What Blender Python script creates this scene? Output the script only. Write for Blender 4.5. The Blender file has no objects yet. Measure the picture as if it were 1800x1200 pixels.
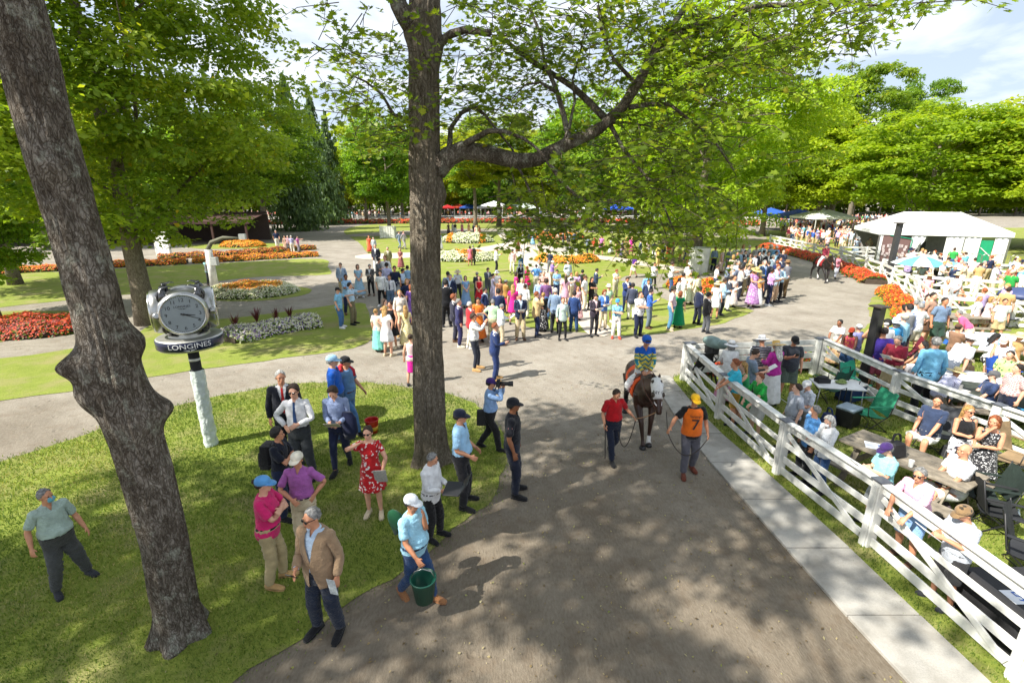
import bpy, bmesh, math, random
import numpy as np
from mathutils import Vector, Matrix, noise
from mathutils.geometry import tessellate_polygon

random.seed(7)
RNG = np.random.default_rng(7)
SC = bpy.context.scene
COL = SC.collection
R = math.radians

# ------------------------------------------------------------------ camera, sky, sun, exposure
CAM_H = 5.1
PITCH = math.atan(255 / 850.0)
cam_d = bpy.data.cameras.new('camera')
cam_d.sensor_width = 36.0
cam_d.lens = 36.0 * 850 / 1800.0
cam_d.clip_start = 0.05
cam_d.clip_end = 3000
cam = bpy.data.objects.new('camera', cam_d)
cam.location = (0, 0, CAM_H)
cam.rotation_euler = (math.pi / 2 - PITCH, 0, 0)
COL.objects.link(cam)
SC.camera = cam

SUN_EL = R(46.0)
SUN_DIR = Vector((-0.88, -0.476, 0)).normalized()          # horizontal direction towards the sun
world = bpy.data.worlds.new('World')
SC.world = world
world.use_nodes = True
wn, wl = world.node_tree.nodes, world.node_tree.links
bg = wn['Background']
sky = wn.new('ShaderNodeTexSky')
sky.sky_type = 'NISHITA'
sky.sun_disc = False
sky.sun_elevation = SUN_EL
sky.sun_rotation = math.atan2(SUN_DIR.x, SUN_DIR.y)
sky.air_density = 1.0
sky.dust_density = 1.6
sky.ozone_density = 1.0
# thin summer clouds drifting over the blue
tc = wn.new('ShaderNodeTexCoord')
sep = wn.new('ShaderNodeSeparateXYZ'); wl.new(tc.outputs['Generated'], sep.inputs[0])
zz = wn.new('ShaderNodeMath'); zz.operation = 'MAXIMUM'; zz.inputs[1].default_value = 0.06; wl.new(sep.outputs['Z'], zz.inputs[0])
zp = wn.new('ShaderNodeMath'); zp.operation = 'ADD'; zp.inputs[1].default_value = 0.12; wl.new(zz.outputs[0], zp.inputs[0])
dx = wn.new('ShaderNodeMath'); dx.operation = 'DIVIDE'; wl.new(sep.outputs['X'], dx.inputs[0]); wl.new(zp.outputs[0], dx.inputs[1])
dy = wn.new('ShaderNodeMath'); dy.operation = 'DIVIDE'; wl.new(sep.outputs['Y'], dy.inputs[0]); wl.new(zp.outputs[0], dy.inputs[1])
cmb = wn.new('ShaderNodeCombineXYZ'); wl.new(dx.outputs[0], cmb.inputs[0]); wl.new(dy.outputs[0], cmb.inputs[1])
cn = wn.new('ShaderNodeTexNoise'); cn.inputs['Scale'].default_value = 1.25; cn.inputs['Detail'].default_value = 9; cn.inputs['Roughness'].default_value = 0.55
cn.inputs['Distortion'].default_value = 0.3
wl.new(cmb.outputs[0], cn.inputs['Vector'])
cr = wn.new('ShaderNodeValToRGB'); cr.color_ramp.elements[0].position = 0.42; cr.color_ramp.elements[1].position = 0.62
cr.color_ramp.elements[0].color = (0, 0, 0, 1); cr.color_ramp.elements[1].color = (0.9, 0.9, 0.9, 1)
wl.new(cn.outputs['Fac'], cr.inputs[0])
mx = wn.new('ShaderNodeMixRGB'); mx.blend_type = 'MIX'
mx.inputs['Color2'].default_value = (9.5, 9.9, 10.6, 1)
hz = wn.new('ShaderNodeMixRGB'); hz.inputs['Fac'].default_value = 0.62; hz.inputs['Color2'].default_value = (6.6, 7.6, 9.0, 1)
wl.new(sky.outputs[0], hz.inputs['Color1'])
wl.new(cr.outputs[0], mx.inputs['Fac']); wl.new(hz.outputs[0], mx.inputs['Color1'])
wl.new(mx.outputs[0], bg.inputs['Color'])
bg.inputs['Strength'].default_value = 0.070

sun_d = bpy.data.lights.new('sun', 'SUN')
sun_d.energy = 5.0
sun_d.angle = R(0.55)
sun_d.color = (1.0, 0.95, 0.86)
sun = bpy.data.objects.new('sun', sun_d)
tow = Vector((SUN_DIR.x * math.cos(SUN_EL), SUN_DIR.y * math.cos(SUN_EL), math.sin(SUN_EL)))
sun.rotation_euler = tow.to_track_quat('Z', 'Y').to_euler()
sun.location = (-30, -20, 40)
COL.objects.link(sun)
vs = SC.view_settings
vs.view_transform = 'Standard'; vs.look = 'None'; vs.gamma = 1.0; vs.use_curve_mapping = False
vs.exposure = 0.95
SC.render.engine = 'CYCLES'
SC.cycles.max_bounces = 6
SC.cycles.transparent_max_bounces = 6
SC.cycles.use_denoising = True

# ------------------------------------------------------------------ image pixels cast through the camera view to world points
_ct, _st = math.cos(PITCH), math.sin(PITCH)
def at(px, py, z=0.0):
    """world point (at height z) for a pixel of the 1800 x 1200 image"""
    v = (py - 600) / 850.0; u = (px - 900) / 850.0
    t = (z - CAM_H) / (-_st - v * _ct)
    return Vector((u * t, (_ct - v * _st) * t, z))
def on_plane(px, py, Y):
    v = (py - 600) / 850.0; u = (px - 900) / 850.0
    t = Y / (_ct - v * _st)
    return Vector((u * t, Y, CAM_H + (-_st - v * _ct) * t))
def tall(yh, yf):
    g = lambda y: math.tan(PITCH + math.atan((y - 600) / 850.0))
    return CAM_H * (1 - g(yh) / g(yf))

# ------------------------------------------------------------------ object helpers
def tag(o, label=None, cat=None, group=None, kind=None):
    if label: o['label'] = label
    if cat: o['category'] = cat
    if group: o['group'] = group
    if kind: o['kind'] = kind
    return o
def empty(name, loc=(0, 0, 0), rz=0.0, **k):
    o = bpy.data.objects.new(name, None); COL.objects.link(o)
    o.location = loc; o.rotation_euler = (0, 0, rz); o.empty_display_size = 0.2
    return tag(o, **k)
def mesh_np(name, V, F, smooth=False):
    me = bpy.data.meshes.new(name)
    V = np.asarray(V, np.float32); F = np.asarray(F, np.int32)
    k = F.shape[1]
    me.vertices.add(len(V)); me.vertices.foreach_set('co', V.ravel())
    me.loops.add(F.size); me.loops.foreach_set('vertex_index', F.ravel())
    me.polygons.add(len(F)); me.polygons.foreach_set('loop_start', np.arange(0, F.size, k, dtype=np.int32))
    if smooth: me.polygons.foreach_set('use_smooth', np.ones(len(F), bool))
    me.update()
    return me
def link(name, me, mat=None, parent=None, loc=None):
    o = bpy.data.objects.new(name, me); COL.objects.link(o)
    if mat is not None:
        if len(me.materials) == 0: me.materials.append(mat)
        elif me.materials[0] != mat:
            o.material_slots[0].link = 'OBJECT'; o.material_slots[0].material = mat
    if parent is not None: o.parent = parent
    if loc is not None: o.location = loc
    return o
def copy_tree(o, parent=None):
    c = o.copy(); COL.objects.link(c); c.parent = parent
    for ch in list(o.children): copy_tree(ch, c)
    return c
def frame_from(d):
    d = Vector(d).normalized()
    a = Vector((0, 0, 1)) if abs(d.z) < 0.9 else Vector((1, 0, 0))
    x = d.cross(a).normalized(); y = x.cross(d).normalized()
    return x, y, d

class MB:
    """collects shapes; build() links them as ONE mesh object"""
    def __init__(s): s.v = []; s.f = []; s.m = []
    def add(s, vs, fs, m=0):
        b = len(s.v); s.v.extend([tuple(p) for p in vs]); s.f.extend([tuple(i + b for i in f) for f in fs]); s.m.extend([m] * len(fs)); return s
    def box(s, c, size, rz=0.0, rot=None, m=0, taper=1.0):
        x, y, z = [k / 2 for k in size]
        M = rot if rot is not None else Matrix.Rotation(rz, 3, 'Z')
        P = [M @ Vector(p) + Vector(c) for p in [(-x, -y, -z), (x, -y, -z), (x, y, -z), (-x, y, -z), (-x * taper, -y * taper, z), (x * taper, -y * taper, z), (x * taper, y * taper, z), (-x * taper, y * taper, z)]]
        return s.add(P, [(3, 2, 1, 0), (4, 5, 6, 7), (0, 1, 5, 4), (1, 2, 6, 5), (2, 3, 7, 6), (3, 0, 4, 7)], m)
    def bar(s, a, b, w, h, m=0, up=(0, 0, 1)):
        a, b = Vector(a), Vector(b); d = (b - a); L = d.length; d.normalize()
        u = Vector(up); x = d.cross(u).normalized(); y = x.cross(d).normalized()
        return s.box((a + b) / 2, (w, L, h), rot=Matrix((x, d, y)).transposed(), m=m)
    def tube(s, pts, rad, n=8, m=0, cap=True):
        pts = [Vector(p) for p in pts]
        if not hasattr(rad, '__len__'): rad = [rad] * len(pts)
        vs = []; prev = None
        for i, p in enumerate(pts):
            d = (pts[min(i + 1, len(pts) - 1)] - pts[max(i - 1, 0)]).normalized()
            if prev is None: x, y, _ = frame_from(d)
            else:
                x = (prev - d * prev.dot(d)).normalized(); y = x.cross(d) * -1
            prev = x; y = d.cross(x)
            for k in range(n):
                a = 2 * math.pi * k / n
                vs.append(p + (x * math.cos(a) + y * math.sin(a)) * rad[i])
        fs = []
        for i in range(len(pts) - 1):
            for k in range(n):
                fs.append((i * n + k, i * n + (k + 1) % n, (i + 1) * n + (k + 1) % n, (i + 1) * n + k))
        if cap:
            fs.append(tuple(range(n - 1, -1, -1))); fs.append(tuple((len(pts) - 1) * n + k for k in range(n)))
        return s.add(vs, fs, m)
    def lathe(s, prof, n=20, c=(0, 0, 0), M=None, m=0, sx=1.0, sy=1.0):
        vs = []; c = Vector(c)
        for r, z in prof:
            for k in range(n):
                a = 2 * math.pi * k / n
                p = Vector((r * math.cos(a) * sx, r * math.sin(a) * sy, z))
                vs.append((M @ p if M is not None else p) + c)
        fs = []
        for i in range(len(prof) - 1):
            for k in range(n):
                fs.append((i * n + k, i * n + (k + 1) % n, (i + 1) * n + (k + 1) % n, (i + 1) * n + k))
        fs.append(tuple(range(n - 1, -1, -1))); fs.append(tuple((len(prof) - 1) * n + k for k in range(n)))
        return s.add(vs, fs, m)
    def ell(s, c, r, n=12, m=0, M=None):
        vs = []; fs = []; h = n // 2
        for i in range(h + 1):
            t = math.pi * i / h
            for k in range(n):
                a = 2 * math.pi * k / n
                p = Vector((r[0] * math.sin(t) * math.cos(a), r[1] * math.sin(t) * math.sin(a), r[2] * math.cos(t)))
                vs.append((M @ p if M is not None else p) + Vector(c))
        for i in range(h):
            for k in range(n):
                fs.append((i * n + k, (i + 1) * n + k, (i + 1) * n + (k + 1) % n, i * n + (k + 1) % n))
        return s.add(vs, fs, m)
    def loft(s, rings, n=16, m=0):
        """rings: (centre, rx, ry, xaxis, yaxis)"""
        vs = []
        for c, rx, ry, xa, ya in rings:
            for k in range(n):
                a = 2 * math.pi * k / n
                vs.append(Vector(c) + Vector(xa) * (rx * math.cos(a)) + Vector(ya) * (ry * math.sin(a)))
        fs = []
        for i in range(len(rings) - 1):
            for k in range(n):
                fs.append((i * n + k, i * n + (k + 1) % n, (i + 1) * n + (k + 1) % n, (i + 1) * n + k))
        fs.append(tuple(range(n - 1, -1, -1))); fs.append(tuple((len(rings) - 1) * n + k for k in range(n)))
        return s.add(vs, fs, m)
    def build(s, name, mat, parent=None, smooth=False, bevel=0.0, loc=None):
        me = bpy.data.meshes.new(name)
        me.from_pydata(s.v, [], s.f)
        mats = mat if isinstance(mat, (list, tuple)) else [mat]
        for mm in mats: me.materials.append(mm)
        if len(mats) > 1: me.polygons.foreach_set('material_index', s.m)
        bm = bmesh.new(); bm.from_mesh(me)
        if bevel > 0:
            bmesh.ops.bevel(bm, geom=[e for e in bm.edges if e.calc_face_angle(0) > 0.6], offset=bevel, segments=1, affect='EDGES')
        bmesh.ops.recalc_face_normals(bm, faces=bm.faces)
        bm.to_mesh(me); bm.free()
        if smooth: me.polygons.foreach_set('use_smooth', [True] * len(me.polygons))
        me.update()
        o = bpy.data.objects.new(name, me); COL.objects.link(o)
        if parent is not None: o.parent = parent
        if loc is not None: o.location = loc
        return o

# ------------------------------------------------------------------ materials
_mats = {}
def srgb(c):
    if isinstance(c, str):
        c = c.lstrip('#'); c = [int(c[i:i + 2], 16) / 255 for i in (0, 2, 4)]
    return tuple((x / 12.92 if x <= 0.04045 else ((x + 0.055) / 1.055) ** 2.4) for x in c)
def new_mat(name):
    m = bpy.data.materials.new(name); m.use_nodes = True
    return m, m.node_tree.nodes, m.node_tree.links, m.node_tree.nodes['Principled BSDF']
def N(nodes, t, **k):
    n = nodes.new(t)
    for a, b in k.items():
        if a in n.inputs: n.inputs[a].default_value = b
        else: setattr(n, a, b)
    return n
def plain(name, col, rough=0.6, metal=0.0, bump=0.0, bscale=40.0, var=0.08, vscale=6.0, coords='Object', spec=0.5):
    """one colour with a little unevenness and fine relief"""
    key = (name, tuple(col), rough, metal)
    if key in _mats: return _mats[key]
    m, n, l, b = new_mat(name)
    t = N(n, 'ShaderNodeTexCoord'); ns = N(n, 'ShaderNodeTexNoise', Scale=vscale, Detail=4.0)
    l.new(t.outputs[coords], ns.inputs['Vector'])
    mxx = N(n, 'ShaderNodeMixRGB', blend_type='MULTIPLY'); mxx.inputs['Fac'].default_value = 1.0
    mxx.inputs['Color1'].default_value = (*col, 1)
    rp = N(n, 'ShaderNodeValToRGB'); e = rp.color_ramp.elements
    e[0].position = 0.3; e[1].position = 0.7; e[0].color = (1 - var * 2,) * 3 + (1,); e[1].color = (1 + var, 1 + var, 1 + var, 1)
    l.new(ns.outputs['Fac'], rp.inputs[0]); l.new(rp.outputs[0], mxx.inputs['Color2']); l.new(mxx.outputs[0], b.inputs['Base Color'])
    b.inputs['Roughness'].default_value = rough; b.inputs['Metallic'].default_value = metal
    b.inputs['Specular IOR Level'].default_value = spec
    if bump > 0:
        nb = N(n, 'ShaderNodeTexNoise', Scale=bscale, Detail=3.0); l.new(t.outputs[coords], nb.inputs['Vector'])
        bp = N(n, 'ShaderNodeBump', Strength=bump, Distance=0.02); l.new(nb.outputs['Fac'], bp.inputs['Height']); l.new(bp.outputs[0], b.inputs['Normal'])
    _mats[key] = m
    return m
def ramp(n, stops):
    r = n.new('ShaderNodeValToRGB'); e = r.color_ramp.elements
    while len(e) < len(stops): e.new(0.5)
    for i, (p, c) in enumerate(stops): e[i].position = p; e[i].color = (*c, 1)
    return r
def ground_mat(name, stops, scale, fine, bump, rough=0.95, stretch=None, worn=None):
    m, n, l, b = new_mat(name)
    t = N(n, 'ShaderNodeTexCoord')
    src = t.outputs['Object']
    a = N(n, 'ShaderNodeTexNoise', Scale=scale, Detail=11.0, Roughness=0.62 if name != 'lawn' else .8); l.new(src, a.inputs['Vector'])
    f = N(n, 'ShaderNodeTexNoise', Scale=fine, Detail=6.0, Roughness=0.7)
    if stretch:
        mp = N(n, 'ShaderNodeMapping'); mp.inputs['Scale'].default_value = stretch; l.new(src, mp.inputs['Vector']); l.new(mp.outputs[0], f.inputs['Vector'])
    else: l.new(src, f.inputs['Vector'])
    ad = N(n, 'ShaderNodeMath', operation='ADD'); l.new(a.outputs['Fac'], ad.inputs[0]); l.new(f.outputs['Fac'], ad.inputs[1])
    dv = N(n, 'ShaderNodeMath', operation='MULTIPLY'); dv.inputs[1].default_value = 0.5; l.new(ad.outputs[0], dv.inputs[0])
    r = ramp(n, stops); l.new(dv.outputs[0], r.inputs[0])
    out = r.outputs[0]
    if worn:
        w = N(n, 'ShaderNodeTexNoise', Scale=worn[0], Detail=7.0, Roughness=0.6); l.new(src, w.inputs['Vector'])
        wr = ramp(n, [(worn[1], (0, 0, 0)), (worn[2], (1, 1, 1))]); l.new(w.outputs['Fac'], wr.inputs[0])
        mw = N(n, 'ShaderNodeMixRGB'); l.new(wr.outputs[0], mw.inputs['Fac']); l.new(out, mw.inputs['Color1']); mw.inputs['Color2'].default_value = (*worn[3], 1)
        out = mw.outputs[0]
    if name == 'dirt':      # darker tone on the stretch nearest the balcony, fading along a noisy edge
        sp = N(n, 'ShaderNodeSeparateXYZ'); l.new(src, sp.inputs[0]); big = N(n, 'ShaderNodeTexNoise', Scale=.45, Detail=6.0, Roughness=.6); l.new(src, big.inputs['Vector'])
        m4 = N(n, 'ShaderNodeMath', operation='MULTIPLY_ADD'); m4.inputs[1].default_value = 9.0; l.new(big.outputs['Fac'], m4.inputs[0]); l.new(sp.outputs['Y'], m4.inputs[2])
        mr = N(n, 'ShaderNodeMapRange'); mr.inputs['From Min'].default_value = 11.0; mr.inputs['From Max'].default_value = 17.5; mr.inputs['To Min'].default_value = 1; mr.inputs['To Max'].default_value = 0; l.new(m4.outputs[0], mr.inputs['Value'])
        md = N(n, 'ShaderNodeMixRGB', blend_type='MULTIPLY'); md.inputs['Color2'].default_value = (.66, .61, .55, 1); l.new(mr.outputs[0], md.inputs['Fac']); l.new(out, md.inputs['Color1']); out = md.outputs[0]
        mp2 = N(n, 'ShaderNodeMapping'); mp2.inputs['Location'].default_value = (15, -4, 0); l.new(src, mp2.inputs['Vector'])      # raked and rolled tracks curving round the path
        wv = N(n, 'ShaderNodeTexWave', wave_type='RINGS', rings_direction='Z', Scale=.8, Distortion=5.0, Detail=4.0); wv.inputs['Detail Scale'].default_value = .7; l.new(mp2.outputs[0], wv.inputs['Vector'])
        wr_ = ramp(n, [(0.1, (.80, .79, .78)), (0.55, (1.04, 1.04, 1.04))]); l.new(wv.outputs['Fac'], wr_.inputs[0])
        mt = N(n, 'ShaderNodeMixRGB', blend_type='MULTIPLY'); mt.inputs['Fac'].default_value = .20; l.new(out, mt.inputs['Color1']); l.new(wr_.outputs[0], mt.inputs['Color2']); out = mt.outputs[0]
    l.new(out, b.inputs['Base Color']); b.inputs['Roughness'].default_value = rough; b.inputs['Specular IOR Level'].default_value = 0.2
    bp = N(n, 'ShaderNodeBump', Strength=bump, Distance=0.03); l.new(f.outputs['Fac'], bp.inputs['Height']); l.new(bp.outputs[0], b.inputs['Normal'])
    if name == 'dirt':
        hv = N(n, 'ShaderNodeTexVoronoi', Scale=2.6); l.new(src, hv.inputs['Vector']); hr = ramp(n, [(.05, (0, 0, 0)), (.16, (1, 1, 1))]); l.new(hv.outputs['Distance'], hr.inputs[0])
        b2 = N(n, 'ShaderNodeBump', Strength=.45, Distance=0.05); l.new(hr.outputs[0], b2.inputs['Height']); l.new(b2.outputs[0], bp.inputs['Normal'])
    return m
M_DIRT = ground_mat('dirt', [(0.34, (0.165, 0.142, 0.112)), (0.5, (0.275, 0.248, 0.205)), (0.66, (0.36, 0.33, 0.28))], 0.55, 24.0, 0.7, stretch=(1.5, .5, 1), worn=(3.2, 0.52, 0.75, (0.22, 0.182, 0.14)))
M_GRASS = ground_mat('lawn', [(0.3, (0.12, 0.165, 0.024)), (0.5, (0.205, 0.25, 0.042)), (0.68, (0.30, 0.32, 0.075))], 1.6, 30.0, 0.9, worn=(0.9, 0.48, 0.66, (0.27, 0.25, 0.10)))
M_GRAVEL = ground_mat('pale_path', [(0.3, (0.42, 0.36, 0.29)), (0.7, (0.56, 0.50, 0.42))], 0.8, 30.0, 0.3)
M_CONC = ground_mat('concrete', [(0.34, (0.27, 0.26, 0.235)), (0.5, (0.37, 0.355, 0.32)), (0.7, (0.45, 0.43, 0.39))], 0.9, 60.0, 0.25, worn=(1.7, 0.45, 0.70, (0.24, 0.225, 0.195)))

# ------------------------------------------------------------------ ground
def resample(pts, step, jit, closed=True, seed=0):
    rr = random.Random(seed); out = []
    n = len(pts)
    def cr(a, b, c, d, t):
        return 0.5 * ((2 * b) + (c - a) * t + (2 * a - 5 * b + 4 * c - d) * t * t + (3 * b - a - 3 * c + d) * t ** 3)
    for i in range(n):
        a, b, c, d = pts[i - 1], pts[i], pts[(i + 1) % n], pts[(i + 2) % n]
        k = max(1, min(120, int((c - b).length / step)))
        for j in range(k):
            p = cr(a, b, c, d, j / k) if (c - b).length < 25 else b.lerp(c, j / k)
            q = noise.noise_vector(Vector((p.x * 1.3, p.y * 1.3, seed))) * jit
            out.append(Vector((p.x + q.x + rr.uniform(-1, 1) * jit * .3, p.y + q.y + rr.uniform(-1, 1) * jit * .3, 0)))
    return out
def sheet(name, pts, z, mat, step=0.5, jit=0.06, parent=None, seed=1, raw=False):
    P = pts if raw else resample(pts, step, jit, seed=seed)
    tris = tessellate_polygon([P])
    V = [(p.x, p.y, z) for p in P]
    me = bpy.data.meshes.new(name); me.from_pydata(V, [], [tuple(t) for t in tris])
    me.materials.append(mat)
    bm = bmesh.new(); bm.from_mesh(me)
    for f in bm.faces:
        f.normal_update()
        if f.normal.z < 0: f.normal_flip()
    bm.to_mesh(me); bm.free(); me.update()
    o = bpy.data.objects.new(name, me); COL.objects.link(o); tag(o, kind='structure')
    return o, P
def PX(l): return [at(x, y) for x, y in l]
gp = [Vector((-900, -300, 0)), Vector((900, -300, 0)), Vector((900, 1500, 0)), Vector((-900, 1500, 0))]
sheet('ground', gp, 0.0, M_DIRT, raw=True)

LAWNS = {}
def lawn(key, pts, z=0.012, jit=0.12):
    o, P = sheet('lawn', pts, z, M_GRASS, step=.22 if key in ('front', 'enclosure') else .5, jit=jit, seed=len(LAWNS) + 3)
    LAWNS[key] = P
lawn('front', PX([(-260, 905), (0, 812), (100, 780), (200, 745), (300, 715), (420, 690), (500, 676), (580, 672), (680, 676), (735, 684), (790, 693), (840, 715), (880, 760), (892, 800), (880, 850), (850, 885), (815, 915), (775, 950), (735, 990), (690, 1020), (600, 1072), (540, 1110), (480, 1150), (400, 1200), (330, 1270)]) + [Vector((-4.5, 1.5, 0)), Vector((-14, 1.5, 0)), Vector((-18, 6, 0))])
lawn('mid_left', PX([(-300, 760), (-300, 655), (0, 630), (130, 612), (245, 584), (270, 570), (408, 559), (500, 548), (590, 536), (638, 532), (650, 555), (657, 582), (645, 605), (583, 618), (467, 634), (350, 650), (249, 665), (120, 688), (0, 705)]))
lawn('bed_left', PX([(-300, 660), (-300, 560), (0, 548), (60, 546), (140, 548), (150, 556), (144, 567), (117, 578), (58, 590), (0, 601)]))
lawn('upper_left', PX([(-400, 600), (-400, 490), (110, 478), (210, 472), (400, 462), (560, 455), (578, 470), (582, 482), (560, 484), (470, 486), (400, 492), (330, 503), (270, 512), (150, 525), (0, 541)]))
cc = at(458, 515); e1 = at(552, 510); rr_ = (e1 - cc).length
lawn('round', [cc + Vector((math.cos(a) * rr_, math.sin(a) * rr_ * 0.8, 0)) for a in np.linspace(0, 2 * math.pi, 16, endpoint=False)])
cc = at(420, 432)
lawn('far_bed', [cc + Vector((math.cos(a) * 5.2, math.sin(a) * 3.4, 0)) for a in np.linspace(0, 2 * math.pi, 14, endpoint=False)])
lawn('centre', PX([(605, 406), (640, 396), (720, 393), (900, 392), (1150, 396), (1290, 403), (1345, 418), (1330, 440), (1290, 455), (1180, 479), (1117, 482), (1092, 490), (1110, 500), (1150, 515), (1175, 529), (1230, 534), (1292, 538), (1325, 546), (1302, 556), (1260, 571), (1200, 580), (1150, 587), (1100, 590), (1004, 583), (954, 580), (892, 564), (830, 540), (780, 516), (715, 500), (680, 475), (650, 450), (632, 428)]))
lawn('tree_bed', PX([(1163, 503), (1180, 494), (1215, 489), (1290, 498), (1312, 512), (1250, 520), (1185, 512)]))
lawn('enclosure', [Vector(p + (0,)) for p in [(5.30, 1.5), (5.2, 4), (5.06, 6.3), (4.84, 8.5), (4.58, 10.6), (4.62, 12.8), (4.9, 13.5), (6.5, 14.2), (9.2, 15.1)]] + PX([(1500, 585), (1530, 565), (1526, 540), (1545, 513), (1592, 507), (1535, 490), (1460, 465), (1400, 447), (1350, 435), (1345, 405), (2600, 392)]) + [Vector((60, 12, 0)), Vector((40, 1.5, 0))])
def path(name, pts, mat, z): sheet(name, PX(pts), z, mat, step=1.0, jit=0.03)
path('footpath', [(874, 409), (890, 409), (925, 430), (968, 470), (1020, 520), (1078, 585), (1062, 592), (1036, 590), (985, 530), (930, 475), (896, 435)], M_GRAVEL, 0.020)
path('footpath', [(640, 447), (775, 442), (850, 434), (884, 428), (905, 430), (912, 437), (880, 440), (775, 450), (640, 456)], M_GRAVEL, 0.024)
path('footpath', [(925, 428), (960, 432), (1040, 447), (1100, 455), (1180, 468), (1260, 478), (1260, 484), (1180, 476), (1100, 463), (1040, 454), (945, 441)], M_GRAVEL, 0.028)
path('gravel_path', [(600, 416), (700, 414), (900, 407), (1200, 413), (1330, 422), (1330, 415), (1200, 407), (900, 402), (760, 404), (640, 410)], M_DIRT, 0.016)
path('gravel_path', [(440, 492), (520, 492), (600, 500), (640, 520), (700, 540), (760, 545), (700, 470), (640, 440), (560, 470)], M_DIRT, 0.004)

# concrete sidewalk, slab by slab
walk = empty('sidewalk', (0, 0, 0)); tag(walk, kind='structure')
def walk_edges(y):
    xl = np.interp(y, [1.5, 4, 5, 6.3, 9, 11, 13.2], [4.5, 4.34, 4.22, 4.12, 3.92, 3.95, 4.1])
    xr = np.interp(y, [1.5, 4, 5.4, 6.2, 7.4, 8.4, 10.4, 13.2], [5.32, 5.22, 5.12, 5.08, 4.96, 4.86, 4.6, 4.66])
    return xl, xr
y = 1.2
while y < 13.2:
    L = 1.22
    a0, b0 = walk_edges(y + 0.008); a1, b1 = walk_edges(y + L - 0.008)
    dz = random.uniform(-0.004, 0.004) + 0.045
    s = MB(); s.add([(a0, y + .008, -.03), (b0, y + .008, -.03), (b1, y + L - .008, -.03), (a1, y + L - .008, -.03), (a0, y + .008, dz), (b0, y + .008, dz), (b1, y + L - .008, dz), (a1, y + L - .008, dz)],
                    [(3, 2, 1, 0), (4, 5, 6, 7), (0, 1, 5, 4), (1, 2, 6, 5), (2, 3, 7, 6), (3, 0, 4, 7)])
    s.build('slab', M_CONC, walk, bevel=0.006)
    y += L
# ------------------------------------------------------------------ foliage
def leaf_mat(name, cols, trans=0.42, rough=0.45):
    m, n, l, b = new_mat(name)
    at_ = N(n, 'ShaderNodeAttribute'); at_.attribute_name = 'tint'
    oi = N(n, 'ShaderNodeObjectInfo')
    r = ramp(n, cols); l.new(at_.outputs['Fac'], r.inputs[0])
    hs = N(n, 'ShaderNodeHueSaturation'); l.new(r.outputs[0], hs.inputs['Color'])
    mr = N(n, 'ShaderNodeMapRange'); mr.inputs['To Min'].default_value = 0.475; mr.inputs['To Max'].default_value = 0.515
    l.new(oi.outputs['Random'], mr.inputs['Value']); l.new(mr.outputs[0], hs.inputs['Hue'])
    mr2 = N(n, 'ShaderNodeMapRange'); mr2.inputs['To Min'].default_value = 0.82; mr2.inputs['To Max'].default_value = 1.2
    mm = N(n, 'ShaderNodeMath', operation='FRACT'); m7 = N(n, 'ShaderNodeMath', operation='MULTIPLY'); m7.inputs[1].default_value = 7.31
    l.new(oi.outputs['Random'], m7.inputs[0]); l.new(m7.outputs[0], mm.inputs[0]); l.new(mm.outputs[0], mr2.inputs['Value']); l.new(mr2.outputs[0], hs.inputs['Value'])
    l.new(hs.outputs[0], b.inputs['Base Color']); b.inputs['Roughness'].default_value = rough; b.inputs['Specular IOR Level'].default_value = 0.35
    tr = N(n, 'ShaderNodeBsdfTranslucent')
    tm = N(n, 'ShaderNodeMixRGB', blend_type='MULTIPLY'); tm.inputs['Fac'].default_value = 1.0; tm.inputs['Color2'].default_value = (1.3, 1.3, 0.5, 1)
    l.new(hs.outputs[0], tm.inputs['Color1']); l.new(tm.outputs[0], tr.inputs['Color'])
    ms = N(n, 'ShaderNodeMixShader'); ms.inputs[0].default_value = trans
    l.new(b.outputs[0], ms.inputs[1]); l.new(tr.outputs[0], ms.inputs[2]); l.new(ms.outputs[0], n['Material Output'].inputs['Surface'])
    return m
M_LEAF = leaf_mat('maple_leaf', [(0.0, (0.07, 0.165, 0.018)), (0.55, (0.17, 0.30, 0.028)), (0.9, (0.30, 0.42, 0.038)), (1.0, (0.46, 0.40, 0.025))], trans=.56)
M_LEAF_Y = leaf_mat('yellow_green_leaf', [(0.0, (0.14, 0.23, 0.016)), (0.5, (0.29, 0.385, 0.024)), (0.9, (0.44, 0.50, 0.03)), (1.0, (0.60, 0.48, 0.03))], trans=.56)
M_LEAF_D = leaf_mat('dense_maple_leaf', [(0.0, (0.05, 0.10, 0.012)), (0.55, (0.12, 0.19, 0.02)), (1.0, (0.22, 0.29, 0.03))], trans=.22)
M_NEEDLE = leaf_mat('pine_needles', [(0.0, (0.06, 0.11, 0.04)), (0.7, (0.13, 0.20, 0.075)), (1.0, (0.18, 0.26, 0.09))], trans=0.3)
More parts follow.
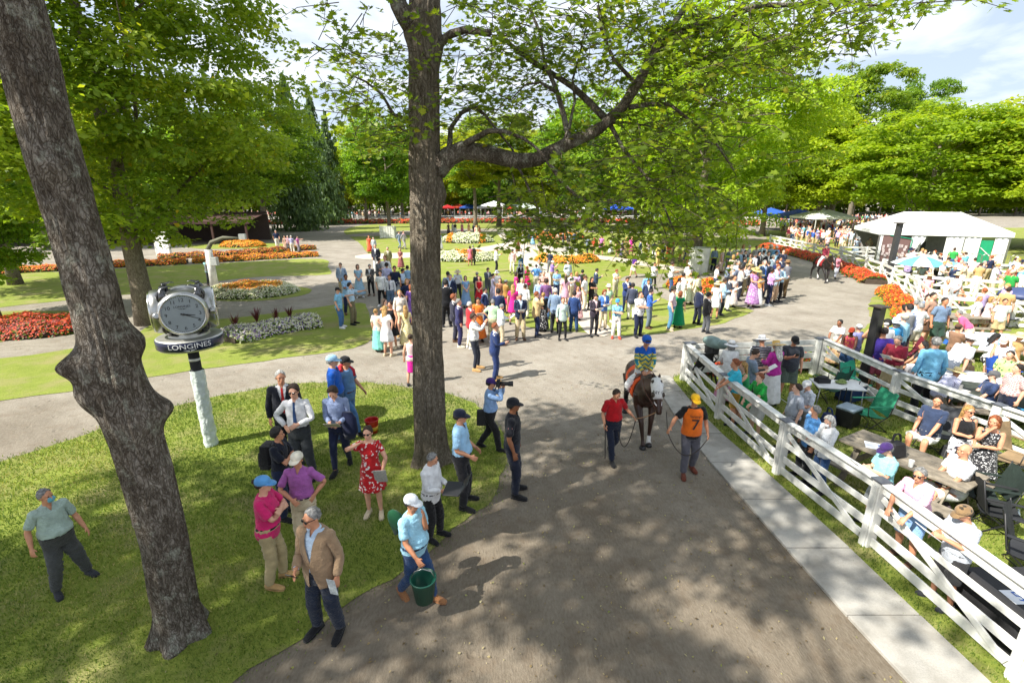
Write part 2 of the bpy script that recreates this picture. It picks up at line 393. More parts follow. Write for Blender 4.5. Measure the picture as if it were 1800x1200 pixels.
def bark_mat(name, dark, mid, light, lichen=None):
    m, n, l, b = new_mat(name)
    t = N(n, 'ShaderNodeTexCoord'); mp = N(n, 'ShaderNodeMapping'); mp.inputs['Scale'].default_value = (1, 1, 0.38); l.new(t.outputs['Object'], mp.inputs['Vector'])
    a = N(n, 'ShaderNodeTexNoise', Scale=22.0, Detail=8.0, Roughness=0.7, Distortion=0.4); l.new(mp.outputs[0], a.inputs['Vector'])
    wv = N(n, 'ShaderNodeTexNoise', Scale=9.0, Detail=4.0); l.new(mp.outputs[0], wv.inputs['Vector'])
    wm = N(n, 'ShaderNodeMixRGB'); wm.inputs['Fac'].default_value = 0.22; l.new(mp.outputs[0], wm.inputs['Color1']); l.new(wv.outputs['Color'], wm.inputs['Color2'])
    v = N(n, 'ShaderNodeTexVoronoi', feature='DISTANCE_TO_EDGE', Scale=31.0); l.new(wm.outputs[0], v.inputs['Vector'])
    vr = ramp(n, [(0.0, (0.50, 0.46, 0.42)), (0.16, (.95, .95, .95)), (.4, (1, 1, 1))]); l.new(v.outputs['Distance'], vr.inputs[0])
    r = ramp(n, [(0.32, dark), (0.5, mid), (0.68, light)]); l.new(a.outputs['Fac'], r.inputs[0])
    mu = N(n, 'ShaderNodeMixRGB', blend_type='MULTIPLY'); mu.inputs['Fac'].default_value = 0.75; l.new(r.outputs[0], mu.inputs['Color1']); l.new(vr.outputs[0], mu.inputs['Color2'])
    out = mu.outputs[0]
    if lichen:
        dk = N(n, 'ShaderNodeTexNoise', Scale=3.2, Detail=10.0, Roughness=0.8, Distortion=.5); l.new(mp.outputs[0], dk.inputs['Vector'])
        dr = ramp(n, [(0.46, (.30, .26, .22)), (0.55, (1, 1, 1))]); l.new(dk.outputs['Fac'], dr.inputs[0])
        md = N(n, 'ShaderNodeMixRGB', blend_type='MULTIPLY'); md.inputs['Fac'].default_value = 0.6; l.new(out, md.inputs['Color1']); l.new(dr.outputs[0], md.inputs['Color2']); out = md.outputs[0]
        q = N(n, 'ShaderNodeTexNoise', Scale=4.5, Detail=9.0, Roughness=0.75); l.new(t.outputs['Object'], q.inputs['Vector'])
        qr = ramp(n, [(0.54, (0, 0, 0)), (0.64, (1, 1, 1))]); l.new(q.outputs['Fac'], qr.inputs[0])
        mq = N(n, 'ShaderNodeMixRGB'); l.new(qr.outputs[0], mq.inputs['Fac']); l.new(out, mq.inputs['Color1']); mq.inputs['Color2'].default_value = (*lichen, 1)
        mq2 = N(n, 'ShaderNodeMixRGB', blend_type='MULTIPLY'); mq2.inputs['Fac'].default_value = 0.5; l.new(mq.outputs[0], mq2.inputs['Color1']); l.new(vr.outputs[0], mq2.inputs['Color2'])
        out = mq2.outputs[0]
    l.new(out, b.inputs['Base Color']); b.inputs['Roughness'].default_value = 0.95; b.inputs['Specular IOR Level'].default_value = 0.15
    ad = N(n, 'ShaderNodeMath', operation='MULTIPLY'); l.new(a.outputs['Fac'], ad.inputs[0]); l.new(vr.outputs[0], ad.inputs[1])
    bp = N(n, 'ShaderNodeBump', Strength=1.0, Distance=0.06); l.new(ad.outputs[0], bp.inputs['Height']); l.new(bp.outputs[0], b.inputs['Normal'])
    return m
M_BARK1 = bark_mat('grey_lichen_bark', (0.13, 0.108, 0.085), (0.29, 0.255, 0.215), (0.43, 0.395, 0.345), (0.38, 0.385, 0.32))
M_BARK2 = bark_mat('furrowed_brown_bark', (0.13, 0.108, 0.08), (0.26, 0.222, 0.17), (0.40, 0.355, 0.285))
M_BARK3 = bark_mat('dark_bark', (0.05, 0.04, 0.028), (0.14, 0.115, 0.085), (0.24, 0.20, 0.15))

RHOMB = np.array([(0, -.5, 0), (.32, -.05, .06), (0, .55, -.02), (-.32, -.05, .06)], np.float32)
_mo = [(0, -.42), (.1, -.2), (.34, -.3), (.28, -.06), (.52, .08), (.26, .16), (.3, .34), (.12, .3), (0, .6), (-.12, .3), (-.3, .34), (-.26, .16), (-.52, .08), (-.28, -.06), (-.34, -.3), (-.1, -.2)]
MAPLE = np.array([(x, y, 0.10 * abs(x)) for x, y in _mo] + [(0, 0, -.03)], np.float32)
def leaves_mesh(name, P, Nrm, size, tint, rng, maple=False):
    """one leaf per row: position, facing, size, tint"""
    n = len(P)
    base = MAPLE if maple else RHOMB
    Nn = Nrm / (np.linalg.norm(Nrm, axis=1, keepdims=True) + 1e-9)
    r = rng.normal(size=(n, 3)); X = np.cross(Nn, r); X /= (np.linalg.norm(X, axis=1, keepdims=True) + 1e-9); Y = np.cross(Nn, X)
    V = P[:, None, :] + size[:, None, None] * (base[None, :, 0, None] * X[:, None, :] + base[None, :, 1, None] * Y[:, None, :] + base[None, :, 2, None] * Nn[:, None, :])
    k = len(base); off = (np.arange(n) * k)[:, None, None]
    if maple:
        c = k - 1; f = np.array([(i, (i + 1) % c, c) for i in range(c)])
    else: f = np.array([(0, 1, 2), (0, 2, 3)])
    F = (f[None] + off).reshape(-1, 3)
    me = mesh_np(name, V.reshape(-1, 3), F)
    a = me.attributes.new('tint', 'FLOAT', 'POINT'); a.data.foreach_set('value', np.repeat(tint.astype(np.float32), k))
    return me
def clump_leaves(C, rad, per, rng, flat=0.55, up=0.9):
    """leaves on the upper shell of flattened clumps C (k,3) of radius rad (k,)"""
    idx = rng.integers(0, len(C), per)
    if True:
        w = rad ** 2; idx = rng.choice(len(C), per, p=w / w.sum())
    d = rng.normal(size=(per, 3)); d /= np.linalg.norm(d, axis=1, keepdims=True)
    d[:, 2] = np.where(d[:, 2] < -0.25, -d[:, 2], d[:, 2])
    rr = rng.uniform(0.35, 1.0, per) ** 0.5 * (1 + rng.normal(0, 0.10, per))
    P = C[idx] + d * (rad[idx] * rr)[:, None] * np.array([1, 1, flat])
    Nn = d * np.array([0.6, 0.6, 0.8]) + rng.normal(0, 0.6, (per, 3)); Nn[:, 2] += up * .8
    return P, Nn, idx
def crown_clumps(rng, k, shape='round', hollow=0.45):
    C = []; Rd = []
    while len(C) < k:
        d = rng.normal(size=3); d /= np.linalg.norm(d); q = rng.uniform(hollow, 1) ** 0.6
        p = d * q
        if shape == 'round': sc = 1.0
        elif shape == 'cone': sc = 1.0 - 0.68 * (p[2] * 0.5 + 0.5) ** 1.1
        elif shape == 'vase': sc = 0.55 + 0.6 * (p[2] * 0.5 + 0.5)
        p = p * np.array([sc, sc, 1])
        a = math.atan2(p[1], p[0])
        p[:2] *= 1 + 0.16 * math.sin(a * 3 + 1.3) + 0.1 * math.sin(a * 5 + 4 * p[2])
        C.append(p); Rd.append(rng.uniform(0.15, 0.30))
    return np.array(C), np.array(Rd)
def crown_mesh(name, seed, k, nleaf, leaf, shape='round', aspect=1.0, bright=0.0, rd=1.0):
    rng = np.random.default_rng(seed)
    C, Rd = crown_clumps(rng, k, shape); Rd = Rd * rd
    P, Nn, idx = clump_leaves(C, Rd, nleaf, rng)
    ct = rng.uniform(0.15, 0.75, len(C))
    tint = np.clip(ct[idx] * 0.6 + rng.uniform(0, 0.38, nleaf) + bright + 0.10 * (P[:, 2]), 0, 0.93)
    tint[rng.random(nleaf) < 0.006] = 1.0
    P = P * np.array([1, 1, aspect])
    return leaves_mesh(name, P, Nn, leaf * rng.uniform(0.7, 1.3, nleaf), tint, rng)
def trunk_mb(H, r0, r1, seed, limbs=7, spread=1.0, start=0.35, lean=(0, 0), n=10):
    rg = random.Random(seed); mb = MB()
    pts = []; K = 8
    for i in range(K + 1):
        t = i / K
        pts.append(Vector((lean[0] * t + rg.uniform(-.06, .06) * t * H * .2, lean[1] * t + rg.uniform(-.06, .06) * t * H * .2, -0.1 * min(1, H * .2) + H * t)))
    rad = [r0 * 1.35] + [r0 + (r1 - r0) * (i / K) for i in range(1, K + 1)]
    mb.tube(pts, rad, n)
    for j in range(limbs):
        t = start + (1 - start) * (j + rg.random() * .7) / limbs; i = min(K - 1, int(t * K)); p = pts[i].lerp(pts[i + 1], t * K - i)
        a = j * 2.4 + rg.random(); L = spread * rg.uniform(.6, 1.0) * (1.15 - 0.55 * t)
        q = [p]; d = Vector((math.cos(a), math.sin(a), rg.uniform(.35, .8))).normalized()
        for s_ in range(4):
            d = (d + Vector((rg.uniform(-.25, .25), rg.uniform(-.25, .25), rg.uniform(-.05, .22)))).normalized(); q.append(q[-1] + d * L / 4)
        rb = rad[i] * 0.45; mb.tube(q, [rb, rb * .75, rb * .55, rb * .35, rb * .15], 6)
        for s_ in (2, 3):
            e = (d + Vector((rg.uniform(-.9, .9), rg.uniform(-.9, .9), rg.uniform(-.1, .6)))).normalized()
            mb.tube([q[s_], q[s_] + e * L * .22, q[s_] + e * L * .4 + Vector((0, 0, .05 * L))], [rb * .35, rb * .25, rb * .08], 5)
    return mb
CROWNS = [crown_mesh('crown', 11, 190, 30000, 0.056), crown_mesh('crown', 12, 150, 26000, 0.056, 'cone', 1.0, 0.05),
          crown_mesh('crown', 13, 110, 20000, 0.058, 'vase'), crown_mesh('crown', 14, 210, 30000, 0.052, 'round', 1.0, 0.08)]
def conifer_mesh(seed, n=9000):
    rng = np.random.default_rng(seed)
    P = []; Nn = []
    lv = 22
    for i in range(lv):
        z = i / lv; r = (1 - z) ** 0.85 * rng.uniform(0.75, 1.08) + 0.03
        nb = int(5 + 9 * (1 - z))
        for b in range(nb):
            a = rng.uniform(0, 6.28); k = int(n / lv / nb * (0.3 + r)*1.2)
            t = rng.uniform(0.1, 1, k)
            w = 0.18 * r * (1 - t * 0.6)
            aa = a + rng.normal(0, 1, k) * w / np.maximum(t * r, 0.05)
            P.append(np.stack([np.cos(aa) * t * r, np.sin(aa) * t * r, z - 0.16 * t * r * 1.0 + rng.normal(0, .012, k)], 1))
            Nn.append(np.stack([np.cos(aa) * .3, np.sin(aa) * .3, np.ones(k)], 1) + rng.normal(0, .4, (k, 3)))
    P = np.concatenate(P); Nn = np.concatenate(Nn)
    return leaves_mesh('crown', P, Nn, rng.uniform(.05, .09, len(P)), rng.uniform(0, 1, len(P)), rng)
CONI = [conifer_mesh(21), conifer_mesh(22)]
_tr = {}
def tree(x, y, H, r, zb, label, kind=0, mat=None, trunk_r=0.25, cat='tree', name='maple_tree', group=None, z_top=None, rz=None, cmesh=None, bark=None, spread=None, vis_trunk=None):
    """H top of crown, zb bottom of crown, r crown radius"""
    t = empty(name, (x, y, 0), random.uniform(0, 6.28) if rz is None else rz); tag(t, label, cat, group)
    me = cmesh or CROWNS[kind % 4]
    if name in ('pine_tree',):
        me = CONI[kind % 2]
        key = ('pine', kind % 2)
        if key not in _tr: tr = MB().tube([(0, 0, -.01), (0, 0, .5), (0, 0, .97)], [.022, .014, .002], 7).build('trunk', bark or M_BARK3, t, True); _tr[key] = tr.data
        else: tr = link('trunk', _tr[key], None, t)
        tr.scale = (H, H, H)
        c = link('crown', me, mat or M_NEEDLE, t); c.scale = (r, r, H - zb); c.location = (0, 0, zb); c['kind'] = 'stuff'
        return t
    c = link('crown', me, mat or M_LEAF, t); c['kind'] = 'stuff'
    hz_ = (H - zb) / 2; c.scale = (r, r, hz_); c.location = (0, 0, zb + hz_)
    Ht = zb + hz_ * 1.35
    if group:
        key = ('far', kind % 3)
        if key not in _tr: tr = trunk_mb(1, .016, .005, kind, 4, .25, .45, n=6).build('trunk', bark or M_BARK2, t, True); _tr[key] = tr.data
        else: tr = link('trunk', _tr[key], None, t)
        tr.scale = (Ht, Ht, Ht); return t
    trunk_mb(Ht, trunk_r, trunk_r * .3, int(x * 13 + y * 7), 8, r * .85, max(.25, zb / Ht * .85)).build('trunk', bark or M_BARK2, t, True)
    return t

# ---- the big burled tree at the left, close to the camera
def gn(x, y, z, s, seed=0.0): return noise.noise(Vector((x * s, y * s, z * s + seed)))
def big_trunk(name, path_pts, radii, burls, n=84, dz=0.035, ridge=0.018, seed=0.0, freq=9.0):
    pts = [Vector(p) for p in path_pts]; zs = [p.z for p in pts]
    z = zs[0]; rings = []
    while z < zs[-1]:
        rings.append(z); z += dz
    V = []; F = []
    for i, z in enumerate(rings):
        cx = np.interp(z, zs, [p.x for p in pts]); cy = np.interp(z, zs, [p.y for p in pts]); r = np.interp(z, zs, radii)
        for k in range(n):
            a = 2 * math.pi * k / n; ca, sa = math.cos(a), math.sin(a)
            q = r * (1 + 0.05 * gn(ca, sa, z * .5, 1.3, seed))
            if z < 0.5: q += 0.085 * max(0, (0.5 - z) / .5) ** 1.6 * (1 + .7 * math.sin(a * 5 + seed))
            rg = abs(noise.noise(Vector((ca * freq * .42, sa * freq * .42, z * 1.15 + seed)))) * 2
            rg2 = noise.noise(Vector((ca * freq, sa * freq, z * 3.2 + seed + 9)))
            q += ridge * (rg - .45) + ridge * .5 * rg2
            for (bz, ba, br, bh) in burls:
                da = (a - ba + math.pi) % (2 * math.pi) - math.pi
                dd = math.sqrt((da * r / br) ** 2 + ((z - bz) / (br * 1.15)) ** 2)
                if dd < 2.2: q += bh * math.exp(-dd * dd * 1.6) * (1 + .35 * gn(ca * 2, sa * 2, z * 2, 2.0, 3))
            V.append((cx + ca * q, cy + sa * q, z))
    m = len(rings)
    for i in range(m - 1):
        for k in range(n): F.append((i * n + k, i * n + (k + 1) % n, (i + 1) * n + (k + 1) % n, (i + 1) * n + k))
    me = mesh_np(name, V, F, True)
    return me
A = math.atan2
T1 = Vector((-3.98, 4.62, 0))
t1 = empty('maple_tree', T1); tag(t1, 'tall leaning grey trunk with knobbly burls at the far left', 'tree')
view = lambda T: math.atan2(-T.y, -T.x)           # bearing from the tree to the balcony
b1 = view(T1)
burls = [(3.55, b1 - 1.3, .13, .15), (3.42, b1 - 1.1, .20, .06), (3.68, b1 + 1.25, .15, .10), (3.2, b1 - 1.2, .16, .12), (2.93, b1 + 1.35, .14, .13), (3.05, b1 + 1.1, .20, .05), (2.85, b1 + .55, .2, .06), (3.35, b1 + .35, .16, .05), (3.0, b1 - .5, .25, .04), (4.3, b1 + .2, .2, .04), (5.35, b1 - .2, .15, .06), (6.05, b1 + .2, .12, .03), (1.75, b1 - 1.0, .08, .03)]
me = big_trunk('trunk', [(-.06, 0, -.1), (-.04, .0, .3), (.03, 0, 1.3), (.02, 0, 2.2), (-.06, 0, 3.3), (-.08, 0, 4.4), (-.12, 0, 6), (-.12, 0, 9), (.1, 0, 12)], [.235, .225, .222, .235, .225, .20, .195, .185, .12], burls, seed=1.7, n=110, dz=.028, ridge=.016)
link('trunk', me, M_BARK1, t1)
# ---- the straight furrowed trunk in the centre with its branches
T2 = Vector((-1.62, 8.62, 0))
t2 = empty('maple_tree', T2); tag(t2, 'straight brown furrowed trunk in the centre with a long bare limb reaching right', 'tree')
me = big_trunk('trunk', [(0, 0, -.1), (.02, 0, 1), (.06, 0, 3), (.12, 0, 5), (.22, .0, 7), (.34, 0, 9), (.3, 0, 12)], [.315, .29, .262, .242, .238, .21, .12], [(5.15, 0.1, .33, .10), (7.35, .2, .2, .06), (7.6, math.pi, .25, .1), (5.6, -.6, .2, .04)], seed=8.1, ridge=.030, freq=15.0, n=120, dz=.03)
link('trunk', me, M_BARK2, t2)
BR = [
 ([(768, 300, 8.6), (790, 276, 8.55), (813, 264, 8.5), (860, 271, 8.4), (913, 284, 8.3), (943, 281, 8.25), (1000, 253, 8.2), (1053, 227, 8.1), (1093, 193, 8.0), (1127, 140, 7.9), (1160, 70, 7.8), (1217, 50, 7.8), (1275, 31, 7.8), (1341, 10, 7.7), (1411, 8, 7.6), (1490, 4, 7.6), (1545, 10, 7.5)], .19, .012),
 ([(1148, 95, 7.85), (1190, 35, 7.9), (1217, -5, 8.0), (1240, -60, 8.0)], .06, .03),
 ([(770, 80, 8.6), (782, 68, 8.5), (793, 60, 8.45), (817, 53, 8.4), (862, 59, 8.3)], .075, .05),
 ([(790, 262, 8.55), (791, 227, 8.7), (810, 200, 8.8), (833, 187, 8.8), (853, 203, 8.8), (877, 233, 8.7), (900, 263, 8.7), (915, 300, 8.7), (935, 340, 8.6)], .05, .012),
 ([(798, 264, 8.5), (827, 247, 8.3), (860, 230, 8.1), (887, 230, 8.0), (920, 243, 7.9), (950, 267, 7.8), (985, 310, 7.7)], .065, .015),
 ([(1000, 252, 8.2), (990, 200, 8.3), (980, 167, 8.4), (967, 133, 8.5), (957, 107, 8.6), (950, 60, 8.7), (930, 10, 8.7)], .055, .02),
 ([(880, 66, 9.2), (910, 90, 9.0), (960, 123, 8.8), (1007, 153, 8.5), (1037, 180, 8.3), (1070, 215, 8.1)], .03, .06),
 ([(1072, 218, 8.1), (1093, 260, 8.0), (1127, 300, 7.9), (1153, 330, 7.8), (1175, 380, 7.7), (1190, 420, 7.7)], .04, .01),
 ([(960, 280, 8.2), (987, 320, 8.1), (1010, 343, 8.0), (1040, 357, 8.0), (1090, 350, 7.9)], .04, .012),
 ([(720, 213, 8.6), (693, 200, 8.5), (673, 167, 8.4), (643, 143, 8.3), (618, 133, 8.2), (600, 120, 8.2)], .035, .008),
 ([(1105, 190, 8.0), (1147, 183, 7.9), (1178, 183, 7.8), (1217, 214, 7.8), (1252, 241, 7.7), (1290, 300, 7.7)], .045, .012),
 ([(725, 50, 8.6), (712, 30, 8.5), (701, 8, 8.5), (690, -30, 8.4), (670, -120, 8.3)], .15, .12),
 ([(905, 283, 8.3), (920, 310, 8.2), (935, 345, 8.1), (945, 365, 8.1)], .025, .006),
 ([(985, 258, 8.2), (1000, 225, 8.2), (1010, 180, 8.2), (1005, 140, 8.3), (1020, 90, 8.3), (1035, 30, 8.3)], .035, .012),
 ([(980, 165, 8.4), (950, 145, 8.3), (925, 150, 8.2), (900, 175, 8.2)], .03, .008),
 ([(1060, 220, 8.1), (1100, 215, 8.3), (1140, 222, 8.5), (1200, 240, 8.7)], .03, .008),
 ([(718, 235, 8.6), (700, 222, 8.4), (680, 225, 8.3), (655, 235, 8.2)], .02, .006),
 ([(1275, 31, 7.8), (1320, 60, 7.7), (1370, 80, 7.6), (1420, 85, 7.6)], .02, .006),
 ([(1120, 150, 7.9), (1080, 110, 7.7), (1060, 60, 7.6), (1050, 10, 7.6)], .035, .012),
]
bm_ = MB()
for pts, ra, rb in BR:
    P = [on_plane(*p) - T2 for p in pts]
    Q = []
    for i in range(len(P) - 1):
        for j in range(4): 
            q = P[i].lerp(P[i + 1], j / 4); q += noise.noise_vector(q * 2.3) * .02; Q.append(q)
    Q.append(P[-1])
    K = len(Q); bm_.tube(Q, [ra + (rb - ra) * (i / (K - 1)) ** .7 for i in range(K)], 9 if ra > .1 else 6)
bm_.build('branch', M_BARK1, t2, True)
# sprays of maple leaves hung on thin twigs around the visible limbs
rng = np.random.default_rng(5)
REG = [(655, 110, 8.2, .8, .75, 26), (625, 150, 8.2, .5, .5, 14), (690, 90, 8.4, .5, .5, 14), (690, 205, 8.5, .6, .5, 20), (660, 200, 8.3, .7, .35, 14), (740, 240, 9.6, .5, .4, 8),
       (830, 95, 8.6, .55, .8, 26), (800, 165, 9.0, .35, .45, 10), (860, 20, 8.6, .9, .55, 34), (900, 130, 8.8, .8, .5, 26), (950, 40, 8.4, 1.0, .7, 44), (1000, 95, 8.4, .8, .45, 26), (1050, 30, 8.2, 1.0, .5, 40),
       (1100, 110, 8.2, .7, .5, 22), (920, 200, 9.0, .8, .35, 22), (860, 215, 9.2, .6, .35, 16), (1150, 30, 8.0, .9, .5, 34), (1210, 90, 7.8, .8, .7, 34), (1270, 60, 7.8, .9, .55, 36), (1330, 45, 7.6, .9, .45, 34), (1400, 35, 7.6, .8, .4, 30),
       (1460, 50, 7.5, .7, .35, 22), (1500, 20, 7.5, .7, .3, 20), (1560, 12, 7.4, .5, .2, 10), (1380, 75, 7.6, .5, .25, 14), (1180, 160, 7.8, .8, .6, 26), (1240, 200, 7.8, .8, .6, 30), (1130, 230, 8.2, .8, .5, 26),
       (960, 350, 8.0, .7, .5, 34), (900, 355, 8.2, .4, .35, 14), (1020, 320, 8.0, .8, .5, 34), (1080, 290, 7.9, .8, .6, 34), (1000, 395, 7.9, .9, .3, 30), (940, 400, 7.9, .55, .2, 16), (1090, 370, 7.8, .8, .5, 36), (1120, 420, 7.8, .55, .25, 18), (1150, 340, 7.8, .8, .7, 36),
       (1200, 300, 7.8, .8, .8, 34), (1180, 400, 7.7, .6, .4, 24), (1270, 290, 7.8, .7, .8, 26), (1010, 430, 7.8, .3, .15, 6), (1230, 360, 7.8, .6, .5, 18)]
LP = []; LN = []; TW = MB()
for (px, py, Y, rx, rz_, ns) in REG:
    c = np.array(on_plane(px, py, Y) - T2)
    for s_ in range(int(ns * (.78 if py > 240 else 1.15))):
        b = c + rng.normal(0, 1, 3) * np.array([rx * .55, .75, rz_ * .55])
        d = rng.normal(0, 1, 3) * np.array([1, 1, .35]); d[2] -= .25; d /= np.linalg.norm(d)
        L = rng.uniform(.3, .75); k = int(6 + L * 15)
        tt = np.linspace(0.1, 1, k)
        side = np.cross(d, [0, 0, 1]); side /= np.linalg.norm(side) + 1e-6
        P = b + np.outer(tt * L, d) + np.outer(np.where(np.arange(k) % 2, 1, -1) * rng.uniform(.03, .14, k), side) + np.outer(tt ** 2, [0, 0, -.14]) + rng.normal(0, .035, (k, 3))
        Nn = np.array([0, -.15, 1.0]) + rng.normal(0, .42, (k, 3))
        LP.append(P); LN.append(Nn)
        TW.tube([b - d * .25, b + d * L * .5, b + d * L + np.array([0, 0, -.12])], [.007, .005, .002], 3, cap=False)
TW.build('twigs', M_BARK3, t2).__setitem__('kind', 'stuff')
LP = np.concatenate(LP); LN = np.concatenate(LN)
tint = np.clip(rng.normal(.5, .2, len(LP)), 0, .95)
o = link('leaves', leaves_mesh('leaves', LP, LN, rng.uniform(.075, .135, len(LP)), tint, rng, True), M_LEAF, t2); o['kind'] = 'stuff'
# high crowns above the frame that throw the dappled shade
def high_crown(parent, base, blobs, seed, leaf=.19, dens=185):
    rng = np.random.default_rng(seed); C = []; Rd = []
    for (x, y, z, r, k) in blobs:
        for i in range(k):
            d = rng.normal(size=3); d /= np.linalg.norm(d); d *= rng.uniform(.2, 1) ** .5
            C.append([x + d[0] * r, y + d[1] * r, z + d[2] * r * .6]); Rd.append(rng.uniform(.5, 1.05))
    C = np.array(C) - np.array(base); Rd = np.array(Rd)
    n = int((Rd ** 2).sum() * dens)
    P, Nn, idx = clump_leaves(C, Rd, n, rng)
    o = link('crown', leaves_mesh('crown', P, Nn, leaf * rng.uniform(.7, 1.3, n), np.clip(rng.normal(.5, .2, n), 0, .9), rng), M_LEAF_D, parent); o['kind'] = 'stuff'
    mb = MB(); top = Vector((0, 0, 8.0))
    for i in range(0, len(C), 5):
        a = top + Vector((0, 0, random.uniform(0, 3))); b = Vector(C[i]); mid = a.lerp(b, .5) + Vector((0, 0, .7))
        mb.tube([a, mid, b], [.09, .05, .015], 5)
    mb.build('branch', M_BARK3, parent, True)
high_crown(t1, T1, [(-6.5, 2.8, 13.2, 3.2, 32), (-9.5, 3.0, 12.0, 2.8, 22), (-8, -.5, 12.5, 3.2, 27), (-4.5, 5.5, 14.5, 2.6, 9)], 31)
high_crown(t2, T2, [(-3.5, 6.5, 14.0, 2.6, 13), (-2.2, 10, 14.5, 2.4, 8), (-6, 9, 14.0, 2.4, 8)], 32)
T0 = Vector((-12.5, -3.0, 0))
t0 = empty('maple_tree', T0); tag(t0, 'maple standing beside the balcony at the left whose shade dapples the dirt', 'tree')
MB().tube([(0, 0, -.1), (0, 0, 4), (.2, .1, 8.5), (.2, 0, 12)], [.42, .33, .26, .1], 12).build('trunk', M_BARK2, t0, True)
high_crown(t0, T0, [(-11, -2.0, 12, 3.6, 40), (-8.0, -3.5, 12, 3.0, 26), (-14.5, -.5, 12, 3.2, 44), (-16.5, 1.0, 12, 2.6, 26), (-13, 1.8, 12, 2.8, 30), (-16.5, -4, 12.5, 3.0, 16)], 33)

# ---- maples that stand alone
CR3 = crown_mesh('crown', 41, 600, 105000, 0.026, 'cone', 1.0, 0.22, .55)
tree(-15.2, 19.6, 18.8, 7.9, 2.9, 'broad dark maple behind the clock with low sweeping branches', trunk_r=.38, cmesh=CR3, bark=M_BARK2, rz=.4)
tree(-22.6, 20.6, 7.6, 3.0, 1.5, 'young maple rising from the red flower bed at the left edge', trunk_r=.17, kind=1, rz=1.0)
tree(-30, 29, 15, 6.5, 3.2, 'bright yellow-green maple at the left edge behind the young maple', mat=M_LEAF_Y, trunk_r=.3, kind=3)
p = at(1225, 478)
CR6 = crown_mesh('crown', 42, 420, 85000, 0.030, 'round', 1.0, 0.06, .75)
tree(p.x, p.y + .5, 16.4, 6.9, 1.5, 'large yellow-green maple with a white guard round its trunk over the crowd', mat=M_LEAF_Y, trunk_r=.42, cmesh=CR6)
p = at(684, 416)
tree(p.x, p.y + .4, 15.5, 5.8, 3.4, 'round-headed maple standing in a white box on the middle lawn', trunk_r=.28, kind=0)
p = at(470, 419)
tree(p.x, p.y, 15.5, 7.2, 4.6, 'maple at the edge of the gravel path behind the orange flower mound', trunk_r=.45, kind=3)
p = at(836, 401)
tree(p.x, p.y, 15.5, 7.2, 6.0, 'pale-trunked maple just right of the central trunk on the far lawn', trunk_r=.36, kind=2, mat=M_LEAF_Y)
p = at(877, 397)
tree(p.x, p.y, 19, 8.0, 7.5, 'slim straight-trunked maple carrying a small white plate on the far lawn', trunk_r=.42, kind=2)
p = at(1166, 432)
tree(p.x, p.y, 13.5, 6.2, 5.0, 'leaning grey-trunked maple where the walkway visitors queue', trunk_r=.5, kind=3)
p = at(1487, 402)
tree(p.x - 1, p.y + 3, 13.0, 6.5, 3.6, 'yellow-green maple left of the white tent, over the dense crowd', mat=M_LEAF_Y, trunk_r=.6, kind=0)
# behind the white tent
for i, (x, y, H, r, zb, kd, lab) in enumerate([
        (43, 52, 13.5, 7.5, 3.2, 3, 'bright maple directly behind the left half of the white tent'),
        (53, 50, 14.5, 8.5, 3.2, 0, 'bright maple directly behind the right half of the white tent'),
        (60, 44, 17.5, 8.5, 2.6, 3, 'tallest yellow-green maple at the right edge behind the tent'),
        (46, 40, 12.0, 6.0, 2.6, 1, 'low bright maple at the right end of the white tent'),
        (38, 62, 15.0, 7.0, 3.5, 1, 'olive maple with bare twigs left of the white tent, behind the crowd')]):
    tree(x, y, H, r, zb, lab, kind=kd, mat=M_LEAF_Y, trunk_r=.4)
tree(50, 74, 23.0, 6.0, 9, 'tall open-crowned tree standing clear of the right treeline, left of its slim neighbour', kind=2, trunk_r=.35)
tree(61, 78, 22.0, 4.6, 9, 'slim open-crowned tree standing clear of the right treeline', kind=2, trunk_r=.3)
# the wood that closes the view
rg = random.Random(3)
far = []
for i in range(96):
    if i < 34: x = -150 + i * 8.9; y = 128 + rg.uniform(-5, 9)
    elif i < 66: x = -170 + (i - 34) * 10.8; y = 148 + rg.uniform(-6, 8)
    else: x = -150 + (i - 66) * 11.5; y = 172 + rg.uniform(-6, 8)
    far.append((x, y, rg.uniform(19, 25) + (1 if i > 33 else 0) * 2 + (2 if i > 66 else 0) - (5 if x < 12 else 0)))
for i, (x, y, H) in enumerate(far):
    x *= 1.0
    if i % 7 == 3 and x < 10:
        tree(x, y, H + 5, 5.0, 1.5, 'tree of the distant wood behind the paddock', kind=i, name='pine_tree', group='trees of the distant wood')
    else:
        tree(x, y, H, rg.uniform(6.0, 8.5), 2.0, 'tree of the distant wood behind the paddock', kind=i % 4, mat=(M_LEAF_Y if i % 3 == 0 else M_LEAF), group='trees of the distant wood', name='broadleaf_tree', trunk_r=.3)
for (px, Y, H, r, lab) in [(520, 78, 22.5, 5.5, 'tall dark pine right of the broad maple, poking above its slope'), (560, 92, 23, 5.0, 'dark spruce left of the round-headed maple'), (583, 100, 21, 4.2, 'narrow spruce immediately left of the round-headed maple'), (330, 88, 24, 7, 'dark pine hidden behind the broad maple'), (40, 70, 17, 7, 'dark spruce at the left edge above the bright maple'), (180, 62, 16, 6, 'dark spruce seen between the two left trunks')]:
    tree((px - 900) / 890 * Y, Y, H, r, 2.0 if px > 500 else 7.0, lab, name='pine_tree', kind=px % 2, trunk_r=.3)
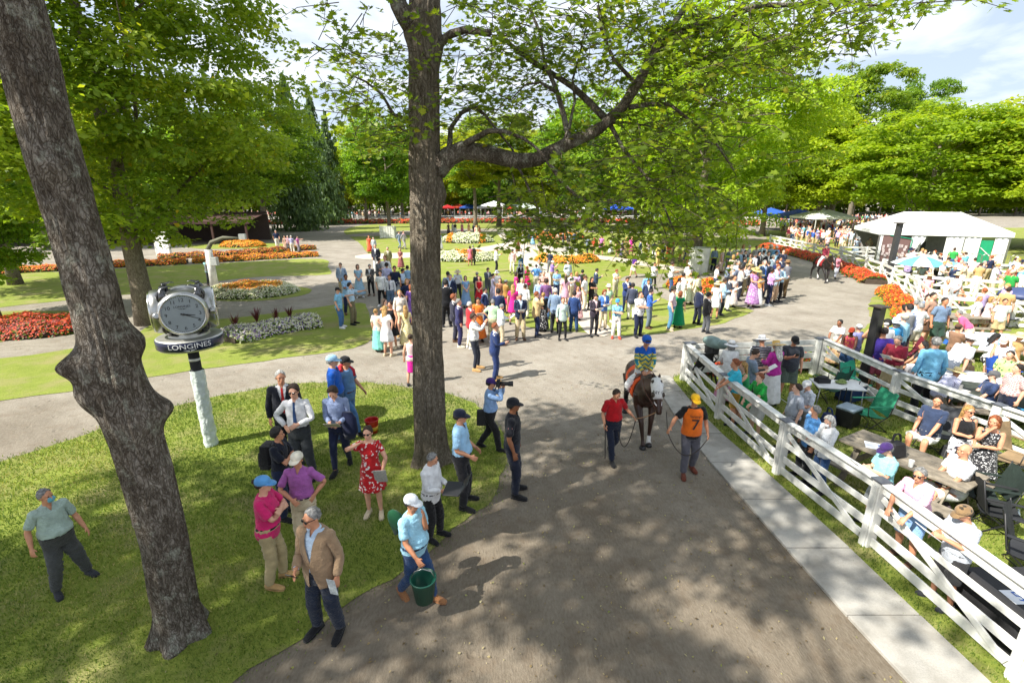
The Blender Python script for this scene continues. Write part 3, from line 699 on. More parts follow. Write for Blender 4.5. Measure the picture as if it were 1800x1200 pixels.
for (px, Y, H, r, lab, k_, mt) in [(640, 105, 20, 7, 'pale green tree behind the round-headed maple', 2, M_LEAF_Y), (705, 112, 19, 7, 'green tree peeking out left of the central trunk', 0, M_LEAF), (945, 84, 15, 6.0, 'light green maple behind the slim straight maple', 1, M_LEAF_Y), (1040, 78, 20, 8, 'tall green maple behind the long bare limb', 0, M_LEAF), (1120, 92, 20, 7, 'green maple left of the large yellow-green maple', 3, M_LEAF), (1350, 66, 17, 7, 'maple at the right shoulder of the large yellow-green maple', 0, M_LEAF_Y), (1420, 82, 17, 7, 'olive-green maple behind the open tents on the right', 3, M_LEAF), (60, 50, 13, 6, 'maple shading the low red building at the left', 0, M_LEAF), (330, 62, 13, 7, 'maple in front of the low red building', 3, M_LEAF), (410, 75, 15, 7, 'maple behind the white bench by the building', 0, M_LEAF)]:
    tree((px - 900) / 890 * Y, Y, H, r, 3.0, lab, kind=k_, mat=mt, trunk_r=.35)
# leaning bare limb with reddish dead twigs behind the crossing branches is left to the sky

# ------------------------------------------------------------------ grass blades where the lawn is close
def inside(P, x, y):
    c = np.zeros(len(x), bool); n = len(P)
    for i in range(n):
        a, b = P[i], P[i - 1]
        if a.y == b.y: continue
        m = ((a.y > y) != (b.y > y)) & (x < (b.x - a.x) * (y - a.y) / (b.y - a.y) + a.x)
        c ^= m
    return c
M_BLADE = leaf_mat('grass_blade', [(0.0, (0.055, 0.11, 0.014)), (0.45, (0.12, 0.19, 0.024)), (0.8, (0.23, 0.285, 0.046)), (1.0, (0.42, 0.36, 0.16))], trans=0.3, rough=0.6)
def blades(key, box, n, hh, ww, seed):
    rng = np.random.default_rng(seed)
    x = rng.uniform(box[0], box[1], n); yy = rng.uniform(box[2], box[3], n)
    k = inside(LAWNS[key], x + rng.normal(0, .10, n), yy + rng.normal(0, .10, n)) & (yy > 3.2)
    d = np.hypot(x, yy); k &= rng.random(n) < np.clip((8.0 / d) ** 1.6, .0, 1)
    k &= (np.sin(x * 1.9 + 3) * np.cos(yy * 2.3) + rng.normal(0, .6, n)) > -1.1
    x, yy = x[k], yy[k]; m = len(x); h = hh * rng.uniform(.5, 1.25, m) * (1 + .08 * np.maximum(0, np.hypot(x, yy) - 8)); w = ww * rng.uniform(.7, 1.3, m) * (1 + .12 * np.maximum(0, np.hypot(x, yy) - 6))
    a = rng.uniform(0, 6.28, m); la = rng.uniform(0, 6.28, m); ln = rng.uniform(.2, .9, m) * h
    V = np.zeros((m, 3, 3)); V[:, 0] = np.stack([x - np.cos(a) * w, yy - np.sin(a) * w, np.full(m, .01)], 1); V[:, 1] = np.stack([x + np.cos(a) * w, yy + np.sin(a) * w, np.full(m, .01)], 1)
    V[:, 2] = np.stack([x + np.cos(la) * ln, yy + np.sin(la) * ln, .01 + h], 1)
    me = mesh_np('grass', V.reshape(-1, 3), np.arange(m * 3).reshape(-1, 3))
    t = me.attributes.new('tint', 'FLOAT', 'POINT'); tv = np.clip(.45 + .3 * np.sin(x * .9) * np.cos(yy * 1.1) + rng.normal(0, .26, m), 0, 1); t.data.foreach_set('value', np.repeat(tv.astype(np.float32), 3))
    tag(link('grass', me, M_BLADE), 'short mown lawn grass', 'grass', kind='stuff')
blades('front', (-14, 2.5, 3.2, 13), 430000, .040, .0045, 1)
blades('enclosure', (4.3, 16, 3.2, 16), 260000, .040, .0050, 2)

# fallen leaves, grit and clods on the near dirt
rng = np.random.default_rng(61); n = 2600
x = rng.uniform(-5, 5, n); yy = 3.2 + 10 * rng.random(n) ** 1.3; k = ~inside(LAWNS['front'], x, yy) | (rng.random(n) < .25); x, yy = x[k], yy[k]; n = len(x)
o = link('ground_litter', leaves_mesh('ground_litter', np.stack([x, yy, rng.uniform(.012, .03, n)], 1), rng.normal(0, .35, (n, 3)) + [0, 0, 1], rng.uniform(.012, .05, n), rng.random(n), rng), leaf_mat('dry_leaf', [(0, (.10, .07, .04)), (.5, (.30, .22, .12)), (.8, (.42, .36, .22)), (1, (.25, .28, .06))])); tag(o, 'dry leaves and grit strewn over the dirt', 'litter', kind='stuff')
# ------------------------------------------------------------------ people: one body form, posed joint by joint
ARM_A = R(38)
def _j(s):
    d = np.array([math.sin(ARM_A) * s, 0, -math.cos(ARM_A)])
    S = np.array([.165 * s, .01, 1.425]); E = S + .275 * d; W = E + .25 * d
    return d, S, E, W
REST = {}
for _s, _n in ((1, 'L'), (-1, 'R')):
    d, S, E, W = _j(_s)
    REST['S' + _n], REST['E' + _n], REST['W' + _n], REST['D' + _n] = S, E, W, d
    REST['H' + _n] = np.array([.09 * _s, 0, .91]); REST['K' + _n] = np.array([.095 * _s, -.005, .49]); REST['A' + _n] = np.array([.10 * _s, .02, .09])
    REST['T' + _n] = np.array([.115 * _s, -.16, .03])
JP, JC, JH = np.array([0, 0, .94]), np.array([0, .01, 1.08]), np.array([0, .02, 1.50])
def segs():
    z = lambda a, b, c: np.array([a, b, c])
    L = [(z(0, 0, .88), z(0, 0, 1.0), .17), (z(0, 0, 1.20), z(0, 0, 1.40), .17), (z(0, 0, 1.60), z(0, 0, 1.75), .10)]
    for n in 'LR':
        L.append((REST['S' + n] + .05 * REST['D' + n], REST['E' + n], .06))
    for n in 'LR': L.append((REST['E' + n], REST['W' + n], .05))
    for n in 'LR': L.append((REST['W' + n] + .02 * REST['D' + n], REST['W' + n] + .16 * REST['D' + n], .045))
    for n in 'LR': L.append((REST['H' + n] - z(0, 0, .10), REST['K' + n], .085))
    for n in 'LR': L.append((REST['K' + n], REST['A' + n], .065))
    for n in 'LR': L.append((REST['A' + n] - z(0, .0, .03), REST['T' + n], .05))
    return L
SEGS = segs()
def weights(V, mode=None):
    Wt = np.zeros((len(V), 15))
    for i, (a, b, r) in enumerate(SEGS):
        ab = b - a; t = np.clip(((V - a) @ ab) / (ab @ ab), 0, 1)
        dd = np.linalg.norm(V - (a + t[:, None] * ab), axis=1)
        Wt[:, i] = (r / (dd + .004)) ** 6
    Wt[:, 2] *= (V[:, 2] > 1.47)
    t_ = np.clip((np.abs(V[:, 0]) - .09) / .085, 0, 1); t_ = t_ * t_ * (3 - 2 * t_) + .001
    for k in (3, 4, 5, 6, 7, 8): Wt[:, k] *= np.where(V[:, 2] > .8, t_, 1)
    for k in (5, 6, 7, 8): Wt[V[:, 2] < .7, k] = 0
    if mode == 'head': Wt[:] = 0; Wt[:, 2] = 1
    if mode == 'skirt':
        Wt[:, 5:9] = 0; Wt[:, 3:5] = 0; Wt[:, 11:15] = 0
        lo = V[:, 2] < 1.0
        Wt[lo, :] = 0; Wt[lo, 0] = 1.0
        t = np.clip((.95 - V[:, 2]) / .6, 0, 1); s = np.clip(.5 + V[:, 0] / .2, 0, 1)
        Wt[lo, 9] = (t * s * .9)[lo]; Wt[lo, 10] = (t * (1 - s) * .9)[lo]
    if mode == 'nolimb': Wt[:, 9:15] = 0; Wt[V[:, 2] < .9, :] = 0; Wt[V[:, 2] < .9, 0] = 1
    if mode == 'coat':
        Wt[:, 11:15] = 0; Wt[:, 0] += .4 * (V[:, 2] < .95); Wt[:, 9:11] *= .35
    Wt /= Wt.sum(1, keepdims=True) + 1e-9
    return Wt
TORSO = [(.80, .12, .085, .0), (.86, .150, .105, .006), (.93, .166, .116, .012), (1.00, .158, .108, .006), (1.08, .145, .100, 0), (1.15, .143, .100, 0), (1.23, .152, .106, 0), (1.31, .164, .112, .002), (1.38, .168, .106, .006), (1.43, .155, .090, .012), (1.465, .108, .070, .016), (1.495, .062, .056, .016)]
def torso(mb, z0, z1, inf, hem=None, n=28):
    zs = [t[0] for t in TORSO]; rg = []
    for z in np.arange(z0, z1 + .001, (z1 - z0) / 16):
        k = inf(z) if callable(inf) else inf
        rg.append(((0, np.interp(z, zs, [t[3] for t in TORSO]), z), np.interp(z, zs, [t[1] for t in TORSO]) + k, np.interp(z, zs, [t[2] for t in TORSO]) + k, (1, 0, 0), (0, 1, 0)))
    mb.loft(rg, n)
def limb(mb, pts, rad, n=14):
    pts = [Vector(p) for p in pts]; Q = []; Rr = []
    for i in range(len(pts) - 1):
        for j in range(5):
            t = j / 5; Q.append(pts[i].lerp(pts[i + 1], t)); Rr.append(rad[i] + (rad[i + 1] - rad[i]) * t)
    Q.append(pts[-1]); Rr.append(rad[-1])
    mb.tube(Q, Rr, n)
def ball(mb, c, r): mb.ell(c, (r, r, r) if not hasattr(r, '__len__') else r, 14)
def b_body(mb):
    torso(mb, .80, 1.495, 0)
    mb.tube([(0, .02, 1.44), (0, .012, 1.50), (0, .0, 1.60)], [.062, .054, .056], 16)
    ball(mb, (0, .008, 1.662), (.074, .093, .096)); ball(mb, (0, -.028, 1.602), (.054, .062, .070)); ball(mb, (0, -.062, 1.562), (.030, .026, .022))
    mb.ell((0, -.094, 1.625), (.011, .020, .026), 10); mb.ell((0, -.106, 1.612), (.015, .014, .011), 10)
    for s in (1, -1):
        mb.ell((.034 * s, -.074, 1.668), (.026, .016, .008), 10); mb.ell((.038 * s, -.066, 1.622), (.022, .018, .018), 10)
        mb.ell((.077 * s, .008, 1.637), (.009, .019, .031), 10)
    mb.ell((0, -.086, 1.584), (.022, .010, .010), 10)
    for s, n in ((1, 'L'), (-1, 'R')):
        S, E, W, d = [Vector(REST[k + n]) for k in 'SEWD']
        ball(mb, S + d * .01, (.062, .062, .060))
        limb(mb, [S - d * .02, S + d * .12, E, E + d * .07, W], [.054, .050, .039, .042, .026], 16)
        f = Vector((0, -1, 0)); p = Vector((-math.cos(ARM_A) * s, 0, -math.sin(ARM_A)))
        mb.loft([(W - d * .01, .027, .020, f, p), (W + d * .03, .036, .019, f, p), (W + d * .085, .043, .015, f, p), (W + d * .098, .040, .012, f, p)], 14)
        for q, (o, L, fan) in enumerate([(.033, .070, .10), (.0115, .078, .03), (-.0105, .072, -.04), (-.032, .058, -.12)]):
            b = W + d * .086 + f * o; D = (d + f * fan).normalized(); c = b; P = [b - d * .02, b]
            for a, k in ((.18, .42), (.5, .33), (.85, .25)):
                c = c + (D * math.cos(a) + p * math.sin(a)) * L * k; P.append(c)
            mb.tube(P, [.0085, .0085, .0080, .0074, .0058], 8)
        b = W + d * .03 + f * .028; D1 = (d * .55 + f * .75 + p * .35).normalized(); D2 = (d * .85 + f * .35 + p * .4).normalized()
        mb.tube([b - D1 * .015, b + D1 * .034, b + D1 * .034 + D2 * .030], [.014, .0105, .0078], 8)
        H, K, A_, T = [Vector(REST[k + n]) for k in 'HKAT']
        limb(mb, [H + Vector((0, 0, .0)), H + (K - H) * .35, K, K + (A_ - K) * .3 + Vector((0, .012, 0)), A_], [.088, .078, .055, .056, .034], 18)
        ft = (T - A_); ft.z = 0; ft.normalize(); sd = Vector((ft.y, -ft.x, 0)).normalized(); h = Vector((A_.x, A_.y, 0))
        mb.loft([(h - ft * .055 + Vector((0, 0, .035)), .026, .028, sd, (0, 0, 1)), (h - ft * .03 + Vector((0, 0, .04)), .034, .036, sd, (0, 0, 1)), (h + ft * .05 + Vector((0, 0, .04)), .038, .038, sd, (0, 0, 1)), (h + ft * .13 + Vector((0, 0, .026)), .044, .024, sd, (0, 0, 1)), (h + ft * .19 + Vector((0, 0, .016)), .032, .014, sd, (0, 0, 1))], 14)
def sleeves(mb, upto, r0, r1, cuff=None):
    for n in 'LR':
        S, E, W, d = [Vector(REST[k + n]) for k in 'SEWD']
        ball(mb, S + d * .005, (r0 + .012, r0 + .012, r0 + .010))
        tot = .525 * upto
        if upto < .6: limb(mb, [S - d * .02, S + d * tot * .5, S + d * tot], [r0, (r0 + r1) / 2 + .003, r1], 16)
        else: limb(mb, [S - d * .02, S + d * .12, E, E + d * .08, S + d * tot], [r0, r0 - .004, (r0 + r1) / 2 - .001, (r0 + r1) / 2 - .002, r1], 16)
def collar(mb, r=.066, z=1.487, fold=True):
    mb.lathe([(r - .006, -.03), (r + .012, -.028), (r + .006, .004), (r - .004, .022), (r - .012, .02)], 20, (0, .013, z), Matrix.Rotation(R(9), 3, 'X'))
def bust(mb): pass
def b_tee(mb): torso(mb, .83, 1.485, lambda z: .020 + .012 * max(0, (1.0 - z) / .15)); sleeves(mb, .42, .064, .064)
def b_polo(mb): torso(mb, .96, 1.49, lambda z: .016 + .014 * math.exp(-((z - 1.08) / .05) ** 2)); sleeves(mb, .44, .062, .062); collar(mb)
def b_shirt(mb): torso(mb, .96, 1.49, lambda z: .015 + .015 * math.exp(-((z - 1.08) / .05) ** 2)); sleeves(mb, .97, .060, .036); collar(mb)
def b_loose(mb): torso(mb, .80, 1.49, lambda z: .020 + .016 * max(0, (1.0 - z) / .2)); sleeves(mb, .97, .060, .038); collar(mb)
def b_tank(mb): torso(mb, .86, 1.44, .014); [mb.tube([(.075 * s, -.06, 1.42), (.085 * s, 0, 1.475), (.075 * s, .07, 1.42)], [.022, .020, .022], 8) for s in (1, -1)]
def b_jacket(mb):
    torso(mb, .78, 1.478, lambda z: .032 + .018 * max(0, (1.0 - z) / .2)); sleeves(mb, .97, .066, .046)
    mb.lathe([(.070, -.03), (.088, -.028), (.078, .025), (.066, .02)], 20, (0, .018, 1.48), Matrix.Rotation(R(8), 3, 'X'))
def b_vest(mb): torso(mb, .90, 1.45, .030)
def legs(mb, zt, rh, rk, rb):
    for n in 'LR':
        H, K, A_ = [Vector(REST[k + n]) for k in 'HKA']
        end = K.lerp(A_, min(1, (K.z - zt) / (K.z - A_.z))) if zt < K.z else H.lerp(K, (H.z - zt) / (H.z - K.z))
        if zt < K.z: limb(mb, [H, H + (K - H) * .4, K, end], [rh, rh - .012, rk, rb], 18)
        else: limb(mb, [H, end], [rh, rb], 18)
def b_trousers(mb): torso(mb, .80, 1.03, lambda z: .018 if z < 1 else .022); legs(mb, .075, .101, .077, .060)
def b_slim(mb): torso(mb, .80, 1.03, .014); legs(mb, .10, .096, .068, .046)
def b_shorts(mb): torso(mb, .80, 1.03, .020); legs(mb, .52, .108, .09, .098)
def b_sshorts(mb): torso(mb, .80, 1.05, .020); legs(mb, .68, .106, .09, .104)
def skirtf(mb, z0, z1, r0, r1, waves=9, amp=.08):
    V = []; n = 54; K = 14; rg = []
    vs = []
    for i in range(K + 1):
        t = i / K; z = z0 + (z1 - z0) * t
        for k in range(n):
            a = 2 * math.pi * k / n; w = 1 + amp * t * math.sin(a * waves + 1.2 * math.sin(a * 2))
            vs.append((math.cos(a) * (r0[0] + (r1[0] - r0[0]) * t ** .8) * w, math.sin(a) * (r0[1] + (r1[1] - r0[1]) * t ** .8) * w + .005, z))
    fs = [(i * n + k, i * n + (k + 1) % n, (i + 1) * n + (k + 1) % n, (i + 1) * n + k) for i in range(K) for k in range(n)]
    fs.append(tuple(range(n - 1, -1, -1))); fs.append(tuple(K * n + k for k in range(n)))
    mb.add(vs, fs)
def b_dress(mb): torso(mb, .95, 1.44, .014); skirtf(mb, 1.08, .50, (.150, .112), (.27, .24)); [mb.tube([(.09 * s, -.06, 1.40), (.105 * s, .01, 1.465), (.09 * s, .07, 1.40)], [.022, .020, .022], 8) for s in (1, -1)]
def b_sdress(mb): torso(mb, .95, 1.465, .015); skirtf(mb, 1.08, .56, (.152, .114), (.25, .22)); sleeves(mb, .30, .062, .066)
def b_ldress(mb): torso(mb, .95, 1.455, .015); skirtf(mb, 1.08, .16, (.150, .112), (.31, .27)); sleeves(mb, .28, .060, .064)
def b_skirt(mb): skirtf(mb, 1.07, .55, (.157, .118), (.24, .21))
def b_lskirt(mb): skirtf(mb, 1.07, .13, (.157, .118), (.29, .26), 11, .06)
def b_pencil(mb): skirtf(mb, 1.07, .48, (.157, .118), (.165, .135), 3, .02)
def b_cardi(mb): torso(mb, .84, 1.478, lambda z: .028 + .02 * max(0, (1.0 - z) / .2)); sleeves(mb, .95, .064, .044)
def b_shoe(mb):
    for n in 'LR':
        A_, T = Vector(REST['A' + n]), Vector(REST['T' + n])
        ft = (T - A_); ft.z = 0; ft.normalize(); sd = Vector((ft.y, -ft.x, 0)).normalized(); h = Vector((A_.x, A_.y, 0)); z = lambda q: Vector((0, 0, q))
        mb.loft([(h - ft * .068 + z(.04), .026, .036, sd, (0, 0, 1)), (h - ft * .05 + z(.045), .040, .046, sd, (0, 0, 1)), (h + ft * .0 + z(.052), .044, .052, sd, (0, 0, 1)), (h + ft * .06 + z(.042), .046, .044, sd, (0, 0, 1)), (h + ft * .14 + z(.03), .051, .032, sd, (0, 0, 1)), (h + ft * .20 + z(.022), .040, .022, sd, (0, 0, 1)), (h + ft * .215 + z(.018), .022, .012, sd, (0, 0, 1))], 14)
        mb.loft([(h - ft * .07 + z(.0), .036, .010, sd, (0, 0, 1)), (h + ft * .05 + z(.0), .048, .011, sd, (0, 0, 1)), (h + ft * .15 + z(.0), .054, .011, sd, (0, 0, 1)), (h + ft * .215 + z(.0), .030, .011, sd, (0, 0, 1))], 14)
HC = Vector((0, .008, 1.662))
def hairshape(mb, vol=.012, low=.05, top=0.0, seed=0):
    vs = []; n = 28; h = 20
    for i in range(h + 1):
        t = math.pi * i / h
        for k in range(n):
            a = 2 * math.pi * k / n; d = Vector((math.sin(t) * math.cos(a), math.sin(t) * math.sin(a), math.cos(t)))
            q = d.z + 1.05 * d.y + (.38 * abs(d.x) if d.z > -.55 else -.2); m = min(1, max(0, (q - low) / .13)); m = m * m * (3 - 2 * m)
            nz = noise.noise(d * 5 + Vector((seed, 0, 0))) * .010 + noise.noise(Vector((d.x * 14, d.y * 5, d.z * 7))) * .008
            e = vol * m + nz * m - .012 * (1 - m) + top * max(0, d.z) * m
            vs.append((d.x * (.074 + e), d.y * (.093 + e) + HC.y, d.z * (.096 + e) + HC.z))
    fs = [(i * n + k, (i + 1) * n + k, (i + 1) * n + (k + 1) % n, i * n + (k + 1) % n) for i in range(h) for k in range(n)]
    mb.add(vs, fs)
def b_hair(mb): hairshape(mb, .013, -.02)
def b_hairfull(mb): hairshape(mb, .020, -.05, .012, 3)
def b_fringe(mb): 
    hairshape(mb, .009, .02)
def b_long(mb): hairshape(mb, .018, .04); mb.loft([((0, .052, 1.68), .088, .060, (1, 0, 0), (0, 1, 0)), ((0, .068, 1.58), .094, .050, (1, 0, 0), (0, 1, 0)), ((0, .085, 1.46), .100, .036, (1, 0, 0), (0, 1, 0)), ((0, .108, 1.33), .085, .024, (1, 0, 0), (0, 1, 0)), ((0, .115, 1.24), .04, .012, (1, 0, 0), (0, 1, 0))], 20)
def b_bob(mb): hairshape(mb, .022, .02); mb.loft([((0, .03, 1.69), .090, .080, (1, 0, 0), (0, 1, 0)), ((0, .036, 1.60), .102, .078, (1, 0, 0), (0, 1, 0)), ((0, .045, 1.53), .094, .066, (1, 0, 0), (0, 1, 0)), ((0, .05, 1.51), .07, .045, (1, 0, 0), (0, 1, 0))], 20)
def b_bun(mb): hairshape(mb, .012, .05); mb.ell((0, .115, 1.70), (.035, .03, .035), 12)
def b_cap(mb):
    prof = [(.088, -.012), (.090, .012), (.085, .045), (.066, .075), (.036, .092), (.006, .098)]
    mb.lathe(prof, 26, (0, .006, 1.678), sy=1.19)
    vs = []; n = 16
    for lay in (0, 1):
        for i in range(n + 1):
            a = math.pi * i / n; ca, sa = math.cos(a), math.sin(a)
            for rr, dz in ((.086, 0), (1, 0)):
                if rr == 1: x, y, z = ca * .078, -.088 * 1.12 - sa * .078, -.012 - .020 * sa
                else: x, y, z = ca * .082, -sa * .100, .0
                vs.append((x, y + .006, 1.676 + z - .006 * lay))
    w = 2 * (n + 1); fs = []
    for i in range(n):
        a = 2 * i; fs.append((a, a + 1, a + 3, a + 2)); fs.append((w + a + 2, w + a + 3, w + a + 1, w + a)); fs.append((a + 1, w + a + 1, w + a + 3, a + 3))
    mb.add(vs, fs)
def hatform(mb, brim, crown, flat=.0, droop=.02):
    mb.lathe([(.084, -.01), (.088, .01), (.084, crown * .7), (.070, crown * .95), (.03, crown), (.004, crown - flat)], 26, (0, .006, 1.690), sy=1.15)
    vs = []; n = 32
    for lay in (0, 1):
        for rr in (.080, (.08 + brim) / 2, brim):
            for k in range(n):
                a = 2 * math.pi * k / n; t = (rr - .08) / (brim - .08)
                vs.append((math.cos(a) * rr, math.sin(a) * rr * 1.08 + .006, 1.686 - droop * t * t - .008 * lay + .006 * t * math.sin(3 * a)))
    fs = []
    for j in range(2):
        for k in range(n):
            a, b = j * n + k, j * n + (k + 1) % n; fs.append((a, b, b + n, a + n)); q = 3 * n; fs.append((q + a + n, q + b + n, q + b, q + a))
    for k in range(n): a, b = 2 * n + k, 2 * n + (k + 1) % n; fs.append((a, b, b + 3 * n, a + 3 * n))
    mb.add(vs, fs)
def b_sunhat(mb): hatform(mb, .185, .10, 0, .03)
def b_straw(mb): hatform(mb, .225, .10, 0, .02)
def b_fedora(mb): hatform(mb, .145, .115, .02, -.005)
def b_helmet(mb): mb.lathe([(.098, -.025), (.105, .0), (.103, .035), (.085, .075), (.045, .098), (.004, .104)], 24, (0, .012, 1.69), sy=1.16); mb.ell((0, -.105, 1.688), (.075, .055, .008), 14)
def b_glasses(mb):
    for s in (1, -1): mb.ell((.031 * s, -.096, 1.647), (.024, .010, .018), 12); mb.bar((.052 * s, -.088, 1.655), (.077 * s, .0, 1.652), .004, .006)
    mb.bar((-.012, -.104, 1.654), (.012, -.104, 1.654), .004, .005, up=(0, 1, 0))
def b_eye(mb):
    for s in (1, -1): mb.ell((.030 * s, -.0815, 1.646), (.010, .008, .0045), 10)
def b_mouth(mb): mb.ell((0, -.0905, 1.583), (.020, .0085, .0055), 10)
def b_mask(mb): mb.loft([((0, -.075, 1.632), .042, .030, (1, 0, 0), (0, 1, 0)), ((0, -.085, 1.60), .058, .036, (1, 0, 0), (0, 1, 0)), ((0, -.072, 1.557), .042, .030, (1, 0, 0), (0, 1, 0))], 18)
def b_belt(mb): torso(mb, 1.005, 1.035, .0265)
def b_tie(mb):
    mb.loft([((0, -.085, 1.478), .018, .010, (1, 0, 0), (0, 1, 0)), ((0, -.122, 1.36), .020, .008, (1, 0, 0), (0, 1, 0)), ((0, -.140, 1.25), .027, .006, (1, 0, 0), (0, 1, 0)), ((0, -.138, 1.10), .032, .006, (1, 0, 0), (0, 1, 0)), ((0, -.142, 1.04), .006, .006, (1, 0, 0), (0, 1, 0))], 10)
def b_pack(mb): mb.box((0, .20, 1.24), (.30, .17, .42), taper=.85); mb.box((0, .30, 1.18), (.22, .06, .24), taper=.85); [mb.tube([(.10 * s, .12, 1.42), (.10 * s, .03, 1.50), (.11 * s, -.115, 1.36), (.12 * s, -.10, 1.16), (.13 * s, .10, 1.10)], .020, 8) for s in (1, -1)]
def b_apron(mb): torso(mb, .90, 1.47, .040)

def make_asset(fn, voxel, tris, wr=0.0, mode=None, cut=None, smooth_it=3, remesh=True):
    mb = MB(); fn(mb)
    me = bpy.data.meshes.new('tmp'); me.from_pydata(mb.v, [], mb.f)
    bm = bmesh.new(); bm.from_mesh(me); bmesh.ops.recalc_face_normals(bm, faces=bm.faces); bm.to_mesh(me); bm.free()
    o = bpy.data.objects.new('tmp', me); COL.objects.link(o)
    if remesh:
        m = o.modifiers.new('r', 'REMESH'); m.mode = 'VOXEL'; m.voxel_size = voxel
        m = o.modifiers.new('s', 'SMOOTH'); m.factor = .5; m.iterations = smooth_it
    dg = bpy.context.evaluated_depsgraph_get(); dg.update()
    ev = o.evaluated_get(dg); me2 = bpy.data.meshes.new_from_object(ev)
    if wr > 0:
        n = len(me2.vertices); V = np.empty(n * 3, np.float32); me2.vertices.foreach_get('co', V); V = V.reshape(-1, 3)
        Nn = np.empty(n * 3, np.float32); me2.vertices.foreach_get('normal', Nn); Nn = Nn.reshape(-1, 3)
        q = np.array([noise.noise(Vector((v[0] * 9 + v[2] * 5, v[1] * 9, v[2] * 17))) + .6 * noise.noise(Vector((v[0] * 22 - v[2] * 9, v[1] * 22, v[2] * 26))) for v in V])
        V = V + Nn * (wr * (1 - 2 * np.abs(q)) * 1.0)[:, None]; me2.vertices.foreach_set('co', V.astype(np.float32).ravel())
    out = []
    for t in tris:
        o.modifiers.clear(); o.data = me2
        nt = sum(len(p.vertices) - 2 for p in me2.polygons)
        if t < nt:
            m = o.modifiers.new('d', 'DECIMATE'); m.ratio = t / nt
        m = o.modifiers.new('t', 'TRIANGULATE')
        dg.update(); ev = o.evaluated_get(bpy.context.evaluated_depsgraph_get()); me3 = bpy.data.meshes.new_from_object(ev)
        if cut is not None:
            bm = bmesh.new(); bm.from_mesh(me3); cut(bm); bmesh.ops.triangulate(bm, faces=bm.faces); bm.to_mesh(me3); bm.free()
        n = len(me3.vertices); V = np.empty(n * 3, np.float32); me3.vertices.foreach_get('co', V); V = V.reshape(-1, 3).astype(float)
        F = np.empty(len(me3.polygons) * 3, np.int32); me3.polygons.foreach_get('vertices', F); F = F.reshape(-1, 3)
        out.append((V, F, weights(V, mode)))
        bpy.data.meshes.remove(me3)
    bpy.data.objects.remove(o); bpy.data.meshes.remove(me2)
    return out
def cut_v(zl, w, lower=True):
    def f(bm):
        k = w / (1.49 - zl)
        for s in (1, -1):
            nv = Vector((s, 0, -k)).normalized()
            bmesh.ops.bisect_plane(bm, geom=bm.verts[:] + bm.edges[:] + bm.faces[:], plane_co=(0, 0, zl), plane_no=nv)
            if lower: bmesh.ops.bisect_plane(bm, geom=bm.verts[:] + bm.edges[:] + bm.faces[:], plane_co=(0, 0, zl - .05), plane_no=Vector((s, 0, .22)).normalized())
        bmesh.ops.bisect_plane(bm, geom=bm.verts[:] + bm.edges[:] + bm.faces[:], plane_co=(0, -.02, 0), plane_no=(0, 1, 0))
        dl = []
        for fc in bm.faces:
            c = fc.calc_center_median()
            if c.y < -.02 and ((c.z > zl and abs(c.x) < (c.z - zl) * k) or (lower and c.z < zl - .05 and abs(c.x) < (zl - .05 - c.z) * .22)): dl.append(fc)
        bmesh.ops.delete(bm, geom=dl, context='FACES')
    return f
AS = {}
_T = [2200, 460, 170, 80]
AS['body'] = make_asset(b_body, .0062, [6000, 1100, 360, 170], smooth_it=2)
for nm, fn, wr, mode, cut in [('tee', b_tee, .009, None, None), ('polo', b_polo, .008, None, cut_v(1.43, .028, False)), ('shirt', b_shirt, .009, None, cut_v(1.44, .025, False)), ('loose', b_loose, .011, 'coat', None), ('tank', b_tank, .002, 'nolimb', None),
                              ('jacket', b_jacket, .007, 'coat', cut_v(1.14, .075)), ('vest', b_vest, .002, 'nolimb', cut_v(1.2, .06, False)), ('trousers', b_trousers, .010, None, None), ('slim', b_slim, .006, None, None), ('shorts', b_shorts, .008, None, None), ('sshorts', b_sshorts, .004, None, None),
                              ('dress', b_dress, .003, 'skirt', None), ('sdress', b_sdress, .003, None, None), ('ldress', b_ldress, .003, None, None), ('skirt', b_skirt, .003, 'skirt', None), ('lskirt', b_lskirt, .003, 'skirt', None), ('pencil', b_pencil, .003, 'skirt', None), ('cardigan', b_cardi, .009, 'coat', cut_v(1.0, .05))]:
    AS[nm] = make_asset(fn, .0105, _T, wr, mode, cut)
def _dressw(nm):
    out = []
    for V, F, W_ in AS[nm]:
        a = weights(V); b = weights(V, 'skirt'); lo = (V[:, 2] < 1.06) & (np.abs(V[:, 0]) < .36); a[lo] = b[lo]; out.append((V, F, a))
    AS[nm] = out
for q in ('sdress', 'ldress'): _dressw(q)
for nm, fn, vox, tr in [('hair', b_hair, 0, [1500, 400, 140, 70]), ('full', b_hairfull, 0, [1500, 400, 140]), ('fringe', b_fringe, 0, [1500, 400, 140]), ('long', b_long, 0, [1700, 450, 160]), ('bob', b_bob, 0, [1700, 450, 160]), ('bun', b_bun, 0, [1600, 400, 150]),
                        ('cap', b_cap, 0, [700, 240, 110]), ('sunhat', b_sunhat, 0, [900, 300, 140]), ('straw', b_straw, 0, [900, 300, 140]), ('fedora', b_fedora, 0, [900, 300, 140]), ('helmet', b_helmet, 0, [900, 300, 140]), ('sunglasses', b_glasses, 0, [500, 120, 60]), ('eye', b_eye, 0, [400, 100, 60]), ('mouth', b_mouth, 0, [200, 60, 30]), ('face_mask', b_mask, 0, [300, 100, 60])]:
    AS[nm] = make_asset(fn, .01, tr, 0, 'head', None, remesh=False)
for nm, fn, tr in [('shoe', b_shoe, [1200, 260, 90]), ('belt', b_belt, [700, 260, 100]), ('tie', b_tie, [300, 90, 40]), ('backpack', b_pack, [1400, 300, 100]), ('bib', b_apron, [3000, 700, 240])]:
    AS[nm] = make_asset(fn, .01, tr, 0, None, None, remesh=(nm in ('backpack', 'bib')))

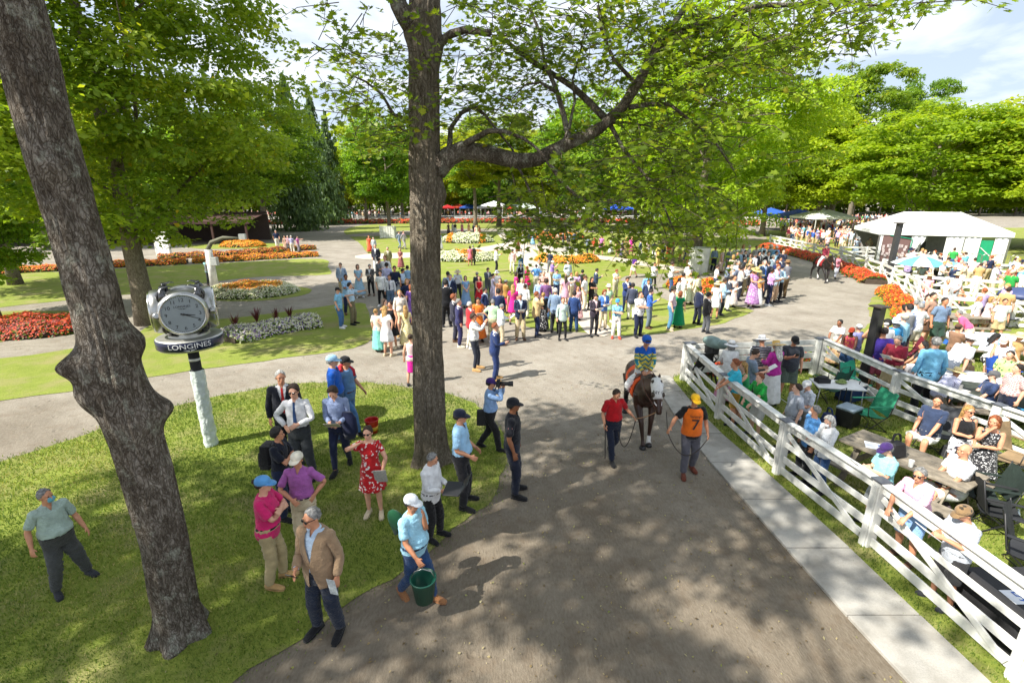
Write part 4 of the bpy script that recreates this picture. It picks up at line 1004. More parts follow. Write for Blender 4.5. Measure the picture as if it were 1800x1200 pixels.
def rx(a): c, s = math.cos(a), math.sin(a); return np.array([[1, 0, 0], [0, c, -s], [0, s, c]])
def rz_m(a): c, s = math.cos(a), math.sin(a); return np.array([[c, -s, 0], [s, c, 0], [0, 0, 1]])
def ry_m(a): c, s = math.cos(a), math.sin(a); return np.array([[c, 0, s], [0, 1, 0], [-s, 0, c]])
def axis_rot(ax, a): return np.array(Matrix.Rotation(a, 3, Vector(ax)))
def nrm(v): return v / (np.linalg.norm(v) + 1e-9)
def frame(d, n): d = nrm(d); n = nrm(n - d * (n @ d)); return np.stack([d, n, np.cross(d, n)], 1)
def ik(S, T, l1, l2, pole):
    v = T - S; L = np.linalg.norm(v); L2 = min(max(L, .12), (l1 + l2) * .997); v = v / (L + 1e-9)
    a = (l1 * l1 - l2 * l2 + L2 * L2) / (2 * L2); h = math.sqrt(max(1e-8, l1 * l1 - a * a))
    p = nrm(pole - v * (pole @ v))
    return S + v * a + p * h, S + v * L2
POSES = {
 'down': dict(L=(.25, -.05, .925), R=(-.25, -.05, .925)), 'paper': dict(L=(.09, -.30, 1.16), R=(-.09, -.30, 1.16), hp=18), 'read': dict(L=(.07, -.28, 1.24), R=(-.10, -.30, 1.20), hp=22),
 'phone': dict(R=(-.06, -.33, 1.30), L=(.25, -.04, .93), hp=15), 'phoneup': dict(R=(-.05, -.36, 1.50), L=(.07, -.32, 1.40)), 'hips': dict(L=(.20, -.05, 1.04), R=(-.20, -.05, 1.04), pole=(1, .35, 0)),
 'fold': dict(L=(-.09, -.19, 1.22), R=(.10, -.22, 1.18), pole=(1, -.2, -.6)), 'behind': dict(L=(.05, .17, 1.0), R=(-.05, .17, .98), pole=(1, .6, 0)), 'clasp': dict(L=(.03, -.20, 1.02), R=(-.03, -.21, 1.0), pole=(1, .4, -.2)),
 'pocket': dict(L=(.20, -.07, .95), R=(-.20, -.07, .95), pole=(.6, 1, 0)), 'camera': dict(L=(.05, -.27, 1.555), R=(-.06, -.20, 1.57), pole=(.6, -.1, -1)), 'rail': dict(L=(.16, -.42, 1.13), R=(-.12, -.40, 1.12), lean=14, pole=(1, .3, 0)),
 'chin': dict(R=(-.03, -.17, 1.50), L=(-.06, -.19, 1.16), pole=(.6, -.2, -1)), 'wave': dict(R=(-.10, -.18, 1.60), L=(.22, -.10, .95), pole=(1, -.2, -.4)), 'hip1': dict(R=(-.20, -.05, 1.04), L=(.06, -.20, 1.12), pole=(1, .4, 0)),
 'walk': dict(L=(.22, -.24, .99), R=(-.24, .18, .96), fL=(.09, .24, .12), fR=(-.09, -.22, .09)), 'walk2': dict(R=(-.22, -.24, .99), L=(.24, .18, .96), fR=(-.09, .24, .12), fL=(.09, -.22, .09)),
 'stride': dict(L=(.10, -.26, 1.12), R=(-.07, -.28, 1.14), fL=(.09, .20, .11), fR=(-.09, -.20, .09), hp=16), 'hold': dict(R=(-.12, -.30, 1.20), L=(.22, -.06, .94)), 'point': dict(L=(.30, -.45, 1.40), R=(-.24, -.05, .93)),
 'sit': dict(L=(.14, -.32, .98), R=(-.14, -.32, .98), sit=1), 'sitread': dict(L=(.09, -.33, 1.12), R=(-.09, -.33, 1.12), sit=1, hp=22), 'bend': dict(L=(.14, -.35, 1.0), R=(-.14, -.35, 1.0), lean=48), 'wide': dict(L=(.30, -.14, .95), R=(-.31, -.04, .95), fL=(.24, .06, .09), fR=(-.20, -.04, .09)),
}
def solve(pose, o):
    p = dict(POSES[pose]); p.update(o)
    J = {k: v.copy() for k, v in REST.items()}; sx = o.get('sx', 1.0)
    for k in J: J[k] = J[k] * np.array([sx, 1, 1])
    lean = R(p.get('lean', 0)); tw = R(p.get('twist', 0)); drop = p.get('drop', 0.0)
    Rp = np.eye(3); P0 = JP.copy()
    aL = np.array(p.get('fL', (.105 * sx, .02, .09)), float); aR = np.array(p.get('fR', (-.105 * sx, .02, .09)), float)
    if p.get('sit'):
        P0 = np.array([0, 0, .94 - .42]); aL = np.array(p.get('fL', (.15, -.46, .09)), float); aR = np.array(p.get('fR', (-.13, -.42, .09)), float)
        if 'fL' not in o and 'fL' in p: pass
    elif not p.get('ride'):
        need = 0
        for a, h in ((aL, J['HL']), (aR, J['HR'])):
            q = math.hypot(a[0] - h[0], a[1]); mx_ = math.sqrt(max(.01, .815 ** 2 - q * q)); need = max(need, (.91 - a[2]) - mx_)
        P0[2] -= need + drop
    else: pass
    if p.get('lean', 0) > 25: P0[1] += .16; Rp = rx(lean * .35)
    Rc = Rp @ rz_m(tw) @ rx(lean if p.get('lean', 0) <= 25 else lean * .65)
    PC = P0 + Rp @ (JC - JP); PH = PC + Rc @ (JH - JC)
    Rh = Rc @ rz_m(R(p.get('yaw', 0))) @ rx(R(p.get('hp', 0)) - (lean * .75 if lean else 0))
    Rm = [Rp, Rc, Rh]; Pm = [P0, PC, PH]; Jm = [JP, JC, JH]
    res = {}
    arms = []
    for n, s in (('L', 1), ('R', -1)):
        S = PC + Rc @ (J['S' + n] - JC); T = np.array(p[n], float)
        T = PC + Rc @ (T * np.array([1, 1, 1]) - JC) if not p.get('world' + n) else T
        if p.get('sit') and not p.get('world' + n): pass
        pole = np.array(p.get('pole', (.5, .7, -.6)), float) * np.array([s, 1, 1]); pole = Rc @ pole
        E, W = ik(S, T, .275, .25, pole)
        ua, fa = E - S, W - E; nt = np.cross(ua, fa)
        nr = np.array([-1., 0, 0]); Fr = frame(J['D' + n], nr)
        Ru = frame(ua, nt) @ Fr.T; Rf = frame(fa, nt) @ Fr.T
        roll = R(p.get('roll', 0)) * s
        Rhnd = axis_rot(nrm(fa), roll) @ Rf
        arms.append((Ru, Rf, Rhnd, S, E, W)); res['S' + n], res['E' + n], res['W' + n] = S, E, W
        res['hand' + n] = W + nrm(fa) * .10
    for i in (0, 1, 2):
        for q in range(2):
            Rm.append(arms[q][i]); Pm.append(arms[q][3 + i]); Jm.append(J[('S', 'E', 'W')[i] + 'LR'[q]])
    lg = []
    for n, s, a in (('L', 1, aL), ('R', -1, aR)):
        Hh = P0 + Rp @ (J['H' + n] - JP); pole = np.array(p.get('kpole', (.12, -1, .1)), float) * np.array([s, 1, 1])
        K, A_ = ik(Hh, a, .42, .40, pole)
        th, sh = K - Hh, A_ - K; nt = np.cross(th, sh); nr = np.array([1., 0, 0])
        Rt = frame(th, nt) @ frame(J['K' + n] - J['H' + n], nr).T; Rs = frame(sh, nt) @ frame(J['A' + n] - J['K' + n], nr).T
        pit = R(p.get('toe' + n, 0)) + (R(24) if a[1] > .15 and not p.get('sit') and not p.get('ride') else 0)
        Rf = rz_m(R(p.get('fy', 6)) * s) @ rx(pit)
        lg.append((Rt, Rs, Rf, Hh, K, A_)); res['K' + n] = K; res['A' + n] = A_
    for i in (0, 1, 2):
        for q in range(2):
            Rm.append(lg[q][i]); Pm.append(lg[q][3 + i]); Jm.append(J[('H', 'K', 'A')[i] + 'LR'[q]])
    res['Rc'], res['PC'], res['Rh'], res['PH'], res['P0'] = Rc, PC, Rh, PH, P0
    return np.array(Rm), np.array(Pm), np.array(Jm), res
def shape_rest(V, sex, fat, sx):
    V = V.copy(); z = V[:, 2]
    tors = (np.abs(V[:, 0]) < .21) & (z > .78) & (z < 1.47) | (z < .85) & (z > .6)
    arm = np.clip((np.abs(V[:, 0]) - .17) / .04, 0, 1) * (z > .8)
    b = lambda c, w: np.exp(-((z - c) / w) ** 2)
    k = (1 - arm)
    if sex == 'f':
        V[:, 0] *= 1 + k * (.10 * b(.90, .10) - .10 * b(1.12, .09))
        bu = np.exp(-(((np.abs(V[:, 0]) - .07) / .055) ** 2 + ((z - 1.295) / .06) ** 2)) * (V[:, 1] < -.02); V[:, 1] -= .036 * bu
    V[:, 0] *= 1 + k * fat * .20 * b(1.06, .17)
    V[:, 1] = np.where(V[:, 1] < 0, V[:, 1] * (1 + k * fat * .75 * b(1.07, .13)), V[:, 1] * (1 + k * fat * .2 * b(1.05, .16)))
    V[:, 0] *= sx
    return V

# ---- cloth, skin, hair
def cloth(col, pat=None, col2=None, rough=.85, name='cloth'):
    key = ('cloth', tuple(col), pat, tuple(col2) if col2 else None)
    if key in _mats: return _mats[key]
    m, n, l, b = new_mat('cloth')
    a = N(n, 'ShaderNodeAttribute'); a.attribute_name = 'rest'; v = a.outputs['Vector']
    base = None
    if pat in ('floral', 'print', 'camo'):
        sc = {'floral': 15.0, 'print': 28.0, 'camo': 12.0}[pat]
        t = N(n, 'ShaderNodeTexVoronoi', Scale=sc); t.inputs['Randomness'].default_value = 1.0
        ns = N(n, 'ShaderNodeTexNoise', Scale=sc * 2.0, Detail=2.0); l.new(v, ns.inputs['Vector'])
        mv = N(n, 'ShaderNodeMixRGB'); mv.inputs['Fac'].default_value = .06; l.new(v, mv.inputs['Color1']); l.new(ns.outputs['Color'], mv.inputs['Color2']); l.new(mv.outputs[0], t.inputs['Vector'])
        r = ramp(n, [(.30, col2), (.36, col)]); l.new(t.outputs['Distance'], r.inputs[0]); base = r.outputs[0]
    elif pat in ('stripe', 'plaid', 'vstripe'):
        sp = N(n, 'ShaderNodeSeparateXYZ'); l.new(v, sp.inputs[0])
        def band(o, f, wd):
            mm = N(n, 'ShaderNodeMath', operation='MULTIPLY'); mm.inputs[1].default_value = f; l.new(o, mm.inputs[0])
            fr = N(n, 'ShaderNodeMath', operation='FRACT'); l.new(mm.outputs[0], fr.inputs[0])
            g = N(n, 'ShaderNodeMath', operation='GREATER_THAN'); g.inputs[1].default_value = wd; l.new(fr.outputs[0], g.inputs[0]); return g.outputs[0]
        o1 = band(sp.outputs['Z'], 22 if pat != 'plaid' else 26, .62) if pat != 'vstripe' else band(sp.outputs['X'], 34, .6)
        mx1 = N(n, 'ShaderNodeMixRGB'); mx1.inputs['Color1'].default_value = (*col, 1); mx1.inputs['Color2'].default_value = (*col2, 1); l.new(o1, mx1.inputs['Fac']); base = mx1.outputs[0]
        if pat == 'plaid':
            o2 = band(sp.outputs['X'], 30, .6); mx2 = N(n, 'ShaderNodeMixRGB'); mx2.inputs['Color2'].default_value = (*col2, 1); l.new(base, mx2.inputs['Color1'])
            h = N(n, 'ShaderNodeMath', operation='MULTIPLY'); h.inputs[1].default_value = .6; l.new(o2, h.inputs[0]); l.new(h.outputs[0], mx2.inputs['Fac']); base = mx2.outputs[0]
    elif pat == 'chevron':
        sp = N(n, 'ShaderNodeSeparateXYZ'); l.new(v, sp.inputs[0])
        ab = N(n, 'ShaderNodeMath', operation='ABSOLUTE'); l.new(sp.outputs['X'], ab.inputs[0])
        pp = N(n, 'ShaderNodeMath', operation='PINGPONG'); pp.inputs[1].default_value = .085; l.new(ab.outputs[0], pp.inputs[0])
        ad = N(n, 'ShaderNodeMath', operation='ADD'); l.new(sp.outputs['Z'], ad.inputs[0]); l.new(pp.outputs[0], ad.inputs[1])
        m1 = N(n, 'ShaderNodeMath', operation='MULTIPLY'); m1.inputs[1].default_value = 8.5; l.new(ad.outputs[0], m1.inputs[0])
        fr = N(n, 'ShaderNodeMath', operation='FRACT'); l.new(m1.outputs[0], fr.inputs[0]); g = N(n, 'ShaderNodeMath', operation='GREATER_THAN'); g.inputs[1].default_value = .6; l.new(fr.outputs[0], g.inputs[0])
        tp = N(n, 'ShaderNodeMath', operation='LESS_THAN'); tp.inputs[1].default_value = 1.385; l.new(sp.outputs['Z'], tp.inputs[0])
        mx1 = N(n, 'ShaderNodeMixRGB'); mx1.inputs['Color1'].default_value = (*col, 1); mx1.inputs['Color2'].default_value = (.02, .22, .30, 1); l.new(g.outputs[0], mx1.inputs['Fac'])
        mx2 = N(n, 'ShaderNodeMixRGB'); l.new(tp.outputs[0], mx2.inputs['Fac']); mx2.inputs['Color1'].default_value = (*col2, 1); l.new(mx1.outputs[0], mx2.inputs['Color2']); base = mx2.outputs[0]
    ns = N(n, 'ShaderNodeTexNoise', Scale=9.0, Detail=4.0); l.new(v, ns.inputs['Vector'])
    rp = ramp(n, [(.3, (.78, .78, .78)), (.7, (1.06, 1.06, 1.06))]); l.new(ns.outputs['Fac'], rp.inputs[0])
    mu = N(n, 'ShaderNodeMixRGB', blend_type='MULTIPLY'); mu.inputs['Fac'].default_value = 1; l.new(rp.outputs[0], mu.inputs['Color2'])
    if base is None: mu.inputs['Color1'].default_value = (*col, 1)
    else: l.new(base, mu.inputs['Color1'])
    l.new(mu.outputs[0], b.inputs['Base Color']); b.inputs['Roughness'].default_value = rough; b.inputs['Specular IOR Level'].default_value = .25
    b.inputs['Sheen Weight'].default_value = .15
    nb = N(n, 'ShaderNodeTexNoise', Scale=26.0, Detail=3.0, Distortion=1.2); l.new(v, nb.inputs['Vector'])
    bp = N(n, 'ShaderNodeBump', Strength=.8, Distance=.02); l.new(nb.outputs['Fac'], bp.inputs['Height']); l.new(bp.outputs[0], b.inputs['Normal'])
    _mats[key] = m
    return m
def skin(col):
    key = ('skin', tuple(col))
    if key in _mats: return _mats[key]
    m = plain('skin', col, .5, 0, .12, 60, .06, 14, spec=.4); b = m.node_tree.nodes['Principled BSDF']
    b.inputs['Subsurface Weight'].default_value = .0
    _mats[key] = m; return m
def hairmat(col):
    return plain('hair', col, .6, 0, .9, 70, .35, 30)
CN = {'white': 'eeeeee', 'dark': '26221f', 'offwhite': 'e4ddca', 'cream': 'dccfa6', 'black': '17171a', 'charcoal': '2e3036', 'grey': '77797d', 'lightgrey': 'a9adb2', 'navy': '1b2747', 'blue': '3159a6', 'brightblue': '1c5fc4', 'lightblue': '98bfe0', 'paleblue': 'c0d4ea', 'turquoise': '6fb8cc', 'aqua': '8fd3d6', 'mint': 'bdd8cb', 'palegreen': 'b6d3ae', 'green': '2c9a45', 'emerald': '0b8f5a', 'olive': '6b6a3e', 'khaki': 'b8a57c', 'tan': 'c09a66', 'beige': 'd3c3a4', 'brown': '5d4230', 'yellow': 'e0cf5a', 'mustard': 'b08a35', 'orange': 'e36a22', 'red': 'c22a2a', 'maroon': '86283c', 'pink': 'e6a9b8', 'palepink': 'eec9cd', 'hotpink': 'd8286e', 'magenta': 'c81e8c', 'purple': '6a3f96', 'lilac': 'b3a0cf', 'plum': '4a3557', 'denim': '34547e', 'paledenim': '7f9dc0', 'teal': '2f8d8f', 'steel': '5c7088', 'coral': 'e2705c'}
CW = {'offwhite': 'off-white', 'lightgrey': 'light grey', 'brightblue': 'bright blue', 'lightblue': 'light blue', 'paleblue': 'pale blue', 'palegreen': 'pale green', 'palepink': 'pale pink', 'hotpink': 'hot pink', 'denim': 'blue denim', 'paledenim': 'pale denim', 'steel': 'slate blue'}
SKINS = [srgb('d9a58a'), srgb('c98f6f'), srgb('e0b199'), srgb('8a5a3e'), srgb('593722'), srgb('b9805f')]
HAIRS = {'brown': srgb('3b281a'), 'black': srgb('151210'), 'blond': srgb('b08a4e'), 'grey': srgb('8b8a88'), 'whitehair': srgb('d2cfc8'), 'ginger': srgb('8c4a22'), 'dark': srgb('231914')}
WORD = {'tee': 'T-shirt', 'polo': 'polo shirt', 'shirt': 'shirt', 'loose': 'shirt', 'tank': 'tank top', 'jacket': 'jacket', 'vest': 'vest', 'trousers': 'trousers', 'slim': 'slim trousers', 'shorts': 'shorts', 'sshorts': 'shorts', 'dress': 'dress', 'sdress': 'dress', 'ldress': 'long dress', 'skirt': 'skirt', 'lskirt': 'long skirt', 'pencil': 'skirt', 'cardigan': 'cardigan', 'cap': 'cap', 'sunhat': 'sun hat', 'straw': 'wide hat', 'fedora': 'brimmed hat', 'helmet': 'helmet'}
def cmat(spec):
    """'navy' or 'red*floral*white'"""
    q = spec.split('*'); c = srgb(CN.get(q[0], q[0])); c = tuple(min(.82, x) for x in c)
    return cloth(c, q[1], srgb(CN.get(q[2], q[2]))) if len(q) > 1 else cloth(c)
PEOPLE = []
COVER = {'tee': (.86, 1.44, .37, 9), 'polo': (.94, 1.40, .39, 9), 'shirt': (.94, 1.42, .93, 9), 'loose': (.82, 1.45, .93, 9), 'tank': (.88, 1.36, 0, 9), 'jacket': (.80, 1.41, .93, 9), 'vest': (.94, 1.36, 0, 9), 'cardigan': (.88, 1.40, .90, 9), 'bib': (.93, 1.42, 0, 9),
         'trousers': (.80, 1.00, 0, .12), 'slim': (.80, 1.00, 0, .14), 'shorts': (.80, 1.00, 0, .57), 'sshorts': (.80, 1.0, 0, .73), 'dress': (.62, 1.37, 0, .9), 'sdress': (.65, 1.41, .25, .9), 'ldress': (.3, 1.40, .23, .9), 'skirt': (.62, 1.04, 0, 9), 'lskirt': (.3, 1.04, 0, 9), 'pencil': (.6, 1.04, 0, 9)}
_nc = {}
def normals(nm, lod):
    if (nm, lod) not in _nc:
        V, F, _ = AS[nm][lod]; fn = np.cross(V[F[:, 1]] - V[F[:, 0]], V[F[:, 2]] - V[F[:, 0]]); Nn = np.zeros_like(V)
        for i in range(3): np.add.at(Nn, F[:, i], fn)
        _nc[(nm, lod)] = Nn / (np.linalg.norm(Nn, axis=1, keepdims=True) + 1e-12)
    return _nc[(nm, lod)]
def tuck(nm, lod, garments, amt):
    """body (or an inner shirt) kept a little slimmer where clothing lies over it"""
    V, F, W_ = AS[nm][lod]; cov = np.zeros(len(V), bool); z = V[:, 2]
    arm = W_[:, 3:9].sum(1) > .5; leg = W_[:, 9:15].sum(1) > .45
    t = ((np.abs(V[:, 0]) - .165) * math.sin(ARM_A) - (z - 1.425) * math.cos(ARM_A)) / .525
    for g in garments:
        if g not in COVER: continue
        a, b, sl, lz = COVER[g]
        cov |= (~arm) & (z > a) & (z < b) & ~((nm != 'body') & (V[:, 1] < -.02) & (np.abs(V[:, 0]) < .085))
        cov |= arm & (t < sl) & (z < 1.47) & (sl > 0)
        if lz < 5: cov |= (~arm) & (z < .95) & (z > lz)
    return V - normals(nm, lod) * (cov * amt)[:, None]
def posed(nm, lod, RP, sex, fat, sx, name, mat, parent, only=None, under=None):
    V, F, W_ = AS[nm][lod]
    if under: V = tuck(nm, lod, under, .016 if nm == 'body' else .014)
    if only is not None:
        k = (V[F].mean(1)[:, 0] * only > 0); F = F[k]; u, inv = np.unique(F, return_inverse=True); V = V[u]; W_ = W_[u]; F = inv.reshape(-1, 3)
    Vs = shape_rest(V, sex, fat, sx) if nm not in ('hair', 'full', 'fringe', 'long', 'bob', 'bun', 'cap', 'sunhat', 'straw', 'fedora', 'helmet', 'sunglasses', 'eye', 'mouth', 'face_mask') else V * np.array([sx if lod > 2 else 1, 1, 1])
    if nm == 'body':
        hd = V[:, 2] > 1.5; Vs[hd] = V[hd]
    Rm, Pm, Jm, _ = RP
    D = Vs[:, None, :] - Jm[None]
    X = np.einsum('vb,bij,vbj->vi', W_, Rm, D) + W_ @ Pm
    me = mesh_np(name, X, F, True)
    a = me.attributes.new('rest', 'FLOAT_VECTOR', 'POINT'); a.data.foreach_set('vector', np.ascontiguousarray(V, dtype=np.float32).ravel())
    me.materials.append(mat)
    o = bpy.data.objects.new(name, me); COL.objects.link(o)
    if parent is not None: o.parent = parent
    return o
def person(x, y, h, face, sex, pose, top, bot, hair='hair:brown', hat=None, shoe='black', sk=0, lod=1, label=None, group=None, z=0.0, inner=None, tie=None, belt=None, glasses=False, mask=None, extra=(), fat=None, seed=None, **o):
    rg = random.Random(int(x * 137 + y * 911) if seed is None else seed)
    sx = .93 if sex == 'f' else 1.0
    if fat is None: fat = rg.uniform(0, .45) if sex == 'm' else rg.uniform(0, .2)
    oo = dict(sx=sx); oo.update(o)
    if 'yaw' not in oo: oo['yaw'] = rg.uniform(-18, 18)
    if 'fL' not in oo and 'fL' not in POSES[pose] and not POSES[pose].get('sit') and not oo.get('ride'):
        oo['fL'] = (.11 + rg.uniform(0, .05), rg.uniform(-.06, .06), .09); oo['fR'] = (-.11 - rg.uniform(0, .05), rg.uniform(-.06, .06), .09)
    if 'lean' not in oo and 'lean' not in POSES[pose]: oo['lean'] = rg.uniform(-2, 4)
    RP = solve(pose, oo)
    tk, tcol = top.split(':'); _g = [tk] + ([bot.split(':')[0]] if bot and bot != '-' else []) + (['polo'] if inner else [])
    b = posed('body', lod, RP, sex, fat, sx, 'person', skin(SKINS[sk]), None, under=_g)
    b.location = (x, y, z + .012); s = h / 1.765; b.scale = (s, s, s); b.rotation_euler = (0, 0, R(face))
    tag(b, label, 'person', group)
    P = lambda nm, name, mat, **k: posed(nm, lod, RP, sex, fat, sx, name, mat, b, **k)
    tk, tcol = top.split(':'); PNAME = {'tee': 'shirt', 'polo': 'shirt', 'shirt': 'shirt', 'loose': 'shirt', 'tank': 'tank_top', 'sdress': 'dress', 'ldress': 'dress', 'slim': 'trousers', 'sshorts': 'shorts', 'lskirt': 'skirt', 'pencil': 'skirt'}
    if bot and bot != '-':
        bk, bc = bot.split(':'); P(bk, PNAME.get(bk, bk), cmat(bc))
        if belt: P('belt', 'belt', cmat(belt))
    if inner: P('shirt' if tk == 'jacket' else 'polo', 'shirt', cmat(inner), under=[tk])
    P(tk, PNAME.get(tk, tk), cmat(tcol))
    if tie: P('tie', 'tie', cmat(tie))
    if shoe and shoe != '-':
        for s_ in (1, -1): P('shoe', 'shoe', cmat(shoe), only=s_)
    if hair and hair != '-':
        hk, hc = hair.split(':'); P(hk, 'hair', hairmat(HAIRS[hc]))
    if hat:
        hk, hc = hat.split(':'); P(hk, {'cap': 'cap', 'helmet': 'helmet'}.get(hk, 'hat'), cmat(hc))
    if lod == 0:
        if glasses: P('sunglasses', 'sunglasses', plain('dark_lens', (.012, .012, .014), .15))
        else:
            for s_ in (1, -1): P('eye', 'eye', plain('eye', (.03, .022, .018), .3), only=s_)
        P('mouth', 'mouth', plain('lips', tuple(c * .72 for c in SKINS[sk][:1]) + tuple(c * .5 for c in SKINS[sk][1:]), .5))
    if mask: P('face_mask', 'face_mask', cmat(mask))
    for nm, name, c in extra: P(nm, name, cmat(c))
    M = Matrix.Translation(b.location) @ Matrix.Rotation(R(face), 4, 'Z') @ Matrix.Scale(s, 4)
    b_res = {k: M @ Vector(v) for k, v in RP[3].items() if k[:4] == 'hand' or k in ('WL', 'WR', 'PH', 'PC', 'P0', 'AL', 'AR', 'EL', 'ER')}
    b_res['M'] = M; b_res['fwd'] = Vector((math.sin(R(face)), -math.cos(R(face)), 0)); b_res['obj'] = b; b_res['RP'] = RP; b_res['s'] = s
    PEOPLE.append((b, x, y, top, bot, hat, sex))
    return b_res
# ------------------------------------------------------------------ white paddock fences
M_WHITE = plain('white_paint', (.70, .70, .66), .6, 0, .35, 30, .14, 4.0, coords='Object')
M_CAPM = plain('grey_metal_cap', (.16, .17, .19), .5, .6, .1)
M_BLACK = plain('black_fabric', (.018, .018, .02), .8, 0, .3, 50)
M_STEEL = plain('brushed_steel', (.40, .40, .39), .30, .95, .05, 60, .08, 5)
M_WOOD = plain('weathered_wood', (.24, .205, .155), .9, 0, .7, 26, .2, 9)
M_RUB = plain('black_plastic', (.02, .02, .022), .5)
_bars = {}
def board(name, a, b, w, h, parent, mat=M_WHITE, up=(0, 0, 1), bev=.004):
    a, b = Vector(a), Vector(b); L = (b - a).length; key = (round(L, 1), w, h)
    d = (b - a).normalized(); x = d.cross(Vector(up)).normalized(); yv = x.cross(d).normalized()
    if key not in _bars:
        _bars[key] = MB().box((0, 0, 0), (w, round(L, 1), h)).build(name, mat, parent, bevel=bev); o = _bars[key]
    else: o = link(name, _bars[key].data, mat, parent)
    o.matrix_local = Matrix.Translation((a + b) / 2) @ Matrix((x, d, yv)).transposed().to_4x4() @ Matrix.Diagonal((1, L / round(L, 1), 1, 1))
    return o
def fence(posts, label, H=1.08, detail=2, close=True, kind='brace', group=None):
    """a rail fence whose panels step from post to post"""
    P = [Vector((p[0], p[1], 0)) for p in posts]
    t = empty('paddock_fence', P[0]); tag(t, label, 'fence', group); O = P[0]; P = [p - O for p in P]
    for i, p in enumerate(P):
        q = P[min(i + 1, len(P) - 1)] - P[max(i - 1, 0)]; rz = math.atan2(q.y, q.x)
        if detail == 2:
            o = MB().box((0, 0, H / 2 - .05), (.15, .15, H + .14)).build('post', M_WHITE, t, bevel=.006); o.location = p; o.rotation_euler.z = rz
            c = MB().box((0, 0, H + .045), (.19, .19, .018)).box((0, 0, H + .07), (.16, .16, .035), taper=.25).build('cap', M_CAPM, o)
            f = MB().box((0, -.088, H / 2 - .04), (.10, .02, H + .02)).build('facing_board', M_WHITE, o, bevel=.003)
        else:
            board('post', p + Vector((0, 0, -.02)), p + Vector((0, 0, H + .05)), .13, .13, t, up=(1, 0, 0))
    for i in range(len(P) - 1):
        a, b = P[i], P[i + 1]; d = (b - a).normalized(); nrm_ = Vector((-d.y, d.x, 0)) * (.03 if detail == 2 else 0); g = d * (.078 if detail == 2 else .06)
        z = lambda k: Vector((0, 0, k))
        if kind == 'solid':
            for j, (zc, hh) in enumerate([(1.0, .15), (.80, .16), (.60, .16), (.30, .20)]): board('board', a + g + z(zc), b - g + z(zc), .028, hh, t)
            continue
        board('top_rail', a + g + z(H - .06), b - g + z(H - .06), .035, .15, t)
        if detail == 2: board('cap_rail', a + g + z(H + .028), b - g + z(H + .028), .15, .022, t)
        for zc, hh in ((.66, .10), (.36, .13), (.12, .14)): board('rail', a + g + z(zc * H / 1.08), b - g + z(zc * H / 1.08), .030, hh, t)
        off = Vector((d.y, -d.x, 0)) * .034
        board('brace', a + g * 1.5 + z(H - .18) + off, b - g * 1.5 + z(.12) + off, .028, .09, t)
        if kind == 'cross': board('brace', a + g * 1.5 + z(.12) - off, b - g * 1.5 + z(H - .18) - off, .028, .09, t)
    return t
F0, F1, F2, F3, F4 = [at(*p) for p in [(1201, 668), (1263, 735), (1367, 832), (1522, 957), (1786, 1195)]]
F5 = F4 + (F4 - F3)
fence([F0, F1, F2, F3, F4, F5], 'white braced fence running along the concrete sidewalk')
FA, FB, FC = at(1437, 657), at(1562, 727), at(1730, 799)
FD = FC + (FC - FB); FE = FD + (FC - FB)
fence([FA, FB, FC, FD, FE], 'white braced fence inside the enclosure, behind the green folding chairs')
mid = F0.lerp(FA, .5)
fence([F0 + Vector((.18, .06, 0)), mid, FA - Vector((.18, .02, 0))], 'short white boarded fence at the far end of the enclosure, behind the camera tripod', kind='solid')
def pfence(pp, label, n, **k):
    Q = [at(*p) for p in pp]; seg = [(Q[i + 1] - Q[i]).length for i in range(len(Q) - 1)]; tot = sum(seg); out = []
    for j in range(n + 1):
        s_ = tot * j / n; i = 0
        while i < len(seg) - 1 and s_ > seg[i]: s_ -= seg[i]; i += 1
        out.append(Q[i].lerp(Q[i + 1], min(1, s_ / seg[i])))
    return fence(out, label, detail=1, kind='cross', **k)
pfence([(1652, 574), (1600, 524), (1545, 492), (1470, 462), (1400, 443), (1352, 431)], 'white crossed fence behind the red flower strips of the horse path', 14)
pfence([(1660, 566), (1960, 590)], 'white crossed fence behind the picnickers in the pink and blue shirts', 5)
pfence([(1604, 520), (1960, 548)], 'white crossed fence between the umbrella and the picnic tables', 6)
pfence([(1548, 484), (1960, 506)], 'white crossed fence right in front of the white tent', 8)
pfence([(1474, 456), (1560, 458), (1640, 478)], 'white crossed fence left of the white tent, below the dense crowd', 5)
pfence([(-300, 393), (500, 390), (1000, 387), (1350, 392)], 'long white rail fence across the far side of the paddock', 60)

# ------------------------------------------------------------------ flower beds
def flower_mat(name, cols):
    m = leaf_mat(name, cols, trans=.25, rough=.6)
    for nd in m.node_tree.nodes:
        if nd.type == 'MAP_RANGE': nd.inputs['To Min'].default_value = .5 if nd.inputs['To Max'].default_value < .6 else 1; nd.inputs['To Max'].default_value = .5 if nd.inputs['To Min'].default_value == .5 else 1
        if nd.type == 'MIX_RGB' and nd.blend_type == 'MULTIPLY': nd.inputs['Color2'].default_value = (1, 1, 1, 1)
    return m
FM = {'red': flower_mat('red_blossom', [(0, (.42, .02, .01)), (.6, (.70, .07, .02)), (1, (.82, .18, .05))]), 'orange': flower_mat('orange_blossom', [(0, (.55, .11, .008)), (.5, (.82, .28, .015)), (1, (.85, .50, .04))]),
      'white': flower_mat('white_blossom', [(0, (.45, .50, .22)), (.4, (.70, .69, .42)), (1, (.85, .84, .72))]), 'darkred': flower_mat('dark_red_blossom', [(0, (.10, .015, .012)), (.6, (.24, .03, .02)), (1, (.42, .09, .03))]), 'purple': flower_mat('purple_blossom', [(0, (.08, .04, .16)), (.6, (.28, .16, .40)), (1, (.78, .76, .78))])}
M_SOIL = plain('soil', (.07, .05, .035), .95, 0, .6, 20)
